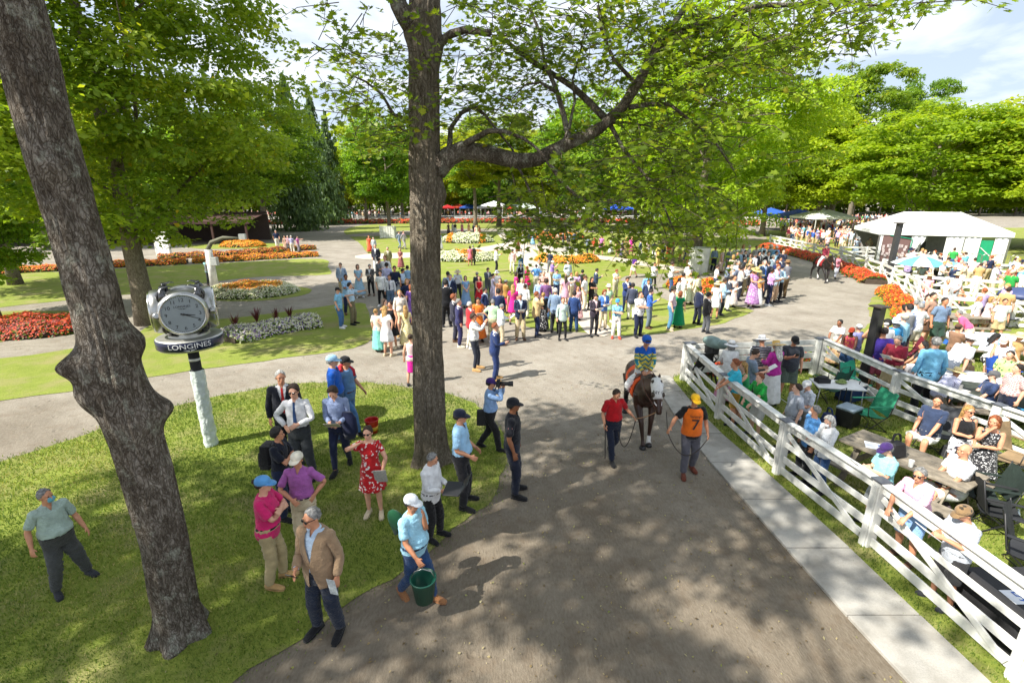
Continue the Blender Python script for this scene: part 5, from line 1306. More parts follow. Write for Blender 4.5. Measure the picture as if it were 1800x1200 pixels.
def bed(spine, w, h, cols, label, n, size=.075, seed=0, round_=False, zone=None, green=.45):
    """spine: ground points; w half width; blossoms and leaves on a rounded ridge"""
    rng = np.random.default_rng(seed + 100); S = np.array([[p.x, p.y] for p in spine]); O = S.mean(0); S = S - O
    t = empty('flower_bed', (O[0], O[1], 0)); tag(t, label, 'flowers')
    def samp(k):
        if round_:
            r = np.sqrt(rng.random(k)); a = rng.uniform(0, 6.283, k); x = np.cos(a) * r * w[0]; y = np.sin(a) * r * w[1]; e = r; nx, ny = np.cos(a), np.sin(a)
        else:
            L = np.linalg.norm(np.diff(S, axis=0), axis=1); c = np.concatenate([[0], np.cumsum(L)]); s_ = rng.uniform(0, c[-1], k); i = np.clip(np.searchsorted(c, s_) - 1, 0, len(L) - 1); f = (s_ - c[i]) / L[i]
            P = S[i] + (S[i + 1] - S[i]) * f[:, None]; d = (S[i + 1] - S[i]) / L[i][:, None]; q = rng.uniform(-1, 1, k); nx, ny = -d[:, 1] * np.sign(q), d[:, 0] * np.sign(q)
            ww = w * (1 + .12 * np.sin(s_ * 2.1)); x = P[:, 0] - d[:, 1] * q * ww; y = P[:, 1] + d[:, 0] * q * ww; e = np.abs(q)
        z = h * np.sqrt(np.clip(1 - e ** 2.6, 0, 1)) * (1 + .22 * np.sin(x * 3.1 + 1) * np.cos(y * 3.7)) + rng.normal(0, .03, k)
        Nn = np.stack([nx * e * .8 - .25, ny * e * .8 - .3, np.full(k, 1.1)], 1) + rng.normal(0, .3, (k, 3))
        return np.stack([x, y, np.maximum(z, .02)], 1), Nn, e
    if round_:
        MB().lathe([(1, 0), (.97, .3), (.8, .62), (.45, .86), (.02, .93)], 30).build('soil', M_SOIL, t, True).scale = (w[0] * .95, w[1] * .95, h * .9)
    else:
        mb = MB(); n_ = len(S)
        for i in range(n_ - 1): mb.bar((*S[i], h * .28), (*S[i + 1], h * .28), w * 1.5, h * .56)
        mb.build('soil', M_SOIL, t)
    P, Nn, e = samp(int(n * green)); P[:, 2] -= .06
    o = link('foliage', leaves_mesh('foliage', P, Nn, size * 1.5 * rng.uniform(.7, 1.3, len(P)), rng.uniform(0, .6, len(P)), rng), M_LEAF, t); o['kind'] = 'stuff'
    P, Nn, e = samp(n)
    sel = zone(P, e, rng) if zone else rng.integers(0, len(cols), n)
    for i, c in enumerate(cols):
        k = sel == i
        if k.sum() < 3: continue
        o = link('blossoms', leaves_mesh('blossoms', P[k], Nn[k], size * rng.uniform(.7, 1.35, k.sum()), rng.random(k.sum()), rng), FM[c], t); o['kind'] = 'stuff'
    return t
def ring(P, e, rng): return np.where(e + rng.normal(0, .06, len(e)) > .62, 1, 0)
def half(P, e, rng): return np.where(np.sin(P[:, 0] * 1.3 + 1.0) + .4 * P[:, 1] + rng.normal(0, .15, len(e)) > .35, 0, 1)
bed([at(50, 581)], (2.4, 1.5), .55, ['red', 'darkred'], 'mound of red begonias round the young maple at the left edge', 5200, .085, 1, True)
bed([at(444, 514)], (2.5, 2.1), .5, ['orange', 'white'], 'round mound with orange flowers on top and cream ones round the rim', 6500, .08, 2, True, ring)
bed(PX([(392, 600), (430, 590), (480, 581), (530, 572), (556, 568)]), .95, .38, ['white', 'purple', 'white'], 'low bed of white and purple petunias behind the clock', 4200, .075, 3)
# dark red spiky plants in that bed
for (px, py) in [(414, 578), (452, 566), (487, 566), (510, 560)]:
    p = at(px, py); t = empty('spiky_plant', p, group='spiky plants in the petunia bed'); tag(t, 'dark red spiky plant standing in the white and purple bed', 'plant')
    mb = MB(); rg = random.Random(px)
    for i in range(26):
        a = rg.uniform(0, 6.28); k = rg.uniform(.1, .34); tp = Vector((math.cos(a) * k, math.sin(a) * k, .28 + rg.uniform(.1, .4))); s_ = Vector((-math.sin(a), math.cos(a), 0)) * .018
        mb.add([s_, -s_, tp * .6 + s_ + Vector((0, 0, .08)), tp * .6 - s_ + Vector((0, 0, .08)), tp], [(0, 1, 3, 2), (2, 3, 4)])
    mb.build('leaves', plain('dark_red_leaf', (.12, .018, .022), .5), t).__setitem__('kind', 'stuff')
bed(PX([(-120, 487), (105, 475), (200, 469), (270, 466), (330, 463)]), .75, .42, ['orange', 'orange', 'red'], 'left half of the orange flower strip across the upper lawn', 7000, .10, 4)
bed(PX([(340, 462), (400, 459), (470, 455), (558, 450)]), .7, .42, ['orange', 'orange', 'darkred'], 'right half of the orange flower strip, nearest the gravel path', 6000, .10, 5)
bed(PX([(280, 455), (400, 450), (470, 444), (552, 438)]), .7, .42, ['darkred', 'darkred', 'orange'], 'dark red flower strip behind the orange strip', 5000, .11, 6)
bed([at(427, 433)], (2.4, 1.6), .6, ['orange'], 'small orange flower mound near the gravel path', 2600, .12, 7, True)
bed([at(821, 425)], (3.2, 2.4), .95, ['white', 'orange'], 'cream flower mound with orange wedges right of the central trunk', 4200, .13, 8, True, lambda P, e, rng: np.where((np.abs(np.abs(P[:, 0]) - 1.9) < .35) , 1, 0))
bed([at(815, 456)], (2.9, 1.9), .7, ['orange', 'white'], 'orange flower mound with a cream crest beside the central trunk', 4600, .11, 9, True, half)
bed([at(996, 458)], (2.75, 2.2), .62, ['orange', 'white'], 'orange flower ring round the white stone pedestal', 4200, .11, 10, True, lambda P, e, rng: np.where(e + rng.normal(0, .05, len(e)) > .60, 0, 1))
bed([at(978, 420)], (3.6, 2.4), .8, ['orange', 'red'], 'orange flower mound beyond the pedestal', 1800, .14, 11, True)
bed([at(1197, 507)], (.75, 1.5), .6, ['red', 'orange'], 'red flowers left of the white tree guard', 1800, .09, 12, True)
bed([at(1240, 512)], (1.2, 1.1), .6, ['red', 'orange'], 'red flowers right of the white tree guard', 2200, .09, 13, True)
bed(PX([(1345, 436), (1380, 444), (1440, 460), (1490, 478), (1540, 500)]), .75, .5, ['red'], 'long red flower strip between the horse path and the fence', 7500, .10, 14)
bed(PX([(1558, 516), (1578, 536), (1596, 562), (1598, 582)]), .55, .5, ['red', 'red', 'orange'], 'short red flower strip beside the crowd leaning on the rail', 3600, .085, 15)
bed([F0 + Vector((.4, .55, 0)), FA + Vector((-.1, .5, 0))], .32, .40, ['red', 'darkred'], 'red flowers outside the short boarded fence', 1500, .08, 16)
bed(PX([(-250, 397), (500, 394), (1000, 391), (1345, 397)]), 1.3, .8, ['red', 'red', 'darkred'], 'red flower hedge along the far white fence', 15000, .26, 17)
# white box round the maple, tree guards, pedestal, signs
def guard(px, py, w, h, label, tilt=0):
    p = at(px, py); t = empty('tree_guard', p, .1); tag(t, label, 'tree guard')
    MB().lathe([(w, 0), (w * 1.05, h * .5), (w * 1.12, h), (w * 1.06, h), (w * .98, h * .5), (w * .93, .02)], 14).build('board_wall', plain('chalky_white_board', (.66, .67, .62), .8, 0, .3, 8, .12, 2), t)
guard(1226, 480, .62, 1.75, 'white upright guard wrapped round the yellow-green maple trunk')
p = at(684, 418); t = empty('tree_box', p + Vector((0, -.9, 0)), .05); tag(t, 'white slatted box hiding the foot of the round-headed maple', 'tree box')
for i in range(5): MB().box((-.64 + i * .32, 0, .75), (.28, .06, 1.35)).build('slat', M_WHITE, t)
for s_ in (-1, 1):
    MB().box((s_ * .86, 0, .8), (.1, .1, 1.6)).build('leg', M_WHITE, t)
    MB().box((s_ * .86, .8, .75), (.06, 1.5, 1.35)).build('side_panel', M_WHITE, t)
MB().box((0, 0, 1.47), (1.6, .09, .09)).build('top_rail', M_WHITE, t)
p = at(289, 449); t = empty('notice_board', p, -.25); tag(t, 'white upright board standing behind the orange strip at the left', 'sign')
MB().box((0, 0, 1.15), (1.5, .18, 2.1)).build('board', M_WHITE, t, bevel=.01)
for s_ in (-1, 1): MB().box((s_ * .74, 0, 1.1), (.09, .22, 2.3)).build('leg', M_WHITE, t)
p = at(996, 455); t = empty('stone_pedestal', p, .4); tag(t, 'white eight-sided stone pedestal with a small dark figure inside the orange ring', 'pedestal')
MB().lathe([(1.15, 0), (1.15, .75), (1.05, .8), (.55, .82), (.5, 1.0)], 8).build('base', M_CONC, t)
MB().tube([(0, 0, 1.0), (0, 0, 1.9)], [.05, .04], 8).ell((0, 0, 2.0), (.22, .12, .12)).tube([(.1, 0, 1.0), (.22, 0, 1.5), (.1, 0, 1.9)], .03, 6).build('figure', M_BLACK, t)
def banner(x0, x1, py, z0, z1, mat, label, name='banner', txt=None, tm=None):
    a, b = at(x0, py), at(x1, py); t = empty(name, (a + b) / 2, math.atan2(b.y - a.y, b.x - a.x)); tag(t, label, 'sign')
    L = (b - a).length; MB().box((0, 0, (z0 + z1) / 2), (L, .05, z1 - z0)).build('panel', mat, t)
    if txt: 
        V, F = text_mesh(txt, (z1 - z0) * .55)
        o = link('lettering', mesh_np('lettering', np.stack([V[:, 0], np.full(len(V), -.045), V[:, 1] + (z0 + z1) / 2], 1), F), tm, t)
def text_mesh(s_, size, subdiv=0):
    c = bpy.data.curves.new('t', 'FONT'); c.body = s_; c.size = size; c.align_x = 'CENTER'; c.align_y = 'CENTER'; c.resolution_u = 3
    o = bpy.data.objects.new('t', c); COL.objects.link(o); dg = bpy.context.evaluated_depsgraph_get(); dg.update()
    me = bpy.data.meshes.new_from_object(o.evaluated_get(dg)); bm = bmesh.new(); bm.from_mesh(me); bmesh.ops.triangulate(bm, faces=bm.faces)
    for _ in range(subdiv): bmesh.ops.subdivide_edges(bm, edges=[e for e in bm.edges if e.calc_length() > size * .12], cuts=1); bmesh.ops.triangulate(bm, faces=bm.faces)
    bm.to_mesh(me); bm.free()
    n = len(me.vertices); V = np.empty(n * 3, np.float32); me.vertices.foreach_get('co', V); F = np.array([tuple(p.vertices) for p in me.polygons])
    bpy.data.objects.remove(o); bpy.data.curves.remove(c); bpy.data.meshes.remove(me)
    return V.reshape(-1, 3).astype(float), F
M_INK = plain('black_ink', (.01, .01, .012), .6); M_WINK = plain('white_ink', (.8, .8, .8), .6)
banner(776, 798, 391, .2, 1.2, M_BLACK, 'small black banner with white lettering on the far rail, right of the central trunk', txt='VISIT', tm=M_WINK)
banner(799, 821, 391, .2, 1.1, plain('pale_blue_banner', (.55, .62, .64), .7), 'pale blank banner on the far rail, beside the black one')
p = at(877, 397.6)
MB().box((0, 0, 0), (.55, .03, .6)).build('number_plate', M_WHITE, None, loc=p + Vector((0, -.5, 2.55)))
o = bpy.data.objects['number_plate']; tag(o, 'small white square plate fixed to the slim far maple trunk', 'sign')

# ------------------------------------------------------------------ the watch-shaped clock on its wrapped pole
CK = at(372, 782); t = empty('street_clock', CK, R(31)); tag(t, 'large steel watch-shaped clock on a plastic-wrapped pole', 'clock'); ZP = .17
mb = MB(); pts = []; rads = []
V = []; n = 28; rows = 70
for i in range(rows + 1):
    z = 1.72 * i / rows
    for k in range(n):
        a = 2 * math.pi * k / n
        q = .125 + .022 * noise.noise(Vector((math.cos(a) * 2.2, math.sin(a) * 2.2, z * 7 + a * .6))) + .018 * abs(noise.noise(Vector((math.cos(a) * 5, math.sin(a) * 5, z * 16 - a))))
        V.append((math.cos(a) * q, math.sin(a) * q, z))
F = [(i * n + k, i * n + (k + 1) % n, (i + 1) * n + (k + 1) % n, (i + 1) * n + k) for i in range(rows) for k in range(n)]
M_WRAP = plain('white_plastic_wrap', (.60, .66, .63), .28, 0, .8, 22, .1, 8)
link('plastic_wrap', mesh_np('plastic_wrap', V, F), M_WRAP, t)
MB().tube([(0, 0, .1), (0, 0, 2.25)], .10, 18).build('pole', M_BLACK, t, True)
MB().tube([(0, 0, 1.92), (0, 0, 1.97)], .104, 18).build('tape_band', M_WHITE, t, True)
MB().lathe([(.10, 2.21), (.55, 2.23), (.575, 2.26), (.578, 2.44), (.555, 2.46), (.36, 2.47), (.34, 2.54), (.02, 2.54)], 56).build('platform', [plain('pale_steel', (.48, .48, .44), .4, .6), ], t)
M_NAVY = plain('navy_enamel', (.012, .016, .045), .22, 0, 0, 10, .05)
MB().lathe([(.581, 2.265), (.588, 2.27), (.588, 2.432), (.581, 2.438)], 64).build('name_band', M_NAVY, t, True)
def curved_text(s_, size, rad, zc, a0, mat, name, parent, stretch=1.0):
    V, F = text_mesh(s_, size, 2); V[:, 0] *= stretch
    a = V[:, 0] / rad + a0; P = np.stack([np.sin(a) * rad, -np.cos(a) * rad, V[:, 1] + zc], 1)
    return link(name, mesh_np(name, P, F), mat, parent)
curved_text('LONGINES', .135, .594, 2.362, 0, M_WINK, 'lettering', t, 1.16)
def wings(parent, M, s, mat):
    mb = MB()
    for sg in (1, -1):
        for j in range(3): mb.add([M @ Vector((sg * .02 * s, -.006, -.012 * j * s)), M @ Vector((sg * (.28 - .07 * j) * s, -.006, (.035 - .022 * j) * s)), M @ Vector((sg * (.27 - .07 * j) * s, -.006, (.018 - .022 * j) * s)), M @ Vector((sg * .02 * s, -.006, (-.020 - .012 * j) * s))], [(0, 1, 2, 3) if sg < 0 else (3, 2, 1, 0)])
    mb.build('winged_emblem', mat, parent)
wings(t, Matrix.Translation((0, -.592, 2.292)), .38, M_WINK)
head = empty('clock_head', (0, 0, 0)); head.parent = t; head.scale = (.9, .9, .9)
def watch(az, face=True):
    w = MB(); Mx = Matrix.Rotation(az, 3, 'Z'); zc = 2.98 / .9; t = head
    T = lambda x, y, z: Mx @ Vector((x, y, z + zc))
    MR = Mx @ Matrix.Rotation(R(90), 3, 'X')
    # case: a lathe whose axis is horizontal
    w.lathe([(.30, -.05), (.42, .0), (.46, .06), (.47, .16), (.455, .24), (.42, .275), (.395, .27)], 44, T(0, -.30, 0), MR)
    cs = w.build('watch_case', M_STEEL, t, True)
    MB().lathe([(.43, .25), (.435, .285), (.405, .30), (.385, .285), (.385, .262)], 44, T(0, -.30, 0), MR).build('bezel', plain('polished_steel', (.68, .68, .66), .18, 1.0), cs, True)
    for sx_ in (-1, 1):
        for sz in (-1, 1):
            lg = MB(); rg_ = []
            for (y_, z_, w_, th) in [(-.50, .26, .075, .05), (-.52, .36, .07, .045), (-.47, .455, .06, .035), (-.37, .53, .05, .026), (-.25, .565, .042, .018), (-.15, .55, .02, .010)]:
                rg_.append((T(sx_ * .315, y_ * .8, sz * z_ * (1 if sz > 0 else .9)), w_, th, Mx @ Vector((1, 0, 0)), Mx @ Vector((0, -.6, sz * .8))))
            lg.loft(rg_, 12); lg.build('lug', plain('dark_steel', (.12, .12, .125), .25, .9), cs, True)
    cn_ = MB().lathe([(.05, 0), (.075, .02), (.075, .10), (.05, .12), (.0, .12)], 18, T(.47, -.46, 0), Mx @ Matrix.Rotation(R(90), 3, 'Y')); cn_.build('crown_knob', M_STEEL, cs, True)
    d = MB().lathe([(.005, .0), (.388, .0), (.388, .006), (.005, .008)], 44, T(0, -.578, 0), MR).build('dial', plain('silver_dial', (.30, .345, .38), .35, .1, 0, 10, .03), t, False)
    if not face: return
    put = lambda V, y=-.590: [Mx @ Vector((v[0], y, v[1] + zc)) for v in V]
    num = []; fc = []
    for h in range(1, 13):
        a = math.radians(h * 30); V, F_ = text_mesh(str(h), .105); q = V[:, :2] + np.array([math.sin(a) * .30, math.cos(a) * .30]); b = len(num); num += put(q); fc += [tuple(int(i) + b for i in f) for f in F_]
    link('numerals', mesh_np('numerals', num, fc), M_INK, d)
    V, F_ = text_mesh('LONGINES', .062); link('lettering', mesh_np('lettering', put(V[:, :2] + np.array([0, .165])), F_), M_INK, d)
    wings(d, Mx.to_4x4() @ Matrix.Translation((0, -.586, zc + .118)), .28, M_INK)
    mk = MB()
    for i in range(60):
        a = math.radians(i * 6); c, s_ = math.cos(a), math.sin(a); r0, r1 = .362, .378; wd = .0035 if i % 5 else .007
        mk.add(put([(s_ * r0 - c * wd, c * r0 + s_ * wd), (s_ * r0 + c * wd, c * r0 - s_ * wd), (s_ * r1 + c * wd, c * r1 - s_ * wd), (s_ * r1 - c * wd, c * r1 + s_ * wd)]), [(0, 1, 2, 3)])
    mk.build('minute_marks', M_INK, d)['kind'] = 'stuff'
    for nm_, ang, L, wd in (('hour_hand', 100, .21, .014), ('minute_hand', 114, .33, .010)):
        a = math.radians(ang); c, s_ = math.cos(a), math.sin(a); yy = -.596 if nm_[0] == 'h' else -.602
        MB().add(put([(-s_ * .05 - c * wd, -c * .05 + s_ * wd), (-s_ * .05 + c * wd, -c * .05 - s_ * wd), (s_ * L + c * wd * .4, c * L - s_ * wd * .4), (s_ * L - c * wd * .4, c * L + s_ * wd * .4)], yy), [(0, 1, 2, 3)]).build(nm_, M_INK, d)
    MB().lathe([(.022, 0), (.022, .02), (.0, .022)], 14, T(0, -.59, 0), MR).build('hub', M_INK, d, True)
watch(0); watch(R(90)); watch(R(-90)); watch(R(180))
MB().box((0, 0, 3.3), (.6, .6, .8), taper=1).build('core', M_STEEL, head, bevel=.05)

# ------------------------------------------------------------------ posts, cameras, furniture
p = at(1514, 688); t = empty('square_post', p, .3); tag(t, 'black square post with flat cap and strapped white pipe in the crowd', 'post')
hh = 2.35
MB().box((0, 0, hh / 2), (.20, .20, hh)).build('shaft', plain('black_steel', (.02, .02, .021), .45), t, bevel=.006)
MB().box((0, 0, hh + .02), (.34, .34, .04)).build('cap', plain('dark_brown_cap', (.06, .045, .035), .6), t, bevel=.006)
MB().tube([(.17, -.10, 0), (.17, -.10, 1.75), (.19, -.12, 1.9)], .028, 10).ell((.19, -.12, 1.92), (.07, .06, .04)).build('pipe', M_WHITE, t, True)
p = at(1560, 492); t = empty('lamp_pole', p); tag(t, 'tall dark pole with a flat top standing in front of the white tent', 'post')
MB().box((0, 0, 1.75), (.26, .26, 3.5)).build('shaft', plain('dark_grey_steel', (.05, .05, .052), .5), t)
MB().box((0, 0, 3.52), (.5, .5, .06)).build('cap', plain('dark_brown_cap', (.06, .045, .035), .6), t)
p = at(378, 506); t = empty('jib_post', p); tag(t, 'white post with a grey box and a drooping netted arm behind the clock', 'post')
MB().tube([(0, 0, 0), (0, 0, 2.2)], [.22, .19], 16).build('post', M_WHITE, t, True)
MB().box((.28, -.05, 1.55), (.34, .26, .45)).build('junction_box', plain('grey_box', (.42, .44, .43), .5), t, bevel=.01)
MB().tube([(-.1, 0, 2.1), (.25, 0, 2.6), (.9, .1, 2.85), (1.8, .2, 2.8)], [.13, .12, .10, .07], 8).build('arm', plain('olive_netting', (.16, .16, .11), .9, 0, .6, 20), t, True)
MB().box((1.95, .2, 2.9), (.35, .2, .3)).build('camera_head', plain('grey_box', (.42, .44, .43), .5), t)
# covered television camera
p = at(1243, 681); t = empty('covered_camera', p, .4); tag(t, 'television camera under a grey-green rain cover on a black tripod inside the fence corner', 'camera')
for i in range(3):
    a = i * 2.094 + .5; MB().tube([(0, 0, .95), (math.cos(a) * .42, math.sin(a) * .42, .0)], [.03, .02], 7).build('tripod_leg', M_RUB, t, True)
MB().box((0, 0, 1.1), (.22, .3, .2)).tube([(0, 0, .9), (0, 0, 1.1)], .06, 10).build('head', M_RUB, t)
MB().ell((0, -.02, 1.32), (.16, .33, .17), 16).ell((-.02, -.36, 1.36), (.13, .14, .13), 12).ell((.10, .26, 1.28), (.12, .18, .12), 12).build('rain_cover', plain('grey_green_cover', (.20, .29, .27), .55, 0, .8, 10, .2, 5), t, True)
mb = MB(); rg = random.Random(2)
for i in range(14): x0 = rg.uniform(-.1, .15); mb.tube([(x0, rg.uniform(-.2, .3), 1.18), (x0 + rg.uniform(-.12, .12), rg.uniform(-.2, .3), .85), (x0 + rg.uniform(-.1, .1), rg.uniform(-.1, .2), .6)], .012, 5)
mb.build('cables', M_RUB, t, True)
MB().add([(-.62, -.25, 1.12), (-.05, -.20, 1.10), (-.08, .1, .62), (-.6, .0, .58), (-.62, -.22, 1.13), (-.05, -.17, 1.11), (-.08, .13, .63), (-.6, .03, .59)], [(0, 1, 2, 3), (7, 6, 5, 4), (0, 3, 7, 4), (1, 5, 6, 2), (3, 2, 6, 7), (0, 4, 5, 1)]).build('black_flag', M_BLACK, t)

def chair(px, py, face, col, label, arms=True, w=.56, group=None):
    p = at(px, py); t = empty('folding_chair', p, R(face)); tag(t, label, 'chair', group); m = plain('chair_fabric', srgb(col), .8, 0, .4, 20, .12, 5)
    # sagging seat and back
    def cl(f, nm):
        V = []; n = 8
        for i in range(n + 1):
            for j in range(n + 1): V.append(f(i / n, j / n))
        V2 = [v + Vector((0, .0, -.012)) for v in V]; k = (n + 1) ** 2; F = [(i * (n + 1) + j, i * (n + 1) + j + 1, (i + 1) * (n + 1) + j + 1, (i + 1) * (n + 1) + j) for i in range(n) for j in range(n)]
        F += [tuple(q + k for q in reversed(f_)) for f_ in F]
        MB().add(V + V2, F).build(nm, m, t, True)
    cl(lambda u, v: Vector(((u - .5) * w, (v - .5) * .46, .43 - .07 * math.sin(math.pi * u) - .03 * math.sin(math.pi * v) - .05 * v)), 'seat')
    cl(lambda u, v: Vector(((u - .5) * w, .20 + .15 * v + .05 * math.sin(math.pi * u), .40 + .52 * v + (-.04 if .3 < u < .7 else 0) * v)), 'backrest')
    for s_ in (-1, 1):
        x = s_ * w / 2
        MB().tube([(x, -.26, .02), (x * .98, .24, .42), (x, .36, .94)], .011, 7).build('frame_tube', M_RUB, t, True)
        MB().tube([(x, .26, .02), (x, -.24, .45), (x, -.26, .62)], .011, 7).build('frame_tube', M_RUB, t, True)
        MB().tube([(x, -.26, .03), (-x, .26, .03)], .009, 6).build('cross_tube', M_RUB, t, True)
        if arms: MB().box((x, .02, .64), (.06, .52, .02)).build('armrest', m, t, bevel=.004)
    return t
chair(1452, 702, 200, '17493a', 'dark green folding chair with its back to the boarded fence'); chair(1522, 752, 270, '2a8a66', 'bright green folding chair beside the wheeled cooler')
chair(1500, 700, 20, '2a9a7a', 'pale green folding chair behind the inner fence, under the post'); chair(1640, 790, 300, '3a3c40', 'black folding chair under the man in white shorts')
chair(1772, 835, 20, '8c7658', 'wide tan folding chair behind the woman in the patterned dress', w=.72); chair(1745, 930, 60, '1e2022', 'black folding chair with side pocket behind the man in pink')
chair(1800, 1010, 40, '24262a', 'black camping chair with a red cup pocket at the right edge'); chair(1585, 640, 240, '641428', 'maroon folding chair under the long-haired woman')
chair(1755, 690, 20, '1d4fa8', 'bright blue folding chair beside the flowered shirt'); chair(1768, 575, 0, '2a3140', 'dark folding chair under the navy umbrella'); chair(1790, 760, 10, '2f7fa8', 'blue folding chair at the right edge behind the inner fence')
chair(1720, 905, 250, '1c2a24', 'black folding chair right behind the bald man')
def picnic(px, py, face, label, L=1.85, cloth_=None):
    p = at(px, py); t = empty('picnic_table', p, R(face)); tag(t, label, 'table')
    for i in range(5): MB().box((0, -.34 + i * .17, .735), (L, .16, .04)).build('plank', M_WOOD, t, bevel=.004)
    for s_ in (-1, 1):
        for k in (0, 1): MB().box((0, s_ * (.66 + .15 * k), .44), (L, .14, .04)).build('bench_plank', M_WOOD, t, bevel=.004)
        x = s_ * (L / 2 - .28)
        for q in (-1, 1): MB().bar((x, q * .18, .71), (x, q * .72, .0), .045, .10, up=(1, 0, 0)).build('leg', M_WOOD, t)
        MB().box((x, 0, .40), (.045, 1.5, .10)).build('cross_beam', M_WOOD, t); MB().box((x, 0, .69), (.045, .75, .07)).build('cross_beam', M_WOOD, t)
    if cloth_:
        n = 20; V = []
        for i in range(n + 1):
            for j in range(n + 1):
                u, v = i / n - .5, j / n - .5; x = u * (L + .5); y_ = v * 1.35; dx_ = max(0, abs(x) - L / 2); dy_ = max(0, abs(y_) - .44)
                V.append((max(-L / 2 - .03, min(L / 2 + .03, x)) + .05 * u, max(-.47, min(.47, y_)) + .04 * v, .768 - dx_ * 1.1 - dy_ * 1.1 + .004 * math.sin(i * 3 + j * 2)))
        F = [(i * (n + 1) + j, (i + 1) * (n + 1) + j, (i + 1) * (n + 1) + j + 1, i * (n + 1) + j + 1) for i in range(n) for j in range(n)]
        o = link('tablecloth', mesh_np('tablecloth', V, F, True), cloth_[0]); o.location = p; o.rotation_euler.z = R(face); tag(o, cloth_[1], 'tablecloth')
        sm = o.modifiers.new('thick', 'SOLIDIFY'); sm.thickness = .006
    return t
picnic(1580, 868, -62, 'bare weathered picnic table beside the man in white shorts', 1.9)
M_PRINT = ground_mat('printed_tablecloth', [(0.38, (.75, .73, .70)), (0.52, (.62, .62, .66)), (0.60, (.45, .30, .25)), (.66, (.35, .50, .35))], 6.0, 14.0, .1)
picnic(1668, 705, -28, 'picnic table under the printed white cloth, beside the man in turquoise', 1.8, (M_PRINT, 'printed white cloth draped over the picnic table'))
picnic(1722, 735, -20, 'picnic table with the dark cloth in front of the flowered shirt', 2.2, (plain('dark_green_cloth', (.05, .06, .045), .8, 0, .4, 12), 'dark green cloth over the table with papers on it'))
picnic(1745, 630, -15, 'picnic table heaped with white bags near the right edge', 2.4, (plain('white_cloth', (.7, .72, .76), .8, 0, .4, 12), 'white cloth over the table heaped with bags'))
picnic(1690, 588, -10, 'picnic table behind the man bending in the pink shirt', 1.9)
picnic(1620, 1150, 0, 'x', .1) if False else None
def cooler(px, py, face, body, lid, size, label, wheels=True):
    p = at(px, py); t = empty('cooler', p, R(face)); tag(t, label, 'cooler'); w, d, h = size
    MB().box((0, 0, h / 2 + .03), (w, d, h), taper=1.04).build('body', plain('cooler_body', srgb(body), .5), t, bevel=.02)
    MB().box((0, 0, h + .06), (w * 1.08, d * 1.08, .06)).build('lid', plain('cooler_lid', srgb(lid), .45), t, bevel=.015)
    MB().tube([(-w * .3, d / 2 + .02, .2), (-w * .3, d / 2 + .02, h + .45), (w * .3, d / 2 + .02, h + .45), (w * .3, d / 2 + .02, .2)], .010, 6).build('handle', M_RUB, t, True)
    for s_ in (-1, 1): MB().lathe([(.05, -.02), (.06, -.02), (.06, .02), (.05, .02)], 12, (s_ * w / 2, d * .35, .06), Matrix.Rotation(R(90), 3, 'Y')).build('wheel', M_RUB, t)
cooler(1492, 703, 25, '1d3a68', 'e8e8e4', (.62, .40, .38), 'blue cooler with a white lid and pull handle, by the inner fence')
cooler(1487, 748, 30, '17181a', '8a9aa4', (.42, .36, .40), 'black wheeled cooler with a grey lid beside the green chair')
cooler(1672, 862, 10, '2350a0', 'e8e8e4', (.40, .32, .30), 'small blue cooler with a white lid on the bench side of the picnic table')
p = at(1462, 722); t = empty('folding_table', p, R(-12)); tag(t, 'small white folding table with food on it, beside the blue cooler', 'table')
MB().box((0, 0, .70), (1.05, .62, .035)).build('tabletop', plain('white_plastic', (.72, .72, .70), .4), t, bevel=.008)
for sx_ in (-1, 1):
    for sy_ in (-1, 1): MB().tube([(sx_ * .46, sy_ * .26, .68), (sx_ * .5, sy_ * .28, 0)], .012, 7).build('leg', plain('grey_tube', (.45, .45, .45), .4, .6), t, True)
o = MB().ell((0, 0, .03), (.14, .11, .03)).ell((.02, .0, .06), (.09, .07, .04)).build('salad_bowl', plain('salad', (.22, .30, .08), .7, 0, .6, 40, .3, 30), None, True, loc=p + Vector((.12, .05, .72))); tag(o, 'bowl of green salad on the white folding table', 'food')
o = MB().box((0, 0, .05), (.3, .2, .10)).ell((0, 0, .12), (.14, .09, .05)).build('lunch_bag', M_BLACK, None, loc=p + Vector((-.3, .12, .72))); tag(o, 'black lunch bag on the white folding table', 'bag')
# dark covered box at the lower right with papers on it
p = at(1808, 1105); t = empty('covered_table', p, R(0)); tag(t, 'low black covered table with papers at the lower right corner', 'table')
MB().box((0, 0, .30), (1.3, .8, .60)).build('cover', M_BLACK, t, bevel=.03); 
for i, (x_, y_, s_) in enumerate([(-.42, -.12, 'S'), (.05, -.05, '')]):
    o = MB().box((0, 0, .003), (.28 if not i else .42, .21 if not i else .26, .004)).build('paper_sheet', plain('paper', (.74, .76, .80), .7), None, loc=p + Vector((x_, y_, .604))); tag(o, ['white sheet with a blue letter on the low black table', 'long white sheet on the low black table'][i], 'paper')
    if s_:
        V, F = text_mesh('5', .2); link('print', mesh_np('print', V + np.array([0, 0, .0075]), F), plain('blue_ink', (.03, .12, .45), .6), o)
o = MB().box((0, 0, .004), (.42, .28, .004)).build('paper_sheet', plain('paper', (.74, .76, .80), .7), None, loc=Vector((*at(1545, 785, .76)[:2], .757))); tag(o, 'white sheet with a blue mark on the bare picnic table', 'paper'); o.rotation_euler.z = R(-30)
V, F = text_mesh('?', .2); link('print', mesh_np('print', V + np.array([0, 0, .008]), F), plain('blue_ink', (.03, .12, .45), .6), o)
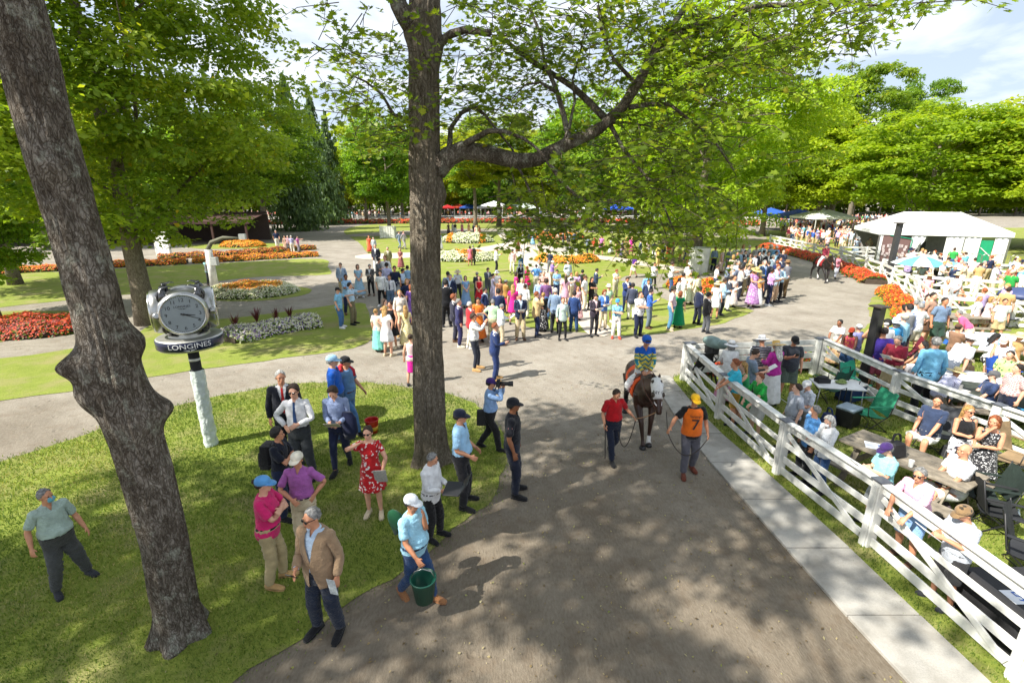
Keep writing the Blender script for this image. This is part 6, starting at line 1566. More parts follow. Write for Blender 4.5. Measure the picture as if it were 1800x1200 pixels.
# bags, drinks and picnic clutter on the enclosure grass and tables
CLUT = [(1455, 745, 0, 'bag', '2a3c6a', 'navy bag on the grass beside the small white table'), (1610, 770, 0, 'bag', 'c9a8b4', 'pink blanket bundle on the grass by the seated man'), (1668, 805, 0, 'bag', '26262a', 'black bag on the grass near the bare picnic table'), (1770, 905, 0, 'bottle', '4a7ab8', 'blue bottle in the grass near the tan chair'), (1784, 915, 0, 'bottle', 'c8d4dc', 'clear bottle in the grass near the tan chair'), (1652, 905, 0, 'bag', '3a3034', 'dark purse under the bald man bench'),
        (1690, 690, .77, 'box', 'e8e4da', 'white food box on the printed cloth'), (1662, 680, .77, 'box', 'b0573a', 'orange food tray on the printed cloth'), (1715, 712, .77, 'box', 'f0f0ec', 'white food box on the dark green cloth'), (1742, 720, .77, 'cup', 'c03030', 'red cup on the dark green cloth'), (1730, 615, .77, 'bag', 'dfe8f2', 'white plastic bag heaped on the white cloth'), (1752, 620, .77, 'bag', '7fa8d0', 'pale blue bag on the white cloth'), (1772, 626, .77, 'bag', 'f0f0f4', 'second white plastic bag, nearest the edge of the white cloth'),
        (1648, 640, 0, 'bag', '8a2034', 'maroon bag by the crowd chairs'), (1668, 606, 0, 'bag', '2b5fae', 'blue and white tote bag behind the turquoise shirt'), (1700, 655, 0, 'bag', '46392c', 'brown bag between the two cloth-covered tables'), (1620, 700, 0, 'bag', '2a6a4a', 'green bag beyond the inner fence post'), (1570, 800, .77, 'bag', '1d1d20', 'small black purse on the bare picnic table'), (1600, 820, .77, 'cup', 'e8e8e4', 'white cup on the bare picnic table')]
for px, py, z, kd, c, lab in CLUT:
    p = at(px, py, z); mb = MB(); rgc = random.Random(px)
    if kd == 'bag': mb.box((0, 0, .13), (.34, .22, .26), taper=.72).tube([(-.10, 0, .25), (-.06, .02, .40), (.06, .02, .40), (.10, 0, .25)], .012, 6)
    elif kd == 'box': mb.box((0, 0, .03), (.24, .18, .06), taper=1.1).box((0, .09, .09), (.24, .02, .12))
    elif kd == 'cup': mb.lathe([(.030, 0), (.042, .12), (.038, .12), (.028, .01)], 14)
    else: mb.lathe([(.035, 0), (.037, .14), (.015, .19), (.015, .22)], 12)
    o = mb.build({'bag': 'bag', 'box': 'food_box', 'cup': 'cup', 'bottle': 'bottle'}[kd], plain('clutter', srgb(c), .7, 0, .4, 14, .15, 6), None, bevel=.02 if kd == 'bag' else 0, loc=p); o.rotation_euler.z = rgc.uniform(0, 3); tag(o, lab, kd)
# red bucket on the lawn
p = at(655, 760); t = empty('bucket', p); tag(t, 'red plastic bucket with a yellow label standing on the lawn', 'bucket')
MB().lathe([(.115, 0), (.15, .30), (.155, .31), (.155, .33), (.142, .33), (.135, .30), (.10, .02), (.0, .02)], 24).build('pail', plain('red_plastic', (.50, .012, .01), .35), t, True)
MB().lathe([(.128, .08), (.1385, .18), (.1375, .18), (.127, .08)], 24).build('label_band', plain('yellow_label', (.55, .36, .03), .5), t, True)

# ------------------------------------------------------------------ tents and umbrella
M_TENT = plain('white_tent_cloth', (.80, .80, .78), .7, 0, .1, 3, .03, 1)
def tent_big():
    a, b = at(1552, 474), at(1768, 482); a = at(1536, 464); b = at(1760, 473); d = (b - a); L = d.length; rz = math.atan2(d.y, d.x); W = 6.5; He = 2.55; Hr = 3.9
    t = empty('event_tent', a, rz); tag(t, 'long white gable tent with open curtains and a green door', 'tent')
    e = .15
    MB().add([(-e, -e, He), (L + e, -e, He), (L - 2.0, W / 2, Hr), (2.2, W / 2, Hr), (-e, W + e, He), (L + e, W + e, He), (-e, -e, He - .28), (L + e, -e, He - .28), (-e, W + e, He - .28), (L + e, W + e, He - .28)],
             [(0, 1, 2, 3), (1, 5, 2), (5, 4, 3, 2), (4, 0, 3), (6, 7, 1, 0), (7, 9, 5, 1), (8, 6, 0, 4), (9, 8, 4, 5)]).build('roof', M_TENT, t)
    sm = MB(); sag = plain('tent_seam', (.55, .55, .53), .7)
    for u in (.0, .33, .66, 1.0): sm.tube([(-e + (L + 2 * e) * u, -e - .01, He + .01), (2.2 + (L - 4.2) * u, W / 2 - .01, Hr + .02)], .022, 5)
    sm.build('roof_seams', sag, t)['kind'] = 'stuff'
    for x in np.linspace(0, L, 4):
        for y_ in (0, W): MB().box((x, y_, He / 2), (.12, .12, He)).build('pole', M_STEEL, t)
    def curtain(x0, x1, name='curtain', y_=0.0, pinch=None, z0=.02, m=M_TENT):
        V = []; n = max(12, int((x1 - x0) * 14)); K = 10
        for j in range(K + 1):
            v = j / K; z = z0 + (He - .28 - z0) * v
            for i in range(n + 1):
                u = i / n; xx = x0 + (x1 - x0) * u
                if pinch: w_ = 1 - .6 * math.exp(-((z - 1.1) / .5) ** 2) if z > .6 else .5; xx = (x0 if pinch < 0 else x1) + (xx - (x0 if pinch < 0 else x1)) * w_
                V.append((xx, y_ - .06 + .05 * math.sin(i * 1.3) * (1 - .4 * v), z))
        F = [(j * (n + 1) + i, j * (n + 1) + i + 1, (j + 1) * (n + 1) + i + 1, (j + 1) * (n + 1) + i) for j in range(K) for i in range(n)]
        o = link(name, mesh_np(name, V, F, True), m, t); s_ = o.modifiers.new('thick', 'SOLIDIFY'); s_.thickness = .01
    k = L / 226.0
    X = lambda px: (px - 1548) * k
    curtain(X(1548), X(1556)); curtain(X(1607), X(1632), pinch=-1); curtain(X(1668), X(1727)); curtain(X(1750), X(1774))
    MB().box((X(1738), .0, 1.02), (X(1749) - X(1727), .05, 2.0)).build('door', plain('green_panel', (.01, .30, .14), .5), t)
    MB().bar((X(1729), -.06, 1.5), (X(1748), -.06, .9), .03, .06).build('door_brace', M_WHITE, t)
    # side screen
    m, n_, l, b_ = new_mat('printed_mesh_screen'); b_.inputs['Base Color'].default_value = (.15, .085, .08, 1); b_.inputs['Roughness'].default_value = .8
    MB().add([(X(1556), -.12, .25), (X(1602), -.12, .25), (X(1606), -.10, 2.0), (X(1554), -.08, 2.25), (X(1556), -.08, .25), (X(1602), -.08, .25), (X(1606), -.06, 2.0), (X(1554), -.04, 2.25)], [(0, 1, 2, 3), (7, 6, 5, 4), (0, 4, 5, 1), (1, 5, 6, 2), (2, 6, 7, 3), (3, 7, 4, 0)]).build('screen', m, t)
    MB().tube([(X(1604), -.14, .2), (X(1607), -.14, 1.2), (X(1608), -.14, 2.0), (X(1585), -.14, 2.12), (X(1566), -.14, 2.25)], .035, 6).build('screen_edging', plain('green_tape', (.02, .32, .2), .6), t)
    rg = random.Random(5); mb = MB()
    for i in range(26): xx = X(1558) + rg.random() * (X(1600) - X(1558)); mb.box((xx, -.14, .65 + rg.random() * .85), (.16, .012, .22))
    mb.build('screen_print', plain('white_print', (.5, .42, .42), .7), t)
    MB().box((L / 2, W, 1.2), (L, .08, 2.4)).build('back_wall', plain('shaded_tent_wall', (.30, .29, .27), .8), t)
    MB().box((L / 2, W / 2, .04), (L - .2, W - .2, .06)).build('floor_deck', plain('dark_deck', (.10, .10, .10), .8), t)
    for i, (px, w_, h_) in enumerate([(1640, .9, 1.1), (1652, 1.0, 1.5), (1662, .7, 1.2)]):
        MB().box((X(px), 3.0 + i * .5, h_ / 2 + .1), (w_, .7, h_)).build('counter', plain('dark_counter', (.06, .06, .065), .5), t)
    for i in range(9):
        x0 = X(1632) + i * 1.62
        f = empty('barrier', a + Matrix.Rotation(rz, 3, 'Z') @ Vector((x0, -1.0, 0)), rz, group='steel barriers before the tent'); tag(f, 'steel crowd barrier standing in front of the white tent', 'barrier')
        MB().tube([(0, 0, .1), (0, 0, 1.05), (.1, 0, 1.12), (1.45, 0, 1.12), (1.55, 0, 1.05), (1.55, 0, .1)], .02, 6).tube([(0, 0, .2), (1.55, 0, .2)], .015, 6).build('frame', M_STEEL, f)
        mb = MB(); [mb.tube([(.12 + q * .12, 0, .2), (.12 + q * .12, 0, 1.1)], .008, 4) for q in range(12)]; mb.build('bars', M_STEEL, f)
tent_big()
def pop(px, py, w, hgt, col, label, kind='pyramid', D=None, peak=.55):
    p = at(px, py) if D is None else Vector(((px - 900) / 887. * D, D, 0)); t = empty('pop_up_tent', p, random.uniform(-.2, .2)); tag(t, label, 'tent')
    m = plain('canopy', srgb(col), .7, 0, .1, 4, .04, 1)
    s_ = w / 2
    MB().add([(-s_, -s_, hgt), (s_, -s_, hgt), (s_, s_, hgt), (-s_, s_, hgt), (0, 0, hgt + peak * w * .35), (-s_, -s_, hgt - .25), (s_, -s_, hgt - .25), (s_, s_, hgt - .25), (-s_, s_, hgt - .25)], [(0, 1, 4), (1, 2, 4), (2, 3, 4), (3, 0, 4), (5, 6, 1, 0), (6, 7, 2, 1), (7, 8, 3, 2), (8, 5, 0, 3)]).build('canopy', m, t)
    for sx_ in (-1, 1):
        for sy_ in (-1, 1): MB().box((sx_ * s_ * .96, sy_ * s_ * .96, hgt / 2), (.07, .07, hgt)).build('pole', M_WHITE, t)
pop(1452, 410, 5.2, 2.7, 'f4f6f4', 'pale pyramid tent above the dense crowd on the right', D=62)
pop(1408, 0, 5.0, 2.5, '2a56b8', 'blue pop-up canopy left of the pale pyramid tent', D=68)
pop(868, 0, 5.5, 3.0, 'f0f0f4', 'white peaked canopy on the far side, right of the slim maple trunk', D=122)
for i, (px, c, nm, D, w) in enumerate([(786, 'b01e24', 'red', 126, 3.6), (806, 'b8452c', 'brick-orange', 130, 4.6), (823, '2b55a8', 'blue', 128, 4.6), (838, '7f98a8', 'slate blue', 132, 4.6), (893, 'c01c22', 'scarlet', 121, 3.0), (905, '9fb0a4', 'sage', 127, 6), (925, 'b8c4bc', 'silvery green', 124, 6), (1028, 'e2e2de', 'white', 118, 5), (1096, '1d4fc0', 'royal blue', 116, 7), (1120, '274a9c', 'dark blue', 120, 6), (1358, '2c58b0', 'mid blue', 80, 5), (775, '9aa59e', 'grey-green', 131, 6), (850, 'd9d9dd', 'pale grey', 127, 4.5), (600, '8a3a30', 'rust-red', 125, 4)]):
    pop(px, 0, w, 2.4, c, f'{nm} pop-up canopy over the far crowd' if px < 1300 else f'{nm} pop-up canopy behind the crowd right of the big maple', D=D)
p = at(1609, 505); t = empty('umbrella', p); tag(t, 'wide umbrella with light blue and white wedges in front of the tent', 'umbrella')
MB().tube([(0, 0, 0), (0, 0, 1.75)], .025, 8).build('pole', M_WHITE, t, True)
for i in range(10):
    a0, a1 = i * math.pi / 5, (i + 1) * math.pi / 5; r = 1.42; mb = MB(); V = []
    for rr, z in ((.0, 1.82), (.5, 1.76), (1.0, 1.60), (r, 1.36)): V += [(math.cos(a0) * rr, math.sin(a0) * rr, z), (math.cos(a1) * rr, math.sin(a1) * rr, z)]
    mb.add(V, [(0, 1, 3, 2), (2, 3, 5, 4), (4, 5, 7, 6)]); o = mb.build('panel', plain('umbrella_cloth', srgb('5fb4c8') if i % 2 else (.78, .78, .76), .7), t); s_ = o.modifiers.new('thick', 'SOLIDIFY'); s_.thickness = .006
p = at(1786, 560); t = empty('umbrella', p); tag(t, 'navy dome umbrella over the chairs at the right edge', 'umbrella')
MB().tube([(0, 0, 0), (0, 0, 1.25)], .02, 8).build('pole', M_STEEL, t, True); MB().lathe([(.85, .95), (.78, 1.12), (.55, 1.27), (.25, 1.35), (.01, 1.37)], 24).build('canopy', plain('navy_nylon', srgb('39466e'), .5), t, True)
# low red barn at the left behind the maples
p = at(170, 432); t = empty('low_building', p, R(8)); tag(t, 'long low red building with an open front on red posts, behind the maples', 'building')
M_BARN = plain('barn_red', (.07, .032, .027), .8, 0, .3, 8, .12, 2)
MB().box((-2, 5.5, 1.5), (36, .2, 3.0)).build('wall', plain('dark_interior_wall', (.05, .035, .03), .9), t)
MB().add([(-20, -.6, 2.5), (16, -.6, 2.5), (16, 6, 3.3), (-20, 6, 3.3), (-20, -.6, 2.2), (16, -.6, 2.2)], [(0, 1, 2, 3), (4, 5, 1, 0)]).build('roof', M_BARN, t)
for i in range(11): MB().box((-19.5 + i * 3.5, -.4, 1.3), (.2, .2, 2.6)).build('post', M_BARN, t)
p = at(366, 421); t = empty('white_bench', p, .1); tag(t, 'white slatted bench stand under the maple by the red building', 'bench')
for z in (.5, 1.0, 1.9): MB().box((0, 0, z), (3.6, .5 if z < .9 else .06, .12)).build('slat', M_WHITE, t)
for s_ in (-1, 0, 1): MB().box((s_ * 1.7, .1, 1.0), (.12, .3, 2.0)).build('leg', M_WHITE, t)
# ------------------------------------------------------------------ horses
def horse_mb(mb):
    X, Z = (1, 0, 0), (0, 0, 1)
    mb.loft([((0, y, z), rx_, rz_, X, Z) for y, z, rx_, rz_ in [(.97, 1.14, .07, .10), (.92, 1.17, .17, .19), (.78, 1.19, .25, .27), (.58, 1.18, .275, .30), (.30, 1.13, .27, .29), (.0, 1.09, .285, .305), (-.30, 1.09, .27, .33), (-.52, 1.12, .235, .33), (-.70, 1.14, .18, .26), (-.80, 1.13, .11, .16)]], 24)
    def ell_path(P, n=20):
        rg = []
        for i, (c, w, h) in enumerate(P):
            a = Vector(P[max(i - 1, 0)][0]); b = Vector(P[min(i + 1, len(P) - 1)][0]); d = (b - a).normalized(); x = Vector((1, 0, 0)); x = (x - d * x.dot(d)).normalized(); y = d.cross(x)
            rg.append((c, w, h, x, y))
        mb.loft(rg, n)
    ell_path([((0, -.42, 1.16), .20, .34), ((0, -.62, 1.28), .15, .29), ((.01, -.80, 1.40), .115, .225), ((.03, -.95, 1.50), .092, .175), ((.05, -1.05, 1.575), .078, .135)])
    ell_path([((.05, -1.0, 1.61), .075, .085), ((.055, -1.09, 1.56), .098, .125), ((.065, -1.17, 1.43), .095, .125), ((.075, -1.25, 1.29), .070, .090), ((.085, -1.31, 1.17), .058, .072), ((.09, -1.35, 1.08), .062, .066), ((.092, -1.37, 1.035), .045, .045)])
    for s_ in (1, -1): mb.tube([(.05 + .055 * s_, -1.0, 1.64), (.05 + .07 * s_, -1.03, 1.72), (.05 + .065 * s_, -1.05, 1.79)], [.03, .03, .006], 8)
    def leg(P, rad): limb(mb, P, rad, 14)
    # fore legs: one reaching forward, one under the body
    leg([(.15, -.52, 1.12), (.16, -.50, .88), (.13, -.60, .54), (.11, -.62, .22), (.10, -.68, .10), (.10, -.73, .04)], [.13, .095, .058, .036, .038, .058])
    leg([(-.15, -.52, 1.12), (-.16, -.52, .88), (-.10, -.72, .56), (-.06, -.78, .24), (-.05, -.80, .14), (-.05, -.86, .06)], [.13, .095, .058, .036, .038, .056])
    leg([(.15, .70, 1.12), (.16, .55, .90), (.15, .80, .60), (.14, .70, .26), (.14, .67, .13), (.14, .60, .05)], [.17, .125, .060, .038, .040, .058])
    leg([(-.15, .70, 1.12), (-.16, .62, .90), (-.15, .98, .60), (-.14, 1.02, .27), (-.14, 1.02, .14), (-.14, .96, .05)], [.17, .125, .060, .038, .040, .058])
_h = make_asset(horse_mb, .016, [11000], smooth_it=3)
HV, HF, _ = _h[0]
def horse(x, y, rz, coat, label, hood=None, clothc='e2571f', sc=1.0, num=None):
    me = mesh_np('horse', HV, HF, True); me.materials.append(plain('horse_coat', coat, .38, 0, .06, 50, .25, 2.2)); b = bpy.data.objects.new('horse', me); COL.objects.link(b)
    b.location = (x, y, .012); b.rotation_euler.z = R(rz); b.scale = (sc,) * 3; tag(b, label, 'horse')
    DK = plain('black_hair', (.012, .010, .009), .5, 0, .4, 60)
    MB().tube([(0, .95, 1.28), (0, 1.06, 1.18), (.01, 1.10, .90), (0, 1.07, .58)], [.04, .07, .075, .02], 10).build('tail', DK, b, True)
    MB().loft([((0, -.48, 1.47), .03, .05, (1, 0, 0), (0, 0, 1)), ((-.03, -.66, 1.54), .035, .07, (1, 0, 0), (0, 0, 1)), ((-.02, -.82, 1.62), .035, .07, (1, 0, 0), (0, 0, 1)), ((.02, -.97, 1.69), .03, .05, (1, 0, 0), (0, 0, 1)), ((.05, -1.06, 1.68), .02, .03, (1, 0, 0), (0, 0, 1))], 10).build('mane', DK, b, True)
    for (p, r) in [((.10, -.70), .062), ((-.05, -.83), .060), ((.14, .63), .060), ((-.14, .99), .060)]:
        MB().lathe([(r + .012, .0), (r + .004, .03), (r - .006, .065)], 16, (p[0], p[1] - .01, -.005), sy=1.2).build('hoof', M_RUB, b, True)
    WS = plain('white_sock', (.66, .64, .60), .7)
    MB().tube([(.15, .80, .52), (.14, .72, .30), (.14, .67, .14), (.14, .63, .08)], [.050, .043, .047, .06], 12).build('white_sock', WS, b, True)
    MB().tube([(.112, -.64, .20), (.10, -.68, .10), (.10, -.72, .06)], [.041, .044, .06], 12).build('white_sock', WS, b, True)
    # tack
    MO = plain('saddle_cloth', srgb(clothc), .8); LT = plain('tack_leather', (.10, .035, .02), .5)
    def blanket(y0, y1, z0, off, mat, nm):
        V = []; n = 10; K = 16
        ys = [.97, .92, .78, .58, .30, .0, -.30, -.52, -.70]; 
        st = {'z': [1.14, 1.17, 1.19, 1.18, 1.13, 1.09, 1.09, 1.12, 1.14], 'rx': [.07, .17, .25, .275, .27, .285, .27, .235, .18], 'rz': [.10, .19, .27, .30, .29, .305, .33, .33, .26]}
        for j in range(n + 1):
            yy = y0 + (y1 - y0) * j / n; zc = np.interp(-yy, [-v for v in ys], st['z']); rx_ = np.interp(-yy, [-v for v in ys], st['rx']) + off; rz_ = np.interp(-yy, [-v for v in ys], st['rz']) + off
            for k in range(K + 1):
                a = math.pi * (z0 + (1 - 2 * z0) * k / K); V.append((math.cos(a) * rx_, yy, zc + math.sin(a) * rz_))
        F = [(j * (K + 1) + k, j * (K + 1) + k + 1, (j + 1) * (K + 1) + k + 1, (j + 1) * (K + 1) + k) for j in range(n) for k in range(K)]
        o = link(nm, mesh_np(nm, V, F, True), mat, b); s_ = o.modifiers.new('thick', 'SOLIDIFY'); s_.thickness = .014; s_.offset = 1
    blanket(-.42, .42, -.12, .016, MO, 'saddle_cloth'); blanket(-.25, .22, .14, .036, LT, 'saddle')
    mb = MB(); a = Vector((.09, -1.32, 1.12))
    for s_ in (1, -1):
        mb.tube([(.09 + .055 * s_, -1.33, 1.13), (.06 + .16 * s_, -.9, 1.30), (.0 + .12 * s_, -.45, 1.58), (.02 * s_, -.36, 1.64)], .011, 6)
        mb.tube([(.09 + .06 * s_, -1.32, 1.12), (.075 + .078 * s_, -1.22, 1.33), (.055 + .10 * s_, -1.08, 1.58)], .010, 6)
    mb.build('reins', LT, b, True)
    MB().loft([((.078, -1.262, 1.265), .078, .098, (1, 0, 0), Vector((0, .93, .36))), ((.081, -1.275, 1.235), .076, .094, (1, 0, 0), Vector((0, .93, .36)))], 20).build('noseband', plain('white_noseband', (.75, .72, .72), .6), b)
    for s_ in (1, -1): MB().tube([(.30 * s_, -.08, 1.30), (.36 * s_, -.10, .80)], .010, 6).tube([(.30 * s_, -.14, .74), (.36 * s_, -.16, .82), (.42 * s_, -.14, .74), (.36 * s_, -.1, .73), (.30 * s_, -.14, .74)], .010, 6).build('stirrup', M_STEEL, b)
    if hood:
        P = [((.05, -1.035, 1.675), .078, .078), ((.055, -1.10, 1.58), .114, .126), ((.065, -1.185, 1.44), .114, .128), ((.074, -1.255, 1.315), .090, .100)]
        rg = []
        for i, (c, w, h) in enumerate(P):
            a = Vector(P[max(i - 1, 0)][0]); q = Vector(P[min(i + 1, 3)][0]); d = (q - a).normalized(); x = Vector((1, 0, 0)); x = (x - d * x.dot(d)).normalized(); rg.append((c, w, h, x, d.cross(x)))
        MB().loft(rg, 26).build('hood', plain('white_hood', (.70, .70, .68), .7, 0, .3, 30), b, True)
        for s_ in (1, -1):
            MB().ell((.067 + .095 * s_, -1.25, 1.41), (.040, .055, .055), 14).build('eye_cup', plain('brown_cup', (.05, .035, .022), .5), b, True)
            MB().ell((.052 + .075 * s_, -1.13, 1.63), (.036, .045, .042), 12).build('ear_opening', plain('brown_cup', (.05, .035, .022), .5), b, True)
        V, F = text_mesh(hood, .085); V[:, 0] *= 1.1; c = Vector((.067, -1.315, 1.475)); up_ = Vector((0, .40, .92)).normalized()
        link('hood_lettering', mesh_np('hood_lettering', [c + Vector((v[0], 0, 0)) + up_ * v[1] + Vector((0, .35 * v[0] ** 2 * 10, 0)) for v in V], F), M_INK, b)
    return b
HX, HY = 2.86, 9.95
horse(HX, HY, -4, (.036, .013, .007), 'dark bay horse in a white hood walking down the dirt path', hood='NY C', sc=.99)
jk = person(HX, HY - .02, 1.70, -4, 'm', 'down', 'shirt:yellow*chevron*brightblue', 'slim:white', 'hair:dark', 'helmet:brightblue', shoe='black', lod=0, glasses=False, z=.57, ride=True, fat=0.0,
       label='jockey in yellow, green and blue silks riding the hooded bay horse', L=(.07, -.34, 1.08), R=(-.07, -.34, 1.08), lean=12, fL=(.36, -.10, .30), fR=(-.36, -.10, .30), kpole=(.75, -1, .3), yaw=4, hp=10, pole=(1, .3, -.3), inner=None, sk=1)
for s_ in (1, -1):
    n_ = 'L' if s_ > 0 else 'R'; RPj = jk['RP'][3]; K, A_ = Vector(RPj['K' + n_]), Vector(RPj['A' + n_])
    MB().tube([K.lerp(A_, .06), K.lerp(A_, .5), A_ + Vector((0, 0, -.02))], [.072, .064, .05], 12).build('riding_boot', M_RUB, jk['obj'], True)
MB().ell((0, -.115, 1.722), (.070, .02, .02), 14).build('goggles', M_RUB, None, True); o = bpy.data.objects['goggles']
Mh = Matrix.Translation(Vector(jk['RP'][3]['PH'])) @ Matrix(jk['RP'][3]['Rh'].tolist()).to_4x4() @ Matrix.Translation(-Vector(JH)); o.parent = jk['obj']; o.matrix_local = Mh
h2 = at(1441, 494)
horse(h2.x, h2.y, -8, (.018, .013, .012), 'dark horse walking down the path beside the long red flower strip', clothc='8a1c22', sc=.98)
person(h2.x, h2.y, 1.62, -8, 'm', 'down', 'shirt:maroon', 'slim:white', 'hair:dark', 'helmet:charcoal', lod=1, z=.66, ride=True, fat=0., label='jockey in dark red silks riding the far dark horse', L=(.07, -.34, 1.08), R=(-.07, -.34, 1.08), lean=10, fL=(.36, -.10, .27), fR=(-.36, -.10, .27), kpole=(.75, -1, .3), yaw=0)
def chest_text(pr, s_, size, z, off=.045, mat=None, bold=1.0, name='number', sex='m', fat=.2):
    V, F = text_mesh(s_, size, 1); x = V[:, 0] * bold; zz_ = V[:, 1] + z; zs = [q[0] for q in TORSO]
    rx_ = np.interp(zz_, zs, [q[1] for q in TORSO]) + off; ry_ = np.interp(zz_, zs, [q[2] for q in TORSO]) + off; yc = np.interp(zz_, zs, [q[3] for q in TORSO])
    P = np.stack([x, yc - ry_ * np.sqrt(np.clip(1 - (x / rx_) ** 2, .05, 1)), zz_], 1); W_ = weights(P, 'nolimb'); Vs = shape_rest(P, sex, fat, 1.0)
    Rm, Pm, Jm, _ = pr['RP']; Xx = np.einsum('vb,bij,vbj->vi', W_, Rm, Vs[:, None, :] - Jm[None]) + W_ @ Pm
    return link(name, mesh_np(name, Xx, F), mat or M_INK, pr['obj'])

def hold_paper(pr, hand, label, w=.22, h=.28, col=(.74, .74, .70), tilt=35, cat='paper', name='racing_programme', side=0):
    c = pr['hand' + hand]; f = pr['fwd']; o = MB().box((0, 0, 0), (w, h, .006)).build(name, plain('paper', col, .7, 0, .1, 10, .15, 30), None)
    if side: c = (pr['handL'] + pr['handR']) / 2
    o.matrix_world = Matrix.Translation(c + f * .07 + Vector((0, 0, .04))) @ Matrix.Rotation(math.atan2(f.y, f.x) - math.pi / 2, 4, 'Z') @ Matrix.Rotation(R(tilt), 4, 'X')
    tag(o, label, cat); return o
def hold_phone(pr, hand, label):
    c = pr['hand' + hand]; f = pr['fwd']; o = MB().box((0, 0, 0), (.075, .15, .010)).build('phone', M_RUB, None, bevel=.003)
    o.matrix_world = Matrix.Translation(c + f * .03 + Vector((0, 0, .03))) @ Matrix.Rotation(math.atan2(f.y, f.x) - math.pi / 2, 4, 'Z') @ Matrix.Rotation(R(50), 4, 'X'); tag(o, label, 'phone')
def Pp(px, py, yh, face, sex, pose, top, bot, hair='hair:brown', hat=None, **k):
    p = at(px, py); h = max(1.5, min(1.98, tall(yh, py))) if yh else 1.72
    if k.get('sitz') is not None: k.pop('sitz'); h = 1.74
    return person(p.x, p.y, h, face, sex, pose, top, bot, hair, hat, **k)

# ---- the people on the near lawn
Pp(128, 1028, 858, 62, 'm', 'wide', 'polo:a9bdb2', 'trousers:4a4c4c', 'fringe:grey', belt='black', mask='turquoise', lod=0, sk=1, fat=1.0, yaw=25, label='heavy grey-haired man in pale green shirt with a blue mask under his chin', shoe='charcoal')
a = Pp(578, 1112, 893, -14, 'm', 'phone', 'jacket:9c8266', 'trousers:1d2638', 'fringe:grey', inner='paleblue', lod=0, sk=1, fat=.3, glasses=True, yaw=-22, R=(-.10, -.26, 1.14), hp=4, label='man in tan sport coat, dark jeans and sunglasses at the front lawn edge')
hold_phone(a, 'R', 'black phone held by the man in the tan sport coat')
hold_paper(a, 'L', 'rolled papers in the left hand of the man in the tan coat', .10, .24, (.55, .6, .62), 80)
Pp(488, 1024, 838, 95, 'f', 'fold', 'tee:hotpink', 'trousers:khaki', 'bun:brown', 'cap:5b9bd5', belt='black', lod=0, sk=0, yaw=8, label='woman in hot pink shirt, khaki trousers and blue cap with arms raised', L=(-.02, -.2, 1.27), R=(.06, -.20, 1.22), shoe='tan', fat=.5)
Pp(545, 965, 796, 8, 'm', 'hips', 'polo:a860a8', 'trousers:beige', 'hair:brown', 'cap:offwhite', belt='black', lod=0, sk=1, yaw=-10, R=(-.10, -.2, 1.08), label='person in orchid purple polo and white cap standing behind the pink shirt')
a = Pp(507, 908, 752, 88, 'm', 'fold', 'polo:1a1f2e', 'trousers:navy', 'full:black', lod=0, sk=1, extra=[('backpack', 'backpack', 'black')], belt='black', label='dark-haired officer in navy uniform with a black backpack and crossed arms', yaw=20)
Pp(515, 812, 650, 22, 'm', 'down', 'jacket:191c28', 'trousers:191c28', 'fringe:whitehair', inner='white', tie='red', lod=0, sk=1, yaw=12, fat=.5, label='white-haired man in dark suit with a red tie')
Pp(537, 838, 677, 8, 'm', 'hip1', 'shirt:e8e8f0', 'trousers:3a3e42', 'full:brown', tie='34507c', belt='black', lod=0, sk=0, glasses=True, yaw=-4, fat=0., label='young man in white shirt, blue tie and sunglasses')
a = Pp(603, 823, 673, 6, 'm', 'stride', 'shirt:8f9fc4', 'slim:1c2440', 'full:brown', belt='black', lod=0, sk=0, yaw=-5, hp=24, fat=0., label='young man in blue-grey shirt reading a booklet as he walks over the lawn')
hold_paper(a, 'R', 'open booklet in the hands of the young man walking on the lawn', .26, .24, (.6, .58, .45), 40, side=1)
o = MB().loft([((0, 0, .12), .09, .05, (1, 0, 0), (0, 1, 0)), ((.02, 0, .0), .14, .08, (1, 0, 0), (0, 1, 0)), ((.03, 0, -.25), .15, .07, (1, 0, 0), (0, 1, 0)), ((.0, 0, -.42), .10, .05, (1, 0, 0), (0, 1, 0))], 14).build('folded_jacket', cloth(srgb('1a2140')), None, True); o.location = a['EL'] + Vector((.02, -.08, -.03)); tag(o, 'navy jacket hung over the arm of the young man on the lawn', 'jacket')
Pp(600, 772, 624, 100, 'm', 'down', 'polo:brightblue', 'trousers:denim', 'hair:grey', 'cap:9cc4e4', lod=0, sk=0, label='man in bright blue shirt and pale blue cap half hidden behind his neighbour')
a = Pp(618, 760, 624, 78, 'm', 'walk', 'tee:5f87b4', 'trousers:4a74a8', 'hair:dark', 'cap:black', belt='brown', lod=0, sk=1, fat=.6, label='man in blue T-shirt and black cap with a red sweater round his shoulders', yaw=10)
MB().tube([(-.17, -.02, 1.43), (-.09, .07, 1.50), (.05, .085, 1.51), (.14, .03, 1.47), (.14, -.10, 1.38), (.08, -.15, 1.28)], [.045, .05, .05, .05, .045, .035], 10).build('sweater', cmat('c22a3a'), a['obj'], True)
a = Pp(660, 903, 750, 4, 'f', 'wave', 'sdress:c01c22*floral*efe4e0', '-', 'bun:brown', lod=0, sk=0, glasses=True, fat=.5, shoe='beige', yaw=-6, R=(-.13, -.16, 1.52), label='woman in red floral dress raising her hand to her sunglasses')
hold_paper(a, 'L', 'folded racing programme held by the woman in the red floral dress', .2, .28, (.45, .44, .42), 70)
a = Pp(763, 945, 798, 66, 'm', 'paper', 'loose:e9e9ee', 'trousers:black', 'fringe:grey', lod=0, sk=1, fat=.7, yaw=10, L=(.10, -.27, 1.12), R=(-.10, -.27, 1.12), label='grey-haired man in white shirt holding an open laptop')
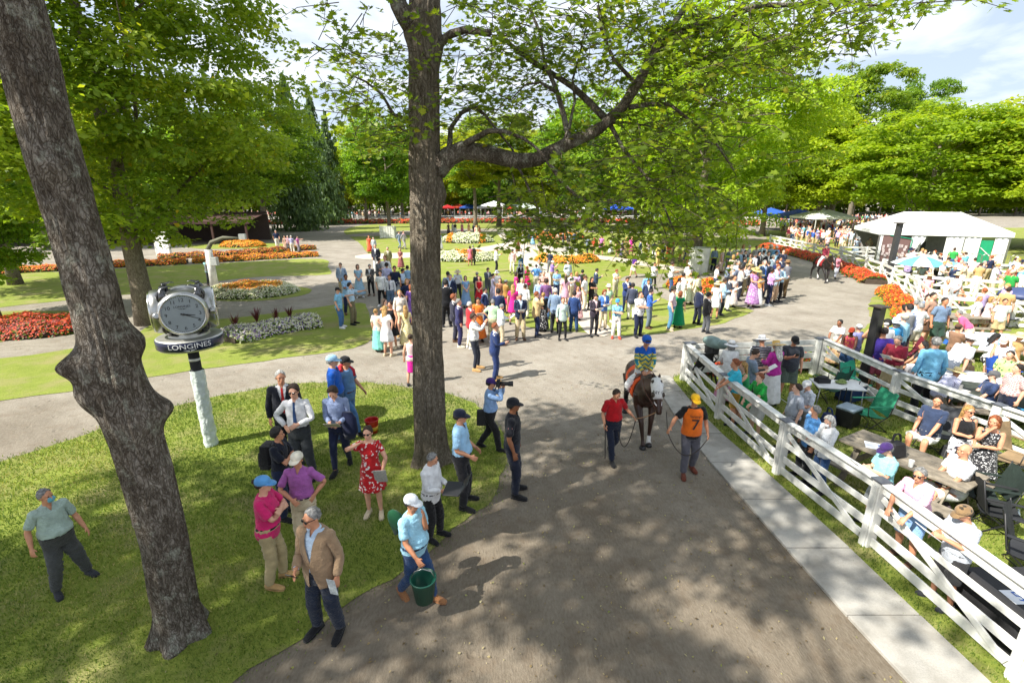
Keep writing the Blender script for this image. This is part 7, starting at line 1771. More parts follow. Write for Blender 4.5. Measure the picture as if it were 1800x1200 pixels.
lp = empty('laptop', a['handL'].lerp(a['handR'], .5) + a['fwd'] * .10 + Vector((0, 0, .05)), math.atan2(a['fwd'].y, a['fwd'].x) + math.pi / 2 + .3); tag(lp, 'open black laptop carried by the man in the white shirt', 'laptop')
MB().box((0, .02, 0), (.36, .25, .018)).build('keyboard', M_RUB, lp, bevel=.003); MB().box((0, -.16, .10), (.36, .012, .24), rot=Matrix.Rotation(R(35), 3, 'X')).build('screen', plain('dark_screen', (.03, .035, .04), .15), lp, bevel=.003)
a = Pp(735, 1050, 868, 58, 'm', 'walk2', 'tee:9ed2e8', 'trousers:27446e', 'hair:dark', 'cap:dfe4ee', belt='black', lod=0, sk=5, fat=.9, L=(.05, -.17, 1.45), label='man in light blue T-shirt and white cap carrying a green bucket', shoe='9a6a44', yaw=10)
hd = a['handR'] + Vector((0.02, 0, -.06)); bk = empty('bucket', Vector((hd.x, hd.y, hd.z - .46))); tag(bk, 'dark green bucket carried by the man in the light blue T-shirt', 'bucket')
MB().lathe([(.115, 0), (.155, .30), (.165, .31), (.165, .33), (.15, .33), (.14, .30), (.105, .02), (.0, .02)], 24).build('pail', plain('green_plastic', (.008, .07, .045), .35), bk, True)
MB().tube([(-.155, 0, .30), (-.10, 0, .42), (0, 0, .46), (.10, 0, .42), (.155, 0, .30)], .006, 6).build('handle', M_STEEL, bk, True)
bg_ = MB().ell((0, 0, 0), (.10, .07, .17), 16).box((.0, 0, -.06), (.2, .12, .2), taper=.8).build('shoulder_bag', cmat('1a5234'), None, True); bg_.location = a['PC'] + a['fwd'] * -.22 + Vector((-.06, .06, .12)); bg_.rotation_euler = (0, R(-25), 0); tag(bg_, 'green bag slung behind the man with the bucket', 'bag')
Pp(814, 888, 720, 82, 'm', 'down', 'polo:9cc8ec', 'trousers:1a1a20', 'hair:dark', 'cap:1c2236', belt='black', lod=0, sk=1, yaw=4, fat=.5, R=(-.14, -.18, 1.02), L=(.13, -.2, 1.05), label='man in light blue polo, black trousers and navy cap beside the central trunk', glasses=True)
a = Pp(862, 790, 663, 88, 'm', 'camera', 'shirt:8fb2e0', 'trousers:1b1b1e', 'hair:dark', 'cap:432a72', lod=0, sk=1, fL=(.09, .24, .12), fR=(-.09, -.20, .09), yaw=0, fat=.5, label='photographer in pale blue shirt and purple cap aiming a long lens')
cm = empty('camera', a['PH'] + a['fwd'] * .17 + Vector((0, 0, .13)), math.atan2(a['fwd'].y, a['fwd'].x) + math.pi / 2); tag(cm, 'black camera with a long lens in the photographer hands', 'camera')
MB().box((0, 0, 0), (.15, .08, .11)).box((0, -.01, .07), (.07, .07, .05)).build('body', M_RUB, cm, bevel=.01); MB().tube([(0, -.03, 0), (0, -.20, 0), (0, -.21, 0), (0, -.30, 0)], [.042, .042, .052, .055], 18).build('lens', M_RUB, cm, True)
MB().tube([(.07, .0, .03), (.12, .10, -.25), (.05, .02, -.42), (-.03, -.02, -.28), (-.07, 0, .03)], .012, 6).build('strap', M_RUB, cm, True)
o = MB().box((0, 0, 0), (.20, .12, .34), taper=.9).build('camera_bag', M_BLACK, None, bevel=.02); o.location = a['P0'] - a['fwd'] * .17 + Vector((0, -.06, -.08)); tag(o, 'black camera bag hanging at the photographer back', 'bag')
a = Pp(901, 868, 700, 84, 'm', 'down', 'polo:14161f', 'trousers:151c2e', 'hair:black', 'cap:14161f', belt='black', lod=0, sk=3, fat=.0, yaw=12, label='police officer in navy uniform and dark cap on the path edge')
o = MB().box((0, 0, 0), (.07, .006, .05)).build('flag_patch', plain('patch', (.55, .25, .25), .7), a['obj']); 
Er, Sr = Vector(a['RP'][3]['ER']), Vector(a['RP'][3]['SR']); o.location = Sr.lerp(Er, .35) + Vector((-.060, .0, 0)); o.rotation_euler = (0, 0, R(90))
a = Pp(1074, 805, 680, 14, 'm', 'walk', 'polo:b8101c', 'trousers:1c2336', 'hair:brown', belt='black', lod=0, sk=1, fat=.5, hp=20, yaw=10, L=(.36, -.20, 1.14), R=(-.24, -.06, .94), label='man in red polo leading the hooded horse, cane in hand')
aR, aL = a['handR'], a['handL']
o = MB().tube([(0, 0, .10), (0, .0, -.02), (.02, -.05, -.62)], [.012, .010, .008], 7).build('cane', M_RUB, None, True); o.location = aR; tag(o, 'black cane in the right hand of the man in the red polo', 'cane')
bit = Vector((HX - .02, HY - 1.33, 1.10))
def rope(a, b, sag, label, r=.009, mat=None):
    P = [a.lerp(b, t) + Vector((0, 0, -sag * 4 * t * (1 - t))) for t in np.linspace(0, 1, 16)]
    o = MB().tube([p - a for p in P], r, 6).build('lead_rope', mat or plain('rope', (.04, .03, .025), .7), None, True); o.location = a; tag(o, label, 'rope'); return o
rope(aL, bit, .03, 'tan lead strap from the red polo man to the horse bit', mat=plain('tan_leather', (.30, .16, .07), .6))
rope(aL + Vector((.01, 0, -.02)), aR + Vector((.25, -.02, -.05)), .45, 'dark rope end looping below the hands of the red polo man')
b = Pp(1207, 830, 692, -2, 'm', 'down', 'tee:1c1a1a', 'trousers:56555e', 'hair:dark', 'cap:e8b418', lod=0, sk=5, fat=.3, yaw=0, hp=5, R=(-.50, -.20, 1.12), L=(.27, -.14, 1.00), extra=[('bib', 'number_bib', 'e8701a')], shoe='6a3524', fL=(.13, .12, .10), fR=(-.12, -.14, .09), label='handler in orange number 7 bib and yellow cap beside the hooded horse')
chest_text(b, '7', .30, 1.17, .060, fat=.3, bold=1.15); chest_text(b, 'Saratoga', .065, 1.345, .060, name='lettering', fat=.3)
rope(b['handR'], Vector((HX + .15, HY - 1.33, 1.08)), .05, 'black lead rope from the number 7 handler to the horse bit')
rope(b['handR'] + Vector((0, 0, -.03)), b['handL'], .42, 'black rope looping between the hands of the number 7 handler')
c = Pp(1467, 489, 447, -6, 'm', 'walk', 'tee:6e1a26', 'trousers:d8dbe6', 'hair:dark', 'cap:6b6a3e', lod=1, sk=5, fat=0., extra=[('bib', 'number_bib', 'e58fa0')], R=(-.42, -.2, 1.15), label='handler in pink number 8 bib walking beside the far dark horse')
chest_text(c, '8', .34, 1.17, .062, fat=0., bold=1.2)
# ------------------------------------------------------------------ the crowd, one by one: px py head face sex pose top bottom hair hat [key=value ...]
CROWD = {
'left of the central trunk': '''
598 520 462 10 m pocket jacket:9fb3cf/white slim:khaki hair:dark -
607 552 482 40 m fold loose:lightblue trousers:navy hair:dark - sk=3
592 576 505 88 m point tee:86c3e6 trousers:4a73a8 hair:black cap:dark shoe=white
614 570 497 85 m point polo:b5d4ec trousers:7c7458 full:dark -
628 522 465 20 f clasp ldress:9fc3dc - bob:dark - shoe=white
649 519 464 2 m paper jacket:5d5a58/white slim:black hair:grey - shoe=brown
668 538 476 10 m pocket tee:e6e8e6 slim:black hair:brown - shoe=white
684 545 483 0 m down shirt:e2e4ee trousers:5d7590 hair:brown - tie=navy
664 512 454 80 m phone tee:6b6f74 trousers:charcoal full:dark -
676 512 449 0 m down shirt:white trousers:grey hair:ginger -
679 526 462 180 m down shirt:c0bfe2 trousers:navy full:dark -
693 532 468 10 m down tee:1d2740 trousers:lightgrey full:dark -
706 530 472 80 m paper shirt:paleblue trousers:black full:dark - shoe=white
716 520 467 170 m down shirt:lightblue trousers:grey full:dark -
702 590 510 12 f down shirt:e1d6c8 pencil:beige bun:blond - shoe=tan
715 560 490 30 f hips tee:navy lskirt:navy bob:blond -
722 570 500 200 f down ldress:6a4c96 - bob:ginger -
676 600 525 100 f down tee:offwhite skirt:tan long:brown -
686 611 530 -20 f wave dress:15151a - bun:brown - shoe=beige
676 626 538 150 f hips sdress:f0efec - long:blond - shoe=beige sk=0
661 618 546 160 f down tee:offwhite lskirt:7fd0c4 bun:blond -
712 610 537 190 f down ldress:e5d79a*floral*f4efdc - long:blond -
721 677 590 185 f down tank:palepink pencil:d81e9c bun:brown -
659 480 428 0 m pocket jacket:2a2d3c/white trousers:white hair:grey -
681 478 434 10 m pocket jacket:8e8a62/offwhite trousers:khaki hair:grey -
703 473 438 0 f clasp ldress:8a4a50*print*b98a80 - bob:blond -
648 445 414 5 f down ldress:e05a3a - long:ginger -
656 446 418 10 m down jacket:a8b2b8/white trousers:lightgrey hair:grey -
701 437 406 60 m walk jacket:7f8fa4/white trousers:7f8fa4 hair:dark -
709 438 405 70 m walk jacket:a9a4a8/pink trousers:a9a4a8 hair:dark -
''',
'right of the central trunk': '''
787 545 477 200 m down jacket:8fa0b8/white slim:grey hair:dark -
791 550 482 -10 m down jacket:1c2a4a/paleblue slim:navy hair:grey -
783 575 492 190 m down jacket:14151a/white trousers:14151a full:black -
804 528 474 -5 m phone shirt:dfe4f0 slim:charcoal hair:dark sunhat:beige
818 540 486 20 f clasp ldress:8db6e4 - bob:black -
806 609 525 95 m down jacket:2e2f5c/white trousers:2e2f5c hair:grey - tie=magenta shoe=offwhite
797 600 517 100 m down jacket:2b2c3e/white trousers:2b2c3e full:ginger -
826 612 530 120 m fold jacket:c03038/white trousers:offwhite hair:whitehair - shoe=white
840 600 522 10 f paper ldress:ef7a2c - bun:dark - glasses=1
833 650 551 80 m phoneup shirt:f0eff0 slim:272c3a full:brown - shoe=tan
866 602 526 170 m hips polo:b9dcb4 trousers:b8b694 fringe:grey - shoe=white fat=.8
880 606 536 110 m paper loose:dfe6f4 trousers:beige hair:grey - fat=.6
869 668 567 92 m hold jacket:243768/white trousers:243768 hair:ginger - shoe=tan
853 570 506 60 m pocket jacket:1e2e58/paleblue trousers:1e2e58 full:dark -
842 540 490 0 f clasp dress:d0202e - bun:brown -
839 532 478 190 m paper jacket:42434c/white trousers:42434c hair:grey -
857 520 472 30 m paper jacket:5c626c/white trousers:5c626c full:dark -
873 530 476 170 f down tee:e8eef2 pencil:offwhite bun:blond sunhat:white
867 534 489 100 f clasp ldress:c2bedc - bun:dark -
879 545 490 0 f down ldress:9a6c50*print*704030 - long:dark -
889 550 492 130 f fold cardigan:a37a3c pencil:hotpink bun:brown cap:grey inner=tan
876 585 508 200 m down jacket:26345c/white trousers:26345c full:black -
902 570 500 170 f down sdress:d8288c - long:blond -
915 596 514 5 m paper jacket:1d2744/paleblue trousers:c2b08e hair:grey - shoe=brown glasses=1
943 592 512 100 m chin jacket:d7bb88/white trousers:1e2a4c hair:ginger - 
955 582 514 200 f down tee:17171a lskirt:1d1d22*floral*d8d8d8 bun:blond -
990 597 523 10 f down loose:bfd3cc slim:black bun:ginger - shoe=black
977 585 506 160 m down jacket:7a90ac/white trousers:charcoal hair:whitehair -
1010 583 512 170 m down jacket:2a4478/white trousers:2a4a74 full:dark -
918 552 488 -5 m down shirt:dcdcd6 trousers:grey hair:grey - glasses=1
923 560 505 160 m down shirt:f0eeec trousers:offwhite full:brown -
907 530 482 100 f down sdress:dc2a86 - bob:brown -
927 516 469 120 f down sdress:d81e70 - bun:ginger -
915 508 461 10 m down shirt:white slim:black hair:dark sunhat:offwhite extra=vest
943 512 467 170 m hips polo:5c96d8 trousers:offwhite hair:dark -
947 506 457 20 m down shirt:f2f2f4 trousers:lightgrey hair:grey -
956 535 477 -10 m down polo:dca49c trousers:khaki hair:grey -
960 562 490 190 m down shirt:8a5f92*plaid*6c4676 trousers:4c6ea0 full:brown -
948 548 496 0 m down shirt:a9c4ea trousers:grey full:dark -
971 503 460 60 m phoneup polo:9a7fc4 trousers:khaki hair:blond cap:offwhite
979 524 483 0 m paper tee:8ab8e6 trousers:navy full:dark -
999 505 458 10 m pocket loose:a9bccd*plaid*d4dde4 trousers:khaki hair:grey cap:offwhite fat=.6
1004 532 489 40 m phone polo:eceaea trousers:beige hair:ginger -
994 540 500 190 f down sdress:d8a8c0 - long:brown -
1014 530 482 170 f down ldress:c3a2d0 - bob:blond -
872 478 435 88 m phone jacket:e2e4de/white trousers:17171a hair:whitehair -
901 480 438 -10 m down shirt:f0bcbc trousers:offwhite hair:dark cap:charcoal
916 477 436 0 m read shirt:eef0f6 trousers:33557c hair:grey -
826 467 440 190 f down sdress:e0748c - bob:brown -
831 466 431 200 m down jacket:43403f/white trousers:43403f hair:grey -
967 480 441 170 m down polo:2a3450 trousers:grey full:dark cap:navy
950 450 421 -20 f paper loose:6b5a54 sshorts:8a8070 bob:dark -
911 445 418 10 f down ldress:7d4c34*floral*3c3524 - long:brown -
1000 437 410 0 m down jacket:77806c/white trousers:beige hair:grey -
''',
'in the crowd at the lawn edge': '''
1047 590 516 15 m paper jacket:362f3c/palepink slim:2c2b30 full:dark - shoe=black
1062 580 508 10 f paper cardigan:4c7ac0 trousers:beige bob:ginger - inner=white
1070 566 500 20 f clasp sdress:bfe2b8*print*8fc8a0 - bun:blond fedora:offwhite shoe=offwhite
1086 594 525 -5 m fold polo:8ccae8*floral*1e4a7a trousers:e6e2dc hair:ginger cap:3d94d8 shoe=c8452c
1126 591 512 20 m fold tee:f0f0f2 trousers:1c2540 hair:brown - fat=.5
1144 577 508 60 m phone shirt:2a63c8*print*6a98e0 trousers:6f7c88 hair:dark - 
1113 562 498 170 m down jacket:42485c/paleblue trousers:e8e4d8 full:dark -
1103 548 487 10 m phone jacket:2e3f74/white slim:navy full:brown -
1140 548 493 0 m down jacket:28365c/white trousers:navy hair:brown -
1083 523 477 30 m phone polo:ece4cc trousers:b5ac94 hair:ginger -
1048 522 473 80 m phone jacket:32405c/white trousers:beige full:dark -
1029 546 484 60 m pocket polo:eef0f2 trousers:ded4bc hair:ginger cap:brown
1041 544 487 30 f fold tee:1c1c20 slim:black long:black -
1024 525 479 170 m down jacket:2b2c30/white slim:black full:black -
1016 563 502 15 f down ldress:e6b8bc*floral*c86a78 - long:brown -
1139 540 480 20 m down shirt:7fb0ec trousers:navy hair:whitehair -
1151 508 461 10 f phone loose:e8eaec*print*8a9aa0 slim:black bun:brown -
1116 488 445 300 m walk polo:5b2e8c shorts:d8d0b8 hair:brown - 
1182 513 460 88 m hold tee:f2f2f4 trousers:33507c full:brown -
1184 580 504 70 m down polo:d8c0c4*floral*a8a0b0 trousers:5588a8 hair:brown fedora:3c3c2c shoe=beige fat=.5
1197 576 513 150 f down ldress:0a8d5a - bob:ginger - 
1231 570 504 110 m down jacket:1c2440/white trousers:191f30 full:dark - 
1246 585 515 100 m down jacket:1c1c20/white trousers:5b5e64 hair:dark fedora:1a1a1c fat=.7
1195 545 490 60 m down shirt:f4f2ee trousers:beige full:black -
1203 538 480 90 m hold shirt:f2f0ee trousers:offwhite full:dark -
1215 534 480 10 f down ldress:e2e8cc - long:blond - 
1227 536 483 200 m down jacket:e8dcc0/white trousers:d8d4c4 full:brown -
1212 510 462 0 m down shirt:f4ece8 trousers:beige hair:blond cap:offwhite
1262 560 495 150 f down sdress:f2ece8 - bob:blond sunhat:cream
1274 554 489 80 m paper jacket:b0d0ea/white trousers:23262e hair:brown - 
1284 546 486 70 m paper jacket:3c4250/white trousers:e6e2da full:dark -
1292 540 484 10 f clasp ldress:e8dcd2*floral*b89890 - bun:brown - 
1262 518 466 80 m hips polo:f4e8e8 trousers:34405c hair:brown - 
1281 512 462 60 m phone tee:7a8698 trousers:charcoal hair:dark - sk=1
''',
'on the walkway behind the lawn': '''
1034 447 415 200 m walk jacket:7e8c98/white slim:charcoal hair:whitehair -
1045 448 418 10 m walk tee:e04a34 shorts:d8c8b8 hair:brown cap:red
1058 449 413 -20 f down sdress:b06aa8*print*d8a0c0 - bob:blond -
1074 447 421 90 f walk ldress:eef0f2 - bob:brown cap:teal
1087 452 420 10 f down sdress:7c5640*print*3c2c22 - long:brown -
1095 453 422 60 f down ldress:66608a*print*8f86a8 - bob:brown -
1102 455 417 120 f down ldress:8a7a4c*print*5c5234 - long:blond -
1111 453 416 -10 f clasp sdress:cc2a9a - bob:blond -
1127 453 421 80 m walk jacket:4a5a70/white trousers:e8e4da hair:dark -
1140 453 422 200 f down loose:f2c8c8 skirt:white bob:dark - 
1151 456 424 10 m pocket polo:4a66a8 trousers:f0eeea hair:grey -
1159 470 429 30 m down polo:dccd6c trousers:d0b878 fringe:grey -
1166 460 426 170 m down jacket:3c3e48/white trousers:3c3e48 hair:dark -
1176 462 428 0 f fold tee:e87850 lskirt:e06a34 bun:brown -
1184 463 426 60 f down ldress:8a8070*print*c8bca8 - bob:ginger -
1196 460 430 90 f down loose:f2e0c4 shorts:dc9c68 bob:brown sunhat:beige
1207 468 436 -20 f down sdress:44406a - long:dark -
1214 472 430 20 f down loose:e6d8c8 slim:tan bun:blond -
1222 462 427 10 m down tee:9a98b8 shorts:navy hair:dark -
937 432 410 0 f down ldress:8fc4e8 - bob:blond -
930 431 409 180 m down jacket:32406c/white slim:navy hair:dark -
981 434 411 20 m down jacket:c0a080/white trousers:tan hair:ginger -
919 430 408 30 f down tee:white slim:white bun:blond -
990 432 408 60 m down jacket:4a4c54/white trousers:grey hair:dark -
1010 433 409 190 m down jacket:30405c/white trousers:navy hair:dark -
''',
'on the far lawn by the cream flower mound': '''
788 412 396 0 f down ldress:3c2c30*print*7a5a58 - long:dark -
796 411 398 20 f down sdress:b8b4b0 - long:dark -
800 411 396 -10 f down tee:black lskirt:d8d8d4 long:black -
812 411 396 0 f down ldress:b8607c - bob:brown -
824 411 395 30 f down ldress:e8b080 - long:blond -
833 412 395 10 m down jacket:3c3e44/white trousers:3c3e44 hair:dark -
838 420 396 200 f down ldress:e4ddb8 - long:blond -
842 419 396 200 f down ldress:8c5640 - long:brown -
836 418 398 150 f down ldress:e6b0bc - bob:blond -
773 440 408 90 f down loose:a8c0d8 lskirt:white bob:grey -
''',
'on the upper lawn by the orange strip': '''
484 438 404 30 m walk polo:1f2c4c trousers:e4ddcc hair:grey -
500 442 417 10 f down ldress:b09078*print*d0b8a0 - bob:dark -
505 442 415 20 m down tee:c8a0a8 trousers:grey hair:whitehair -
511 445 414 190 m down polo:dcdce8*plaid*5a4a9c trousers:offwhite hair:whitehair -
522 443 415 90 m point tee:c86ab0 trousers:9a96a0 hair:brown -
362 502 453 60 m camera tee:8ab8bc slim:charcoal hair:grey - extra=vest2
461 404 392 0 m down tee:3a4a6c trousers:charcoal hair:dark -
''',
'in the shade right of the big maple': '''
1305 528 468 80 m hold shirt:c8c4bc trousers:1e2230 full:dark -
1316 520 466 10 m phone shirt:bfc4cc trousers:khaki hair:dark -
1299 512 458 0 m down shirt:c8d4e4 trousers:navy hair:grey -
1310 505 452 60 m down polo:222830 trousers:grey full:dark -
1320 508 455 -20 f down ldress:8a7a50*print*6a5a38 - long:blond -
1330 540 470 10 f paper ldress:a878b0*floral*e4d0e8 - bob:brown straw:c8b070
1337 540 480 -5 f down tee:e09a50*print*f0c878 lskirt:f2f2f6 long:blond straw:cfbf8c
1347 524 448 10 m down jacket:1e3450/paleblue trousers:1c2436 hair:grey - tie=blue
1359 537 471 80 m hold polo:d9a8dc*floral*6a3a9c trousers:1b2140 hair:black - shoe=white sk=3
1368 532 464 20 m paper jacket:b8cede/pink trousers:c4a486 hair:ginger - 
1376 530 466 100 m hold shirt:a9cde4 slim:black hair:dark cap:navy
1386 525 458 190 m hold shirt:777880 trousers:6f5a3c hair:dark fedora:8a6a48
1380 494 427 10 m down tee:42465c trousers:5e6068 hair:brown -
1290 500 448 170 f down ldress:b8a898 - bob:blond -
1296 492 442 20 m down jacket:2c3448/white trousers:2c3448 hair:grey -
1303 488 440 60 m down shirt:a0c0d8 trousers:beige hair:grey -
1311 486 440 10 m down jacket:1b2034/white trousers:1b2034 full:dark -
1320 492 445 0 f down ldress:8cc8b8 - bob:brown -
1328 495 446 100 m down shirt:dcdce4 trousers:khaki hair:grey -
1336 492 442 20 m down jacket:1c1e28/white trousers:1c1e28 full:black -
1343 488 440 180 m down tee:d8d8d4 trousers:grey hair:brown -
1352 492 442 -10 m down jacket:23262c/white trousers:black hair:dark -
1360 498 448 10 m down jacket:8fa4b0/white trousers:grey hair:blond cap:offwhite
1366 492 441 60 m down shirt:98c4e0 trousers:navy hair:brown -
1373 502 452 30 m down jacket:17244c/white trousers:17244c hair:dark -
1352 510 460 200 m down jacket:141e3c/white trousers:141e3c hair:brown -
1367 512 458 120 m down jacket:1c2c5c/paleblue trousers:1c2c5c hair:ginger -
1341 505 458 10 f down loose:b09a6c slim:brown bob:dark -
1295 476 432 0 m down shirt:e8e8ec trousers:beige hair:grey -
1307 474 430 20 f down sdress:e8e0dc - bob:blond -
1318 474 431 60 m down shirt:f0f0f4 trousers:navy hair:whitehair -
1330 476 432 10 m down tee:a8a4a0 trousers:khaki hair:brown -
1342 474 430 170 m down shirt:b8d8e8 trousers:grey hair:dark -
1356 476 430 20 f down ldress:98b8c8 - bob:grey sunhat:offwhite
1366 478 432 0 m down shirt:7cb4e0 trousers:grey hair:brown cap:white
1283 478 436 30 m down jacket:6c7c8c/white trousers:grey hair:grey -
1271 480 436 60 f down ldress:e8d0c8*floral*c09088 - long:brown -
1258 476 434 10 m down shirt:98b0d4 trousers:navy hair:brown -
1301 522 466 190 m down tee:5c6478 trousers:charcoal hair:brown -
1323 530 476 20 m down jacket:2a2620/tan trousers:3c3428 full:black - sk=3
''',
'at the rail near the square post': '''
1478 642 572 -60 f rail tee:f0f0f2 lskirt:f0c890*print*e89ab0 bun:black - sk=3 label=girl_with_a_dark_bun_in_white_top_and_rainbow_skirt_at_the_rail
1498 660 580 -40 m rail tank:d8506a*floral*e8b040 shorts:denim hair:black cap:c85030 sk=4
1512 655 572 200 m down tee:8a8cc0 shorts:navy hair:grey cap:white
1545 680 570 170 f camera tank:7c6a58*stripe*4a4038 shorts:c8a894 long:blond -
1563 668 562 190 m down tee:f0eff4 shorts:beige full:black -
1556 690 575 150 m down tee:3a2a84 shorts:c86a7c*plaid*a84a60 hair:dark - fat=.4
1583 705 588 300 m read polo:8c2438 shorts:c8b48a hair:grey - fat=.8
1578 660 560 190 m down tee:2a8cc4 slim:navy bob:grey sunhat:paleblue
1592 655 552 200 m down shirt:9cd0e8 slim:1f2d54 hair:grey cap:beige
1602 640 534 190 m down shirt:b8c4e8 slim:17171c hair:dark - extra=vest2
1591 630 536 200 m down tee:white shorts:beige full:black -
1620 625 532 185 m hips tee:f2f2f6 shorts:d8ceb8 hair:grey - fat=.6
1612 600 528 170 m down shirt:a8ccec shorts:khaki hair:grey -
1634 600 517 10 m down tee:6c84a4 shorts:navy hair:dark -
1662 618 523 -5 m down polo:6e84a0 shorts:2c4438 hair:dark - sk=5 glasses=1
1642 608 514 20 m down tee:b08a74 shorts:brown hair:dark -
1604 680 588 240 f sit tank:1c1c20 slim:black long:black - sk=1
''',
'among the picnic tables': '''
1655 730 568 165 m down loose:7fc4e8 trousers:1c1e24 hair:grey - fat=.5
1697 700 580 100 m bend polo:f2f2f6 shorts:5c6470 hair:brown cap:f4f4f6
1704 622 540 230 m bend polo:f0608c shorts:beige hair:grey -
1741 590 530 60 f hold sdress:f2d8d4*floral*e08a90 - bob:blond - 
1768 600 525 -20 m down tee:f0ece8 shorts:khaki hair:dark - sk=1
1722 588 526 20 f down loose:f4f0ee shorts:white long:blond -
1668 745 660 100 m bend loose:dcdcf0*plaid*a8a8d0 trousers:6a5c48 hair:ginger straw:d8c890
1722 745 662 250 m sit tee:3a4a70 shorts:navy hair:grey cap:5c5c60 fat=.6
1752 700 630 300 m sit polo:b8d48c*floral*3c6a38 shorts:khaki hair:dark - 
1793 760 640 270 m down polo:b86a70*plaid*e8d8d0 shorts:1c2440 hair:dark - fat=.8
1746 668 605 300 f sitread tank:f0e8e8 shorts:white long:blond cap:f4c0b4
1727 660 600 80 f sitread tank:f0ecec slim:black long:black - sk=1
1770 660 612 0 f sit tee:tan shorts:beige hair:grey straw:d0b890
1668 640 558 100 m sit tee:8a6a54 shorts:brown hair:dark cap:brown
''',
'inside the near fence corner': '''
1287 706 601 160 f rail cardigan:f0eaf0 lskirt:e8a0c8 bob:grey sunhat:f4f0f2 label=woman_in_white_lace_top_and_white_hat_leaning_by_the_covered_camera lod=0
1326 728 612 80 m read tee:7d8ca0 shorts:charcoal fringe:brown - lod=0 glasses=1 fat=.4
1342 700 590 170 m paper tee:272a3c*stripe*c8c8cc shorts:navy hair:grey sunhat:f4f4f6 lod=0
1302 745 632 250 m rail tee:35bcd8 shorts:mustard full:ginger - lod=0
1312 742 660 265 f rail dress:2a9a5c - long:blond - lod=0
1342 766 665 285 m rail polo:22a040 shorts:c8c8c4 hair:ginger - lod=0 fat=.4
1368 712 600 200 f paper cardigan:b82a98 lskirt:eeeef2 long:whitehair straw:d8b468 lod=0 inner=magenta
1398 704 590 -15 m phone tee:3c4048 shorts:5c6a60 hair:dark cap:1c1c1e lod=0 fat=.7 shoe=white sk=1
1400 792 694 270 m down tee:a9b0bc shorts:charcoal hair:brown - lod=0 fat=.6 yaw=-20
1425 785 668 275 m paper polo:c4cad4*print*a8b0bc trousers:8c8c88 hair:grey cap:f4f4f6 lod=0 fat=.9
1432 842 728 265 m down tee:5c9cdc trousers:26282e hair:grey - mask=white lod=0 fat=.3
1460 862 736 275 f read cardigan:dfe2e6 slim:2a4a78 bob:whitehair - mask=white lod=0 inner=white
1567 925 778 265 m read tee:92d4d8 shorts:b8bcc0 hair:grey cap:3a2460 lod=0 fat=.5
1630 985 820 285 m rail polo:f0b4cc shorts:8ab0dc hair:grey - lod=0 glasses=1 fat=.6 sk=1
1705 1062 892 268 m read tee:b8bec8 shorts:2c2c2e hair:dark cap:8a7050*camo*3c3428 lod=0 sk=1 fat=.3
1664 905 788 265 m sit tee:f0f0f2 shorts:white - - lod=0 sk=1 fat=.2
1707 845 714 -10 f hold tank:19191c sshorts:e8e8f0*floral*3c3850 long:blond - lod=0 glasses=1 sk=1 shoe=black
1752 872 731 -50 f chin dress:2a2a2e*print*d8d8d8 - bob:ginger - lod=0 sk=1 shoe=tan
1622 800 706 295 m sit tee:33405c shorts:e4e4e0 hair:dark - lod=0 fat=.6 sk=1
''',
}
_made = []
for zone, rows in CROWD.items():
    for ln in rows.strip().split('\n'):
        q = ln.split(); px, py, yh, face = float(q[0]), float(q[1]), float(q[2]), float(q[3]); sex, pose, top, bot, hr, ht = q[4:10]
        kw = dict(a.split('=', 1) for a in q[10:])
        inner = None
        if '/' in top: top, inner = top.split('/')
        inner = kw.get('inner', inner); lod = int(kw.get('lod', 1 if py > 470 else 2))
        o = {}
        if 'tie' in kw: o['tie'] = kw['tie']
        if 'mask' in kw: o['mask'] = kw['mask']
        if 'glasses' in kw: o['glasses'] = True
        if 'fat' in kw: o['fat'] = float(kw['fat'])
        if 'yaw' in kw: o['yaw'] = float(kw['yaw'])
        if 'extra' in kw: o['extra'] = [('vest', 'vest', 'black' if kw['extra'] == 'vest' else 'grey')]
        sit = pose.startswith('sit')
        rgn = random.Random(int(px * 7 + py)); tw = (px + py) % 3
        if inner is None and top.split(':')[0] in ('cardigan',): inner = 'white'
        r_ = Pp(px if sit else 900 + (px - 900) * (3433 - py) / (3433 - yh), py, None if sit else yh, face, sex, pose, top, bot if bot != '-' else None, hr if hr != '-' else None, ht if ht != '-' else None, inner=inner, lod=lod, shoe=kw.get('shoe', rgn.choice(['black', 'black', 'brown', 'charcoal'])), sk=int(kw.get('sk', rgn.choice([0, 0, 1, 2]))), **o)
        _made.append((r_['obj'], zone, kw.get('label'), top, bot, hr, ht, sex, pose, r_))
def cname(c):
    c = c.split('*')[0]
    if c in CN: return CW.get(c, c)
    v = [int(c[i:i + 2], 16) for i in (0, 2, 4)]; best = min(CN, key=lambda k: sum((v[i] - int(CN[k][2 * i:2 * i + 2], 16)) ** 2 for i in range(3))); return CW.get(best, best)
PW = {'floral': 'flowered ', 'print': 'patterned ', 'stripe': 'striped ', 'plaid': 'checked ', 'camo': 'camouflage '}
def describe(top, bot, hr, ht, sex):
    k, c = top.split(':'); pt = PW.get(c.split('*')[1], '') if '*' in c else ''
    s_ = ('woman' if sex == 'f' else 'man') + ' in ' + cname(c) + ' ' + pt + WORD[k]
    if bot and bot != '-': k2, c2 = bot.split(':'); s_ += ' and ' + cname(c2) + ' ' + WORD[k2].replace('slim ', '')
    return s_
used = set()
def hlab(k, core, zone):
    for f in ('{k} held by the {c}', '{k} held by the {c} {z}', '{k} in the fingers of the {c} {z}', '{k} read closely by the {c} {z}', 'small {k} carried by the {c} {z}'):
        L = ' '.join(f.format(k=k, c=core, z=zone).split()[:16])
        if L not in used: used.add(L); return L
    return L
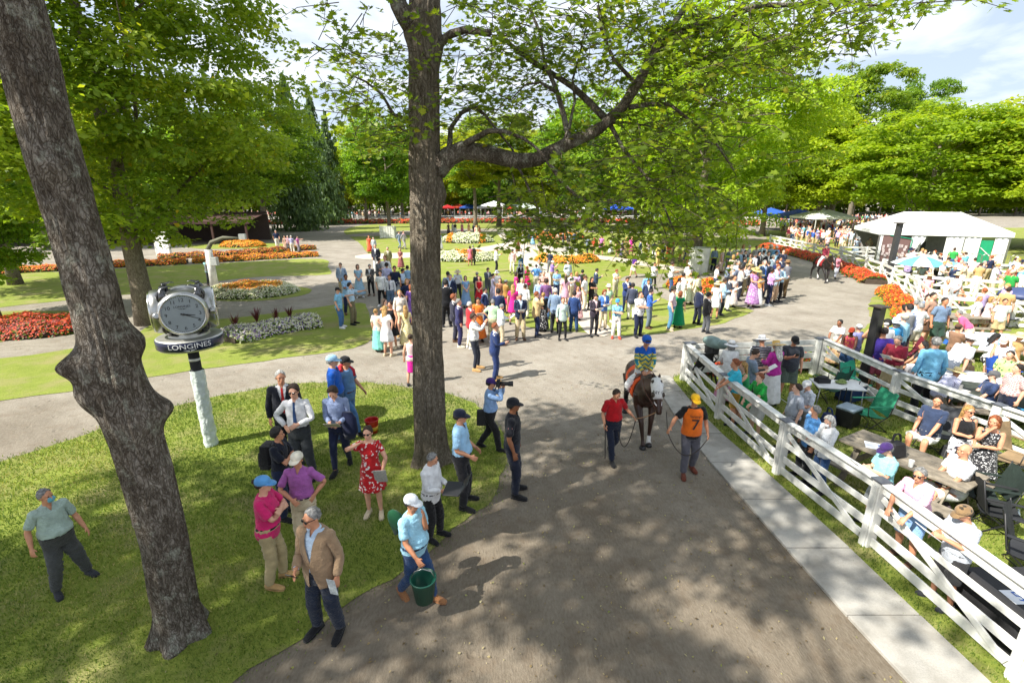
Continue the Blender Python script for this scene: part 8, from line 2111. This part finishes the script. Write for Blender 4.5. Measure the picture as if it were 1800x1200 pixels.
for ob, zone, lab, top, bot, hr, ht, sex, pose, r_ in _made:
    hcol = {'whitehair': 'white-haired', 'blond': 'blond', 'grey': 'grey-haired', 'ginger': 'red-haired', 'dark': 'dark-haired', 'black': 'black-haired', 'brown': 'brown-haired'}.get(hr.split(':')[-1], 'bald')
    base = describe(top, bot, hr, ht, sex)
    if lab: L = lab.replace('_', ' ')
    else:
        hat_ = f" and {WORD[ht.split(':')[0]]}" if ht != '-' else ''
        if ' and ' in base and hat_: base2 = base.replace(' and ', ', ', 1) + hat_
        else: base2 = base + hat_
        L = f'{base2} {zone}'
        if pose.startswith('sit'): L = 'seated ' + L
        for alt in (hcol + ' ' + L,):
            if L in used: L = alt
        if L in used: L = L + ', rear row'
        w_ = L.split()
        if len(w_) > 16:
            L = L.replace(' trousers', '', 1) if len(w_) == 17 else L
            L = ' '.join(L.replace(zone, {'in the shade right of the big maple': 'in the maple shade', 'in the crowd at the lawn edge': 'at the lawn edge', 'on the upper lawn by the orange strip': 'by the orange strip', 'on the far lawn by the cream flower mound': 'by the cream mound', 'inside the near fence corner': 'inside the fence corner'}.get(zone, zone)).split()[:16])
    used.add(L); ob['label'] = L
    # things in their hands
    core = ' '.join(describe(top, bot, hr, ht, sex).split(' and ')[0].split()[:6])
    if pose in ('paper', 'read', 'sitread') and r_: hold_paper(r_, 'R', hlab('programme', core, zone), .20, .26, (.74, .74, .72), 35, side=1)
    elif pose in ('phone', 'hold') and ob.location.y < 24: hold_phone(r_, 'R', hlab('phone', core, zone))
# ---- the crowds behind the fences
TOPC = ['white', 'paleblue', 'lightblue', 'palepink', 'navy', 'red', 'offwhite', 'coral', 'green', 'lilac', 'grey', 'yellow', 'blue', 'maroon', 'turquoise', 'tan', 'beige', 'pink', 'white', 'white', 'offwhite']
BOTC = ['khaki', 'navy', 'beige', 'denim', 'white', 'charcoal', 'lightgrey']
def crowd_person(x, y, zone, group, rg, k, lod=2, sitp=.25):
    sex = 'f' if rg.random() < .42 else 'm'; c1, c2 = rg.choice(TOPC), rg.choice(BOTC); sit = rg.random() < sitp
    top = rg.choice(['tee', 'polo', 'tee', 'shirt']) if sex == 'm' else rg.choice(['sdress', 'tee', 'tank', 'ldress']); bot = None if 'dress' in top else rg.choice(['shorts', 'trousers', 'slim'])
    pose = rg.choice(['sit', 'sitread']) if sit else rg.choice(['down', 'paper', 'hips', 'pocket', 'phone', 'fold', 'hold', 'point'])
    hc = rg.choice(['brown', 'grey', 'dark', 'blond', 'ginger', 'whitehair']); hat = rg.choice([None, None, None, 'cap', 'sunhat', 'straw']); hatc = rg.choice(['white', 'navy', 'beige', 'red', 'cream'])
    r_ = person(x, y, rg.uniform(1.6, 1.85), rg.uniform(-100, 60) if rg.random() < .7 else rg.uniform(0, 360), sex, pose, f'{top}:{c1}', f'{bot}:{c2}' if bot else None, ('hair:' if sex == 'm' else rg.choice(['long:', 'bob:', 'bun:'])) + hc, f'{hat}:{hatc}' if hat else None, lod=lod, sk=rg.choice([0, 0, 1, 2, 5, 3]), shoe=rg.choice(['black', 'brown', 'white']), group=group)
    b = f"{'seated ' if sit else ''}{'woman' if sex == 'f' else 'man'} in {CW.get(c1, c1)} {WORD[top]}{' and ' + CW.get(hatc, hatc) + ' ' + WORD[hat] if hat else ''} {zone}"
    L = b if b not in used else b.replace(' in ', {'whitehair': ' with white hair, in ', 'grey': ' with grey hair, in '}.get(hc, f' with {hc} hair, in '), 1)
    if L in used: L = L.replace(zone, 'deeper in the crowd ' + zone)
    if L in used: L = L.replace('deeper in', 'at the back of')
    L = ' '.join(L.split()[:16]); used.add(L); r_['obj']['label'] = L; return r_
rg = random.Random(77)
def scatter(poly, n, zone, group, mind=.7, **k):
    P = [at(*p) for p in poly]; xs = [p.x for p in P]; ys = [p.y for p in P]; out = []; tries = 0
    while len(out) < n and tries < 8000:
        tries += 1; x, y = rg.uniform(min(xs), max(xs)), rg.uniform(min(ys), max(ys))
        if not inside(P, np.array([x]), np.array([y]))[0]: continue
        if any((x - a) ** 2 + (y - b) ** 2 < mind ** 2 for a, b in out): continue
        out.append((x, y))
    for i, (x, y) in enumerate(out): crowd_person(x, y, zone, group, rg, i, **k)
    return out
scatter([(1410, 439), (1480, 456), (1545, 456), (1535, 430), (1500, 412), (1420, 410), (1380, 425)], 18, 'behind the fence left of the tent', 'spectators behind the fence left of the tent', .8)
scatter([(1560, 478), (1640, 484), (1800, 494), (1800, 515), (1640, 508), (1600, 505)], 11, 'between the tent and the umbrella', 'picnickers before the tent', .9, sitp=.7)
scatter([(1612, 522), (1800, 538), (1900, 560), (1680, 548), (1630, 540)], 9, 'behind the second white fence on the right', 'picnickers behind the second fence', .9, sitp=.6)
# ---- far crowds that read as one mass: simple standing figures joined into one
def mass(name, label, pts, seed, lod=3):
    rng = np.random.default_rng(seed); V0, F0, W0 = AS['body'][3]
    cols = [srgb(CN[c]) for c in TOPC] ; bc = [srgb(CN[c]) for c in BOTC]
    VV = []; FF = []; CC = []; off = 0
    Rm, Pm, Jm, _ = solve('paper', {}); Rm2, Pm2, Jm2, _ = solve('down', {})
    forms = []
    for (Rm_, Pm_, Jm_) in ((Rm, Pm, Jm), (Rm2, Pm2, Jm2)):
        parts = []
        for nm in ('body', 'polo', 'trousers', 'hair'):
            V, F, W_ = AS[nm][lod]; parts.append((np.einsum('vb,bij,vbj->vi', W_, Rm_, V[:, None, :] - Jm_[None]) + W_ @ Pm_, F))
        forms.append(parts)
    for (x, y, z) in pts:
        a = rng.uniform(0, 6.28); c, s = math.cos(a), math.sin(a); h = rng.uniform(.92, 1.04); M = np.array([[c, -s, 0], [s, c, 0], [0, 0, 1]]) * h; q = [np.array(SKINS[rng.integers(0, 3)]), np.array(cols[rng.integers(0, len(cols))]), np.array(bc[rng.integers(0, len(bc))]), np.array(HAIRS[['brown', 'dark', 'grey', 'blond', 'whitehair', 'ginger'][rng.integers(0, 6)]])]
        for (V, F), col in zip(forms[rng.integers(0, 2)], q):
            VV.append(V @ M.T + np.array([x, y, z])); FF.append(F + off); off += len(V); CC.append(np.repeat(np.append(col, 1)[None], len(V), 0))
    me = mesh_np(name, np.concatenate(VV), np.concatenate(FF), True)
    ca = me.attributes.new('dye', 'FLOAT_COLOR', 'POINT'); ca.data.foreach_set('color', np.concatenate(CC).astype(np.float32).ravel())
    m, n, l, b = new_mat('crowd_cloth'); a = N(n, 'ShaderNodeAttribute'); a.attribute_name = 'dye'; l.new(a.outputs['Color'], b.inputs['Base Color']); b.inputs['Roughness'].default_value = .8
    o = link(name, me, m); tag(o, label, 'crowd', kind='stuff')
rng = np.random.default_rng(9); rgm = random.Random(4)
pts = [(rgm.uniform(-66, 70), rgm.uniform(117, 135), 0) for _ in range(300)]
mass('crowd', 'dense far crowd behind the long white rail fence', pts, 1)
pts = []
poly = [at(*p) for p in [(1385, 432), (1545, 446), (1548, 405), (1565, 386), (1360, 386)]]
while len(pts) < 340:
    x, y = rgm.uniform(20, 85), rgm.uniform(36, 100)
    if inside(poly, np.array([x]), np.array([y]))[0]: pts.append((x, y, 0))
mass('crowd', 'dense crowd under the trees left of the white tent', pts, 2)
taken = [(a[1], a[2]) for a in PEOPLE]
def fill(poly, n, gap):
    P = [at(*p) for p in poly]; out = []; k = 0
    while len(out) < n and k < 20000:
        k += 1; x, y = rgm.uniform(min(p.x for p in P), max(p.x for p in P)), rgm.uniform(min(p.y for p in P), max(p.y for p in P))
        if inside(P, np.array([x]), np.array([y]))[0] and all((x - a) ** 2 + (y - b) ** 2 > gap * gap for a, b in taken + [q[:2] for q in out]): out.append((x, y, 0))
    return out
mass('crowd', 'dense crowd of picnickers between the white fences at the far right', fill([(1575, 476), (1950, 496), (1950, 548), (1650, 524)], 48, .7) + fill([(1665, 560), (1900, 585), (1900, 640), (1780, 612)], 9, .7), 3, 2)
# undergrowth and low branches that close the wood behind everything
rng = np.random.default_rng(88); n = 42000
x = rng.uniform(-210, 230, n); y = rng.uniform(150, 178, n); z = rng.uniform(0, 1, n) ** .8 * (11 + 3 * np.sin(x * .11) + 2 * np.sin(x * .37))
o = link('far_wood', leaves_mesh('far_wood', np.stack([x, y, z], 1), rng.normal(0, .6, (n, 3)) + [0, -.3, .6], rng.uniform(.95, 2.0, n), rng.uniform(.0, .7, n), rng), M_LEAF); tag(o, 'dark woodland behind the far crowd', 'woods', kind='stuff')
for ob in list(bpy.data.objects):
    if ob.type == 'EMPTY' and not ob.children: bpy.data.objects.remove(ob)
for me_ in [m for m in bpy.data.meshes if m.users == 0]: bpy.data.meshes.remove(me_)
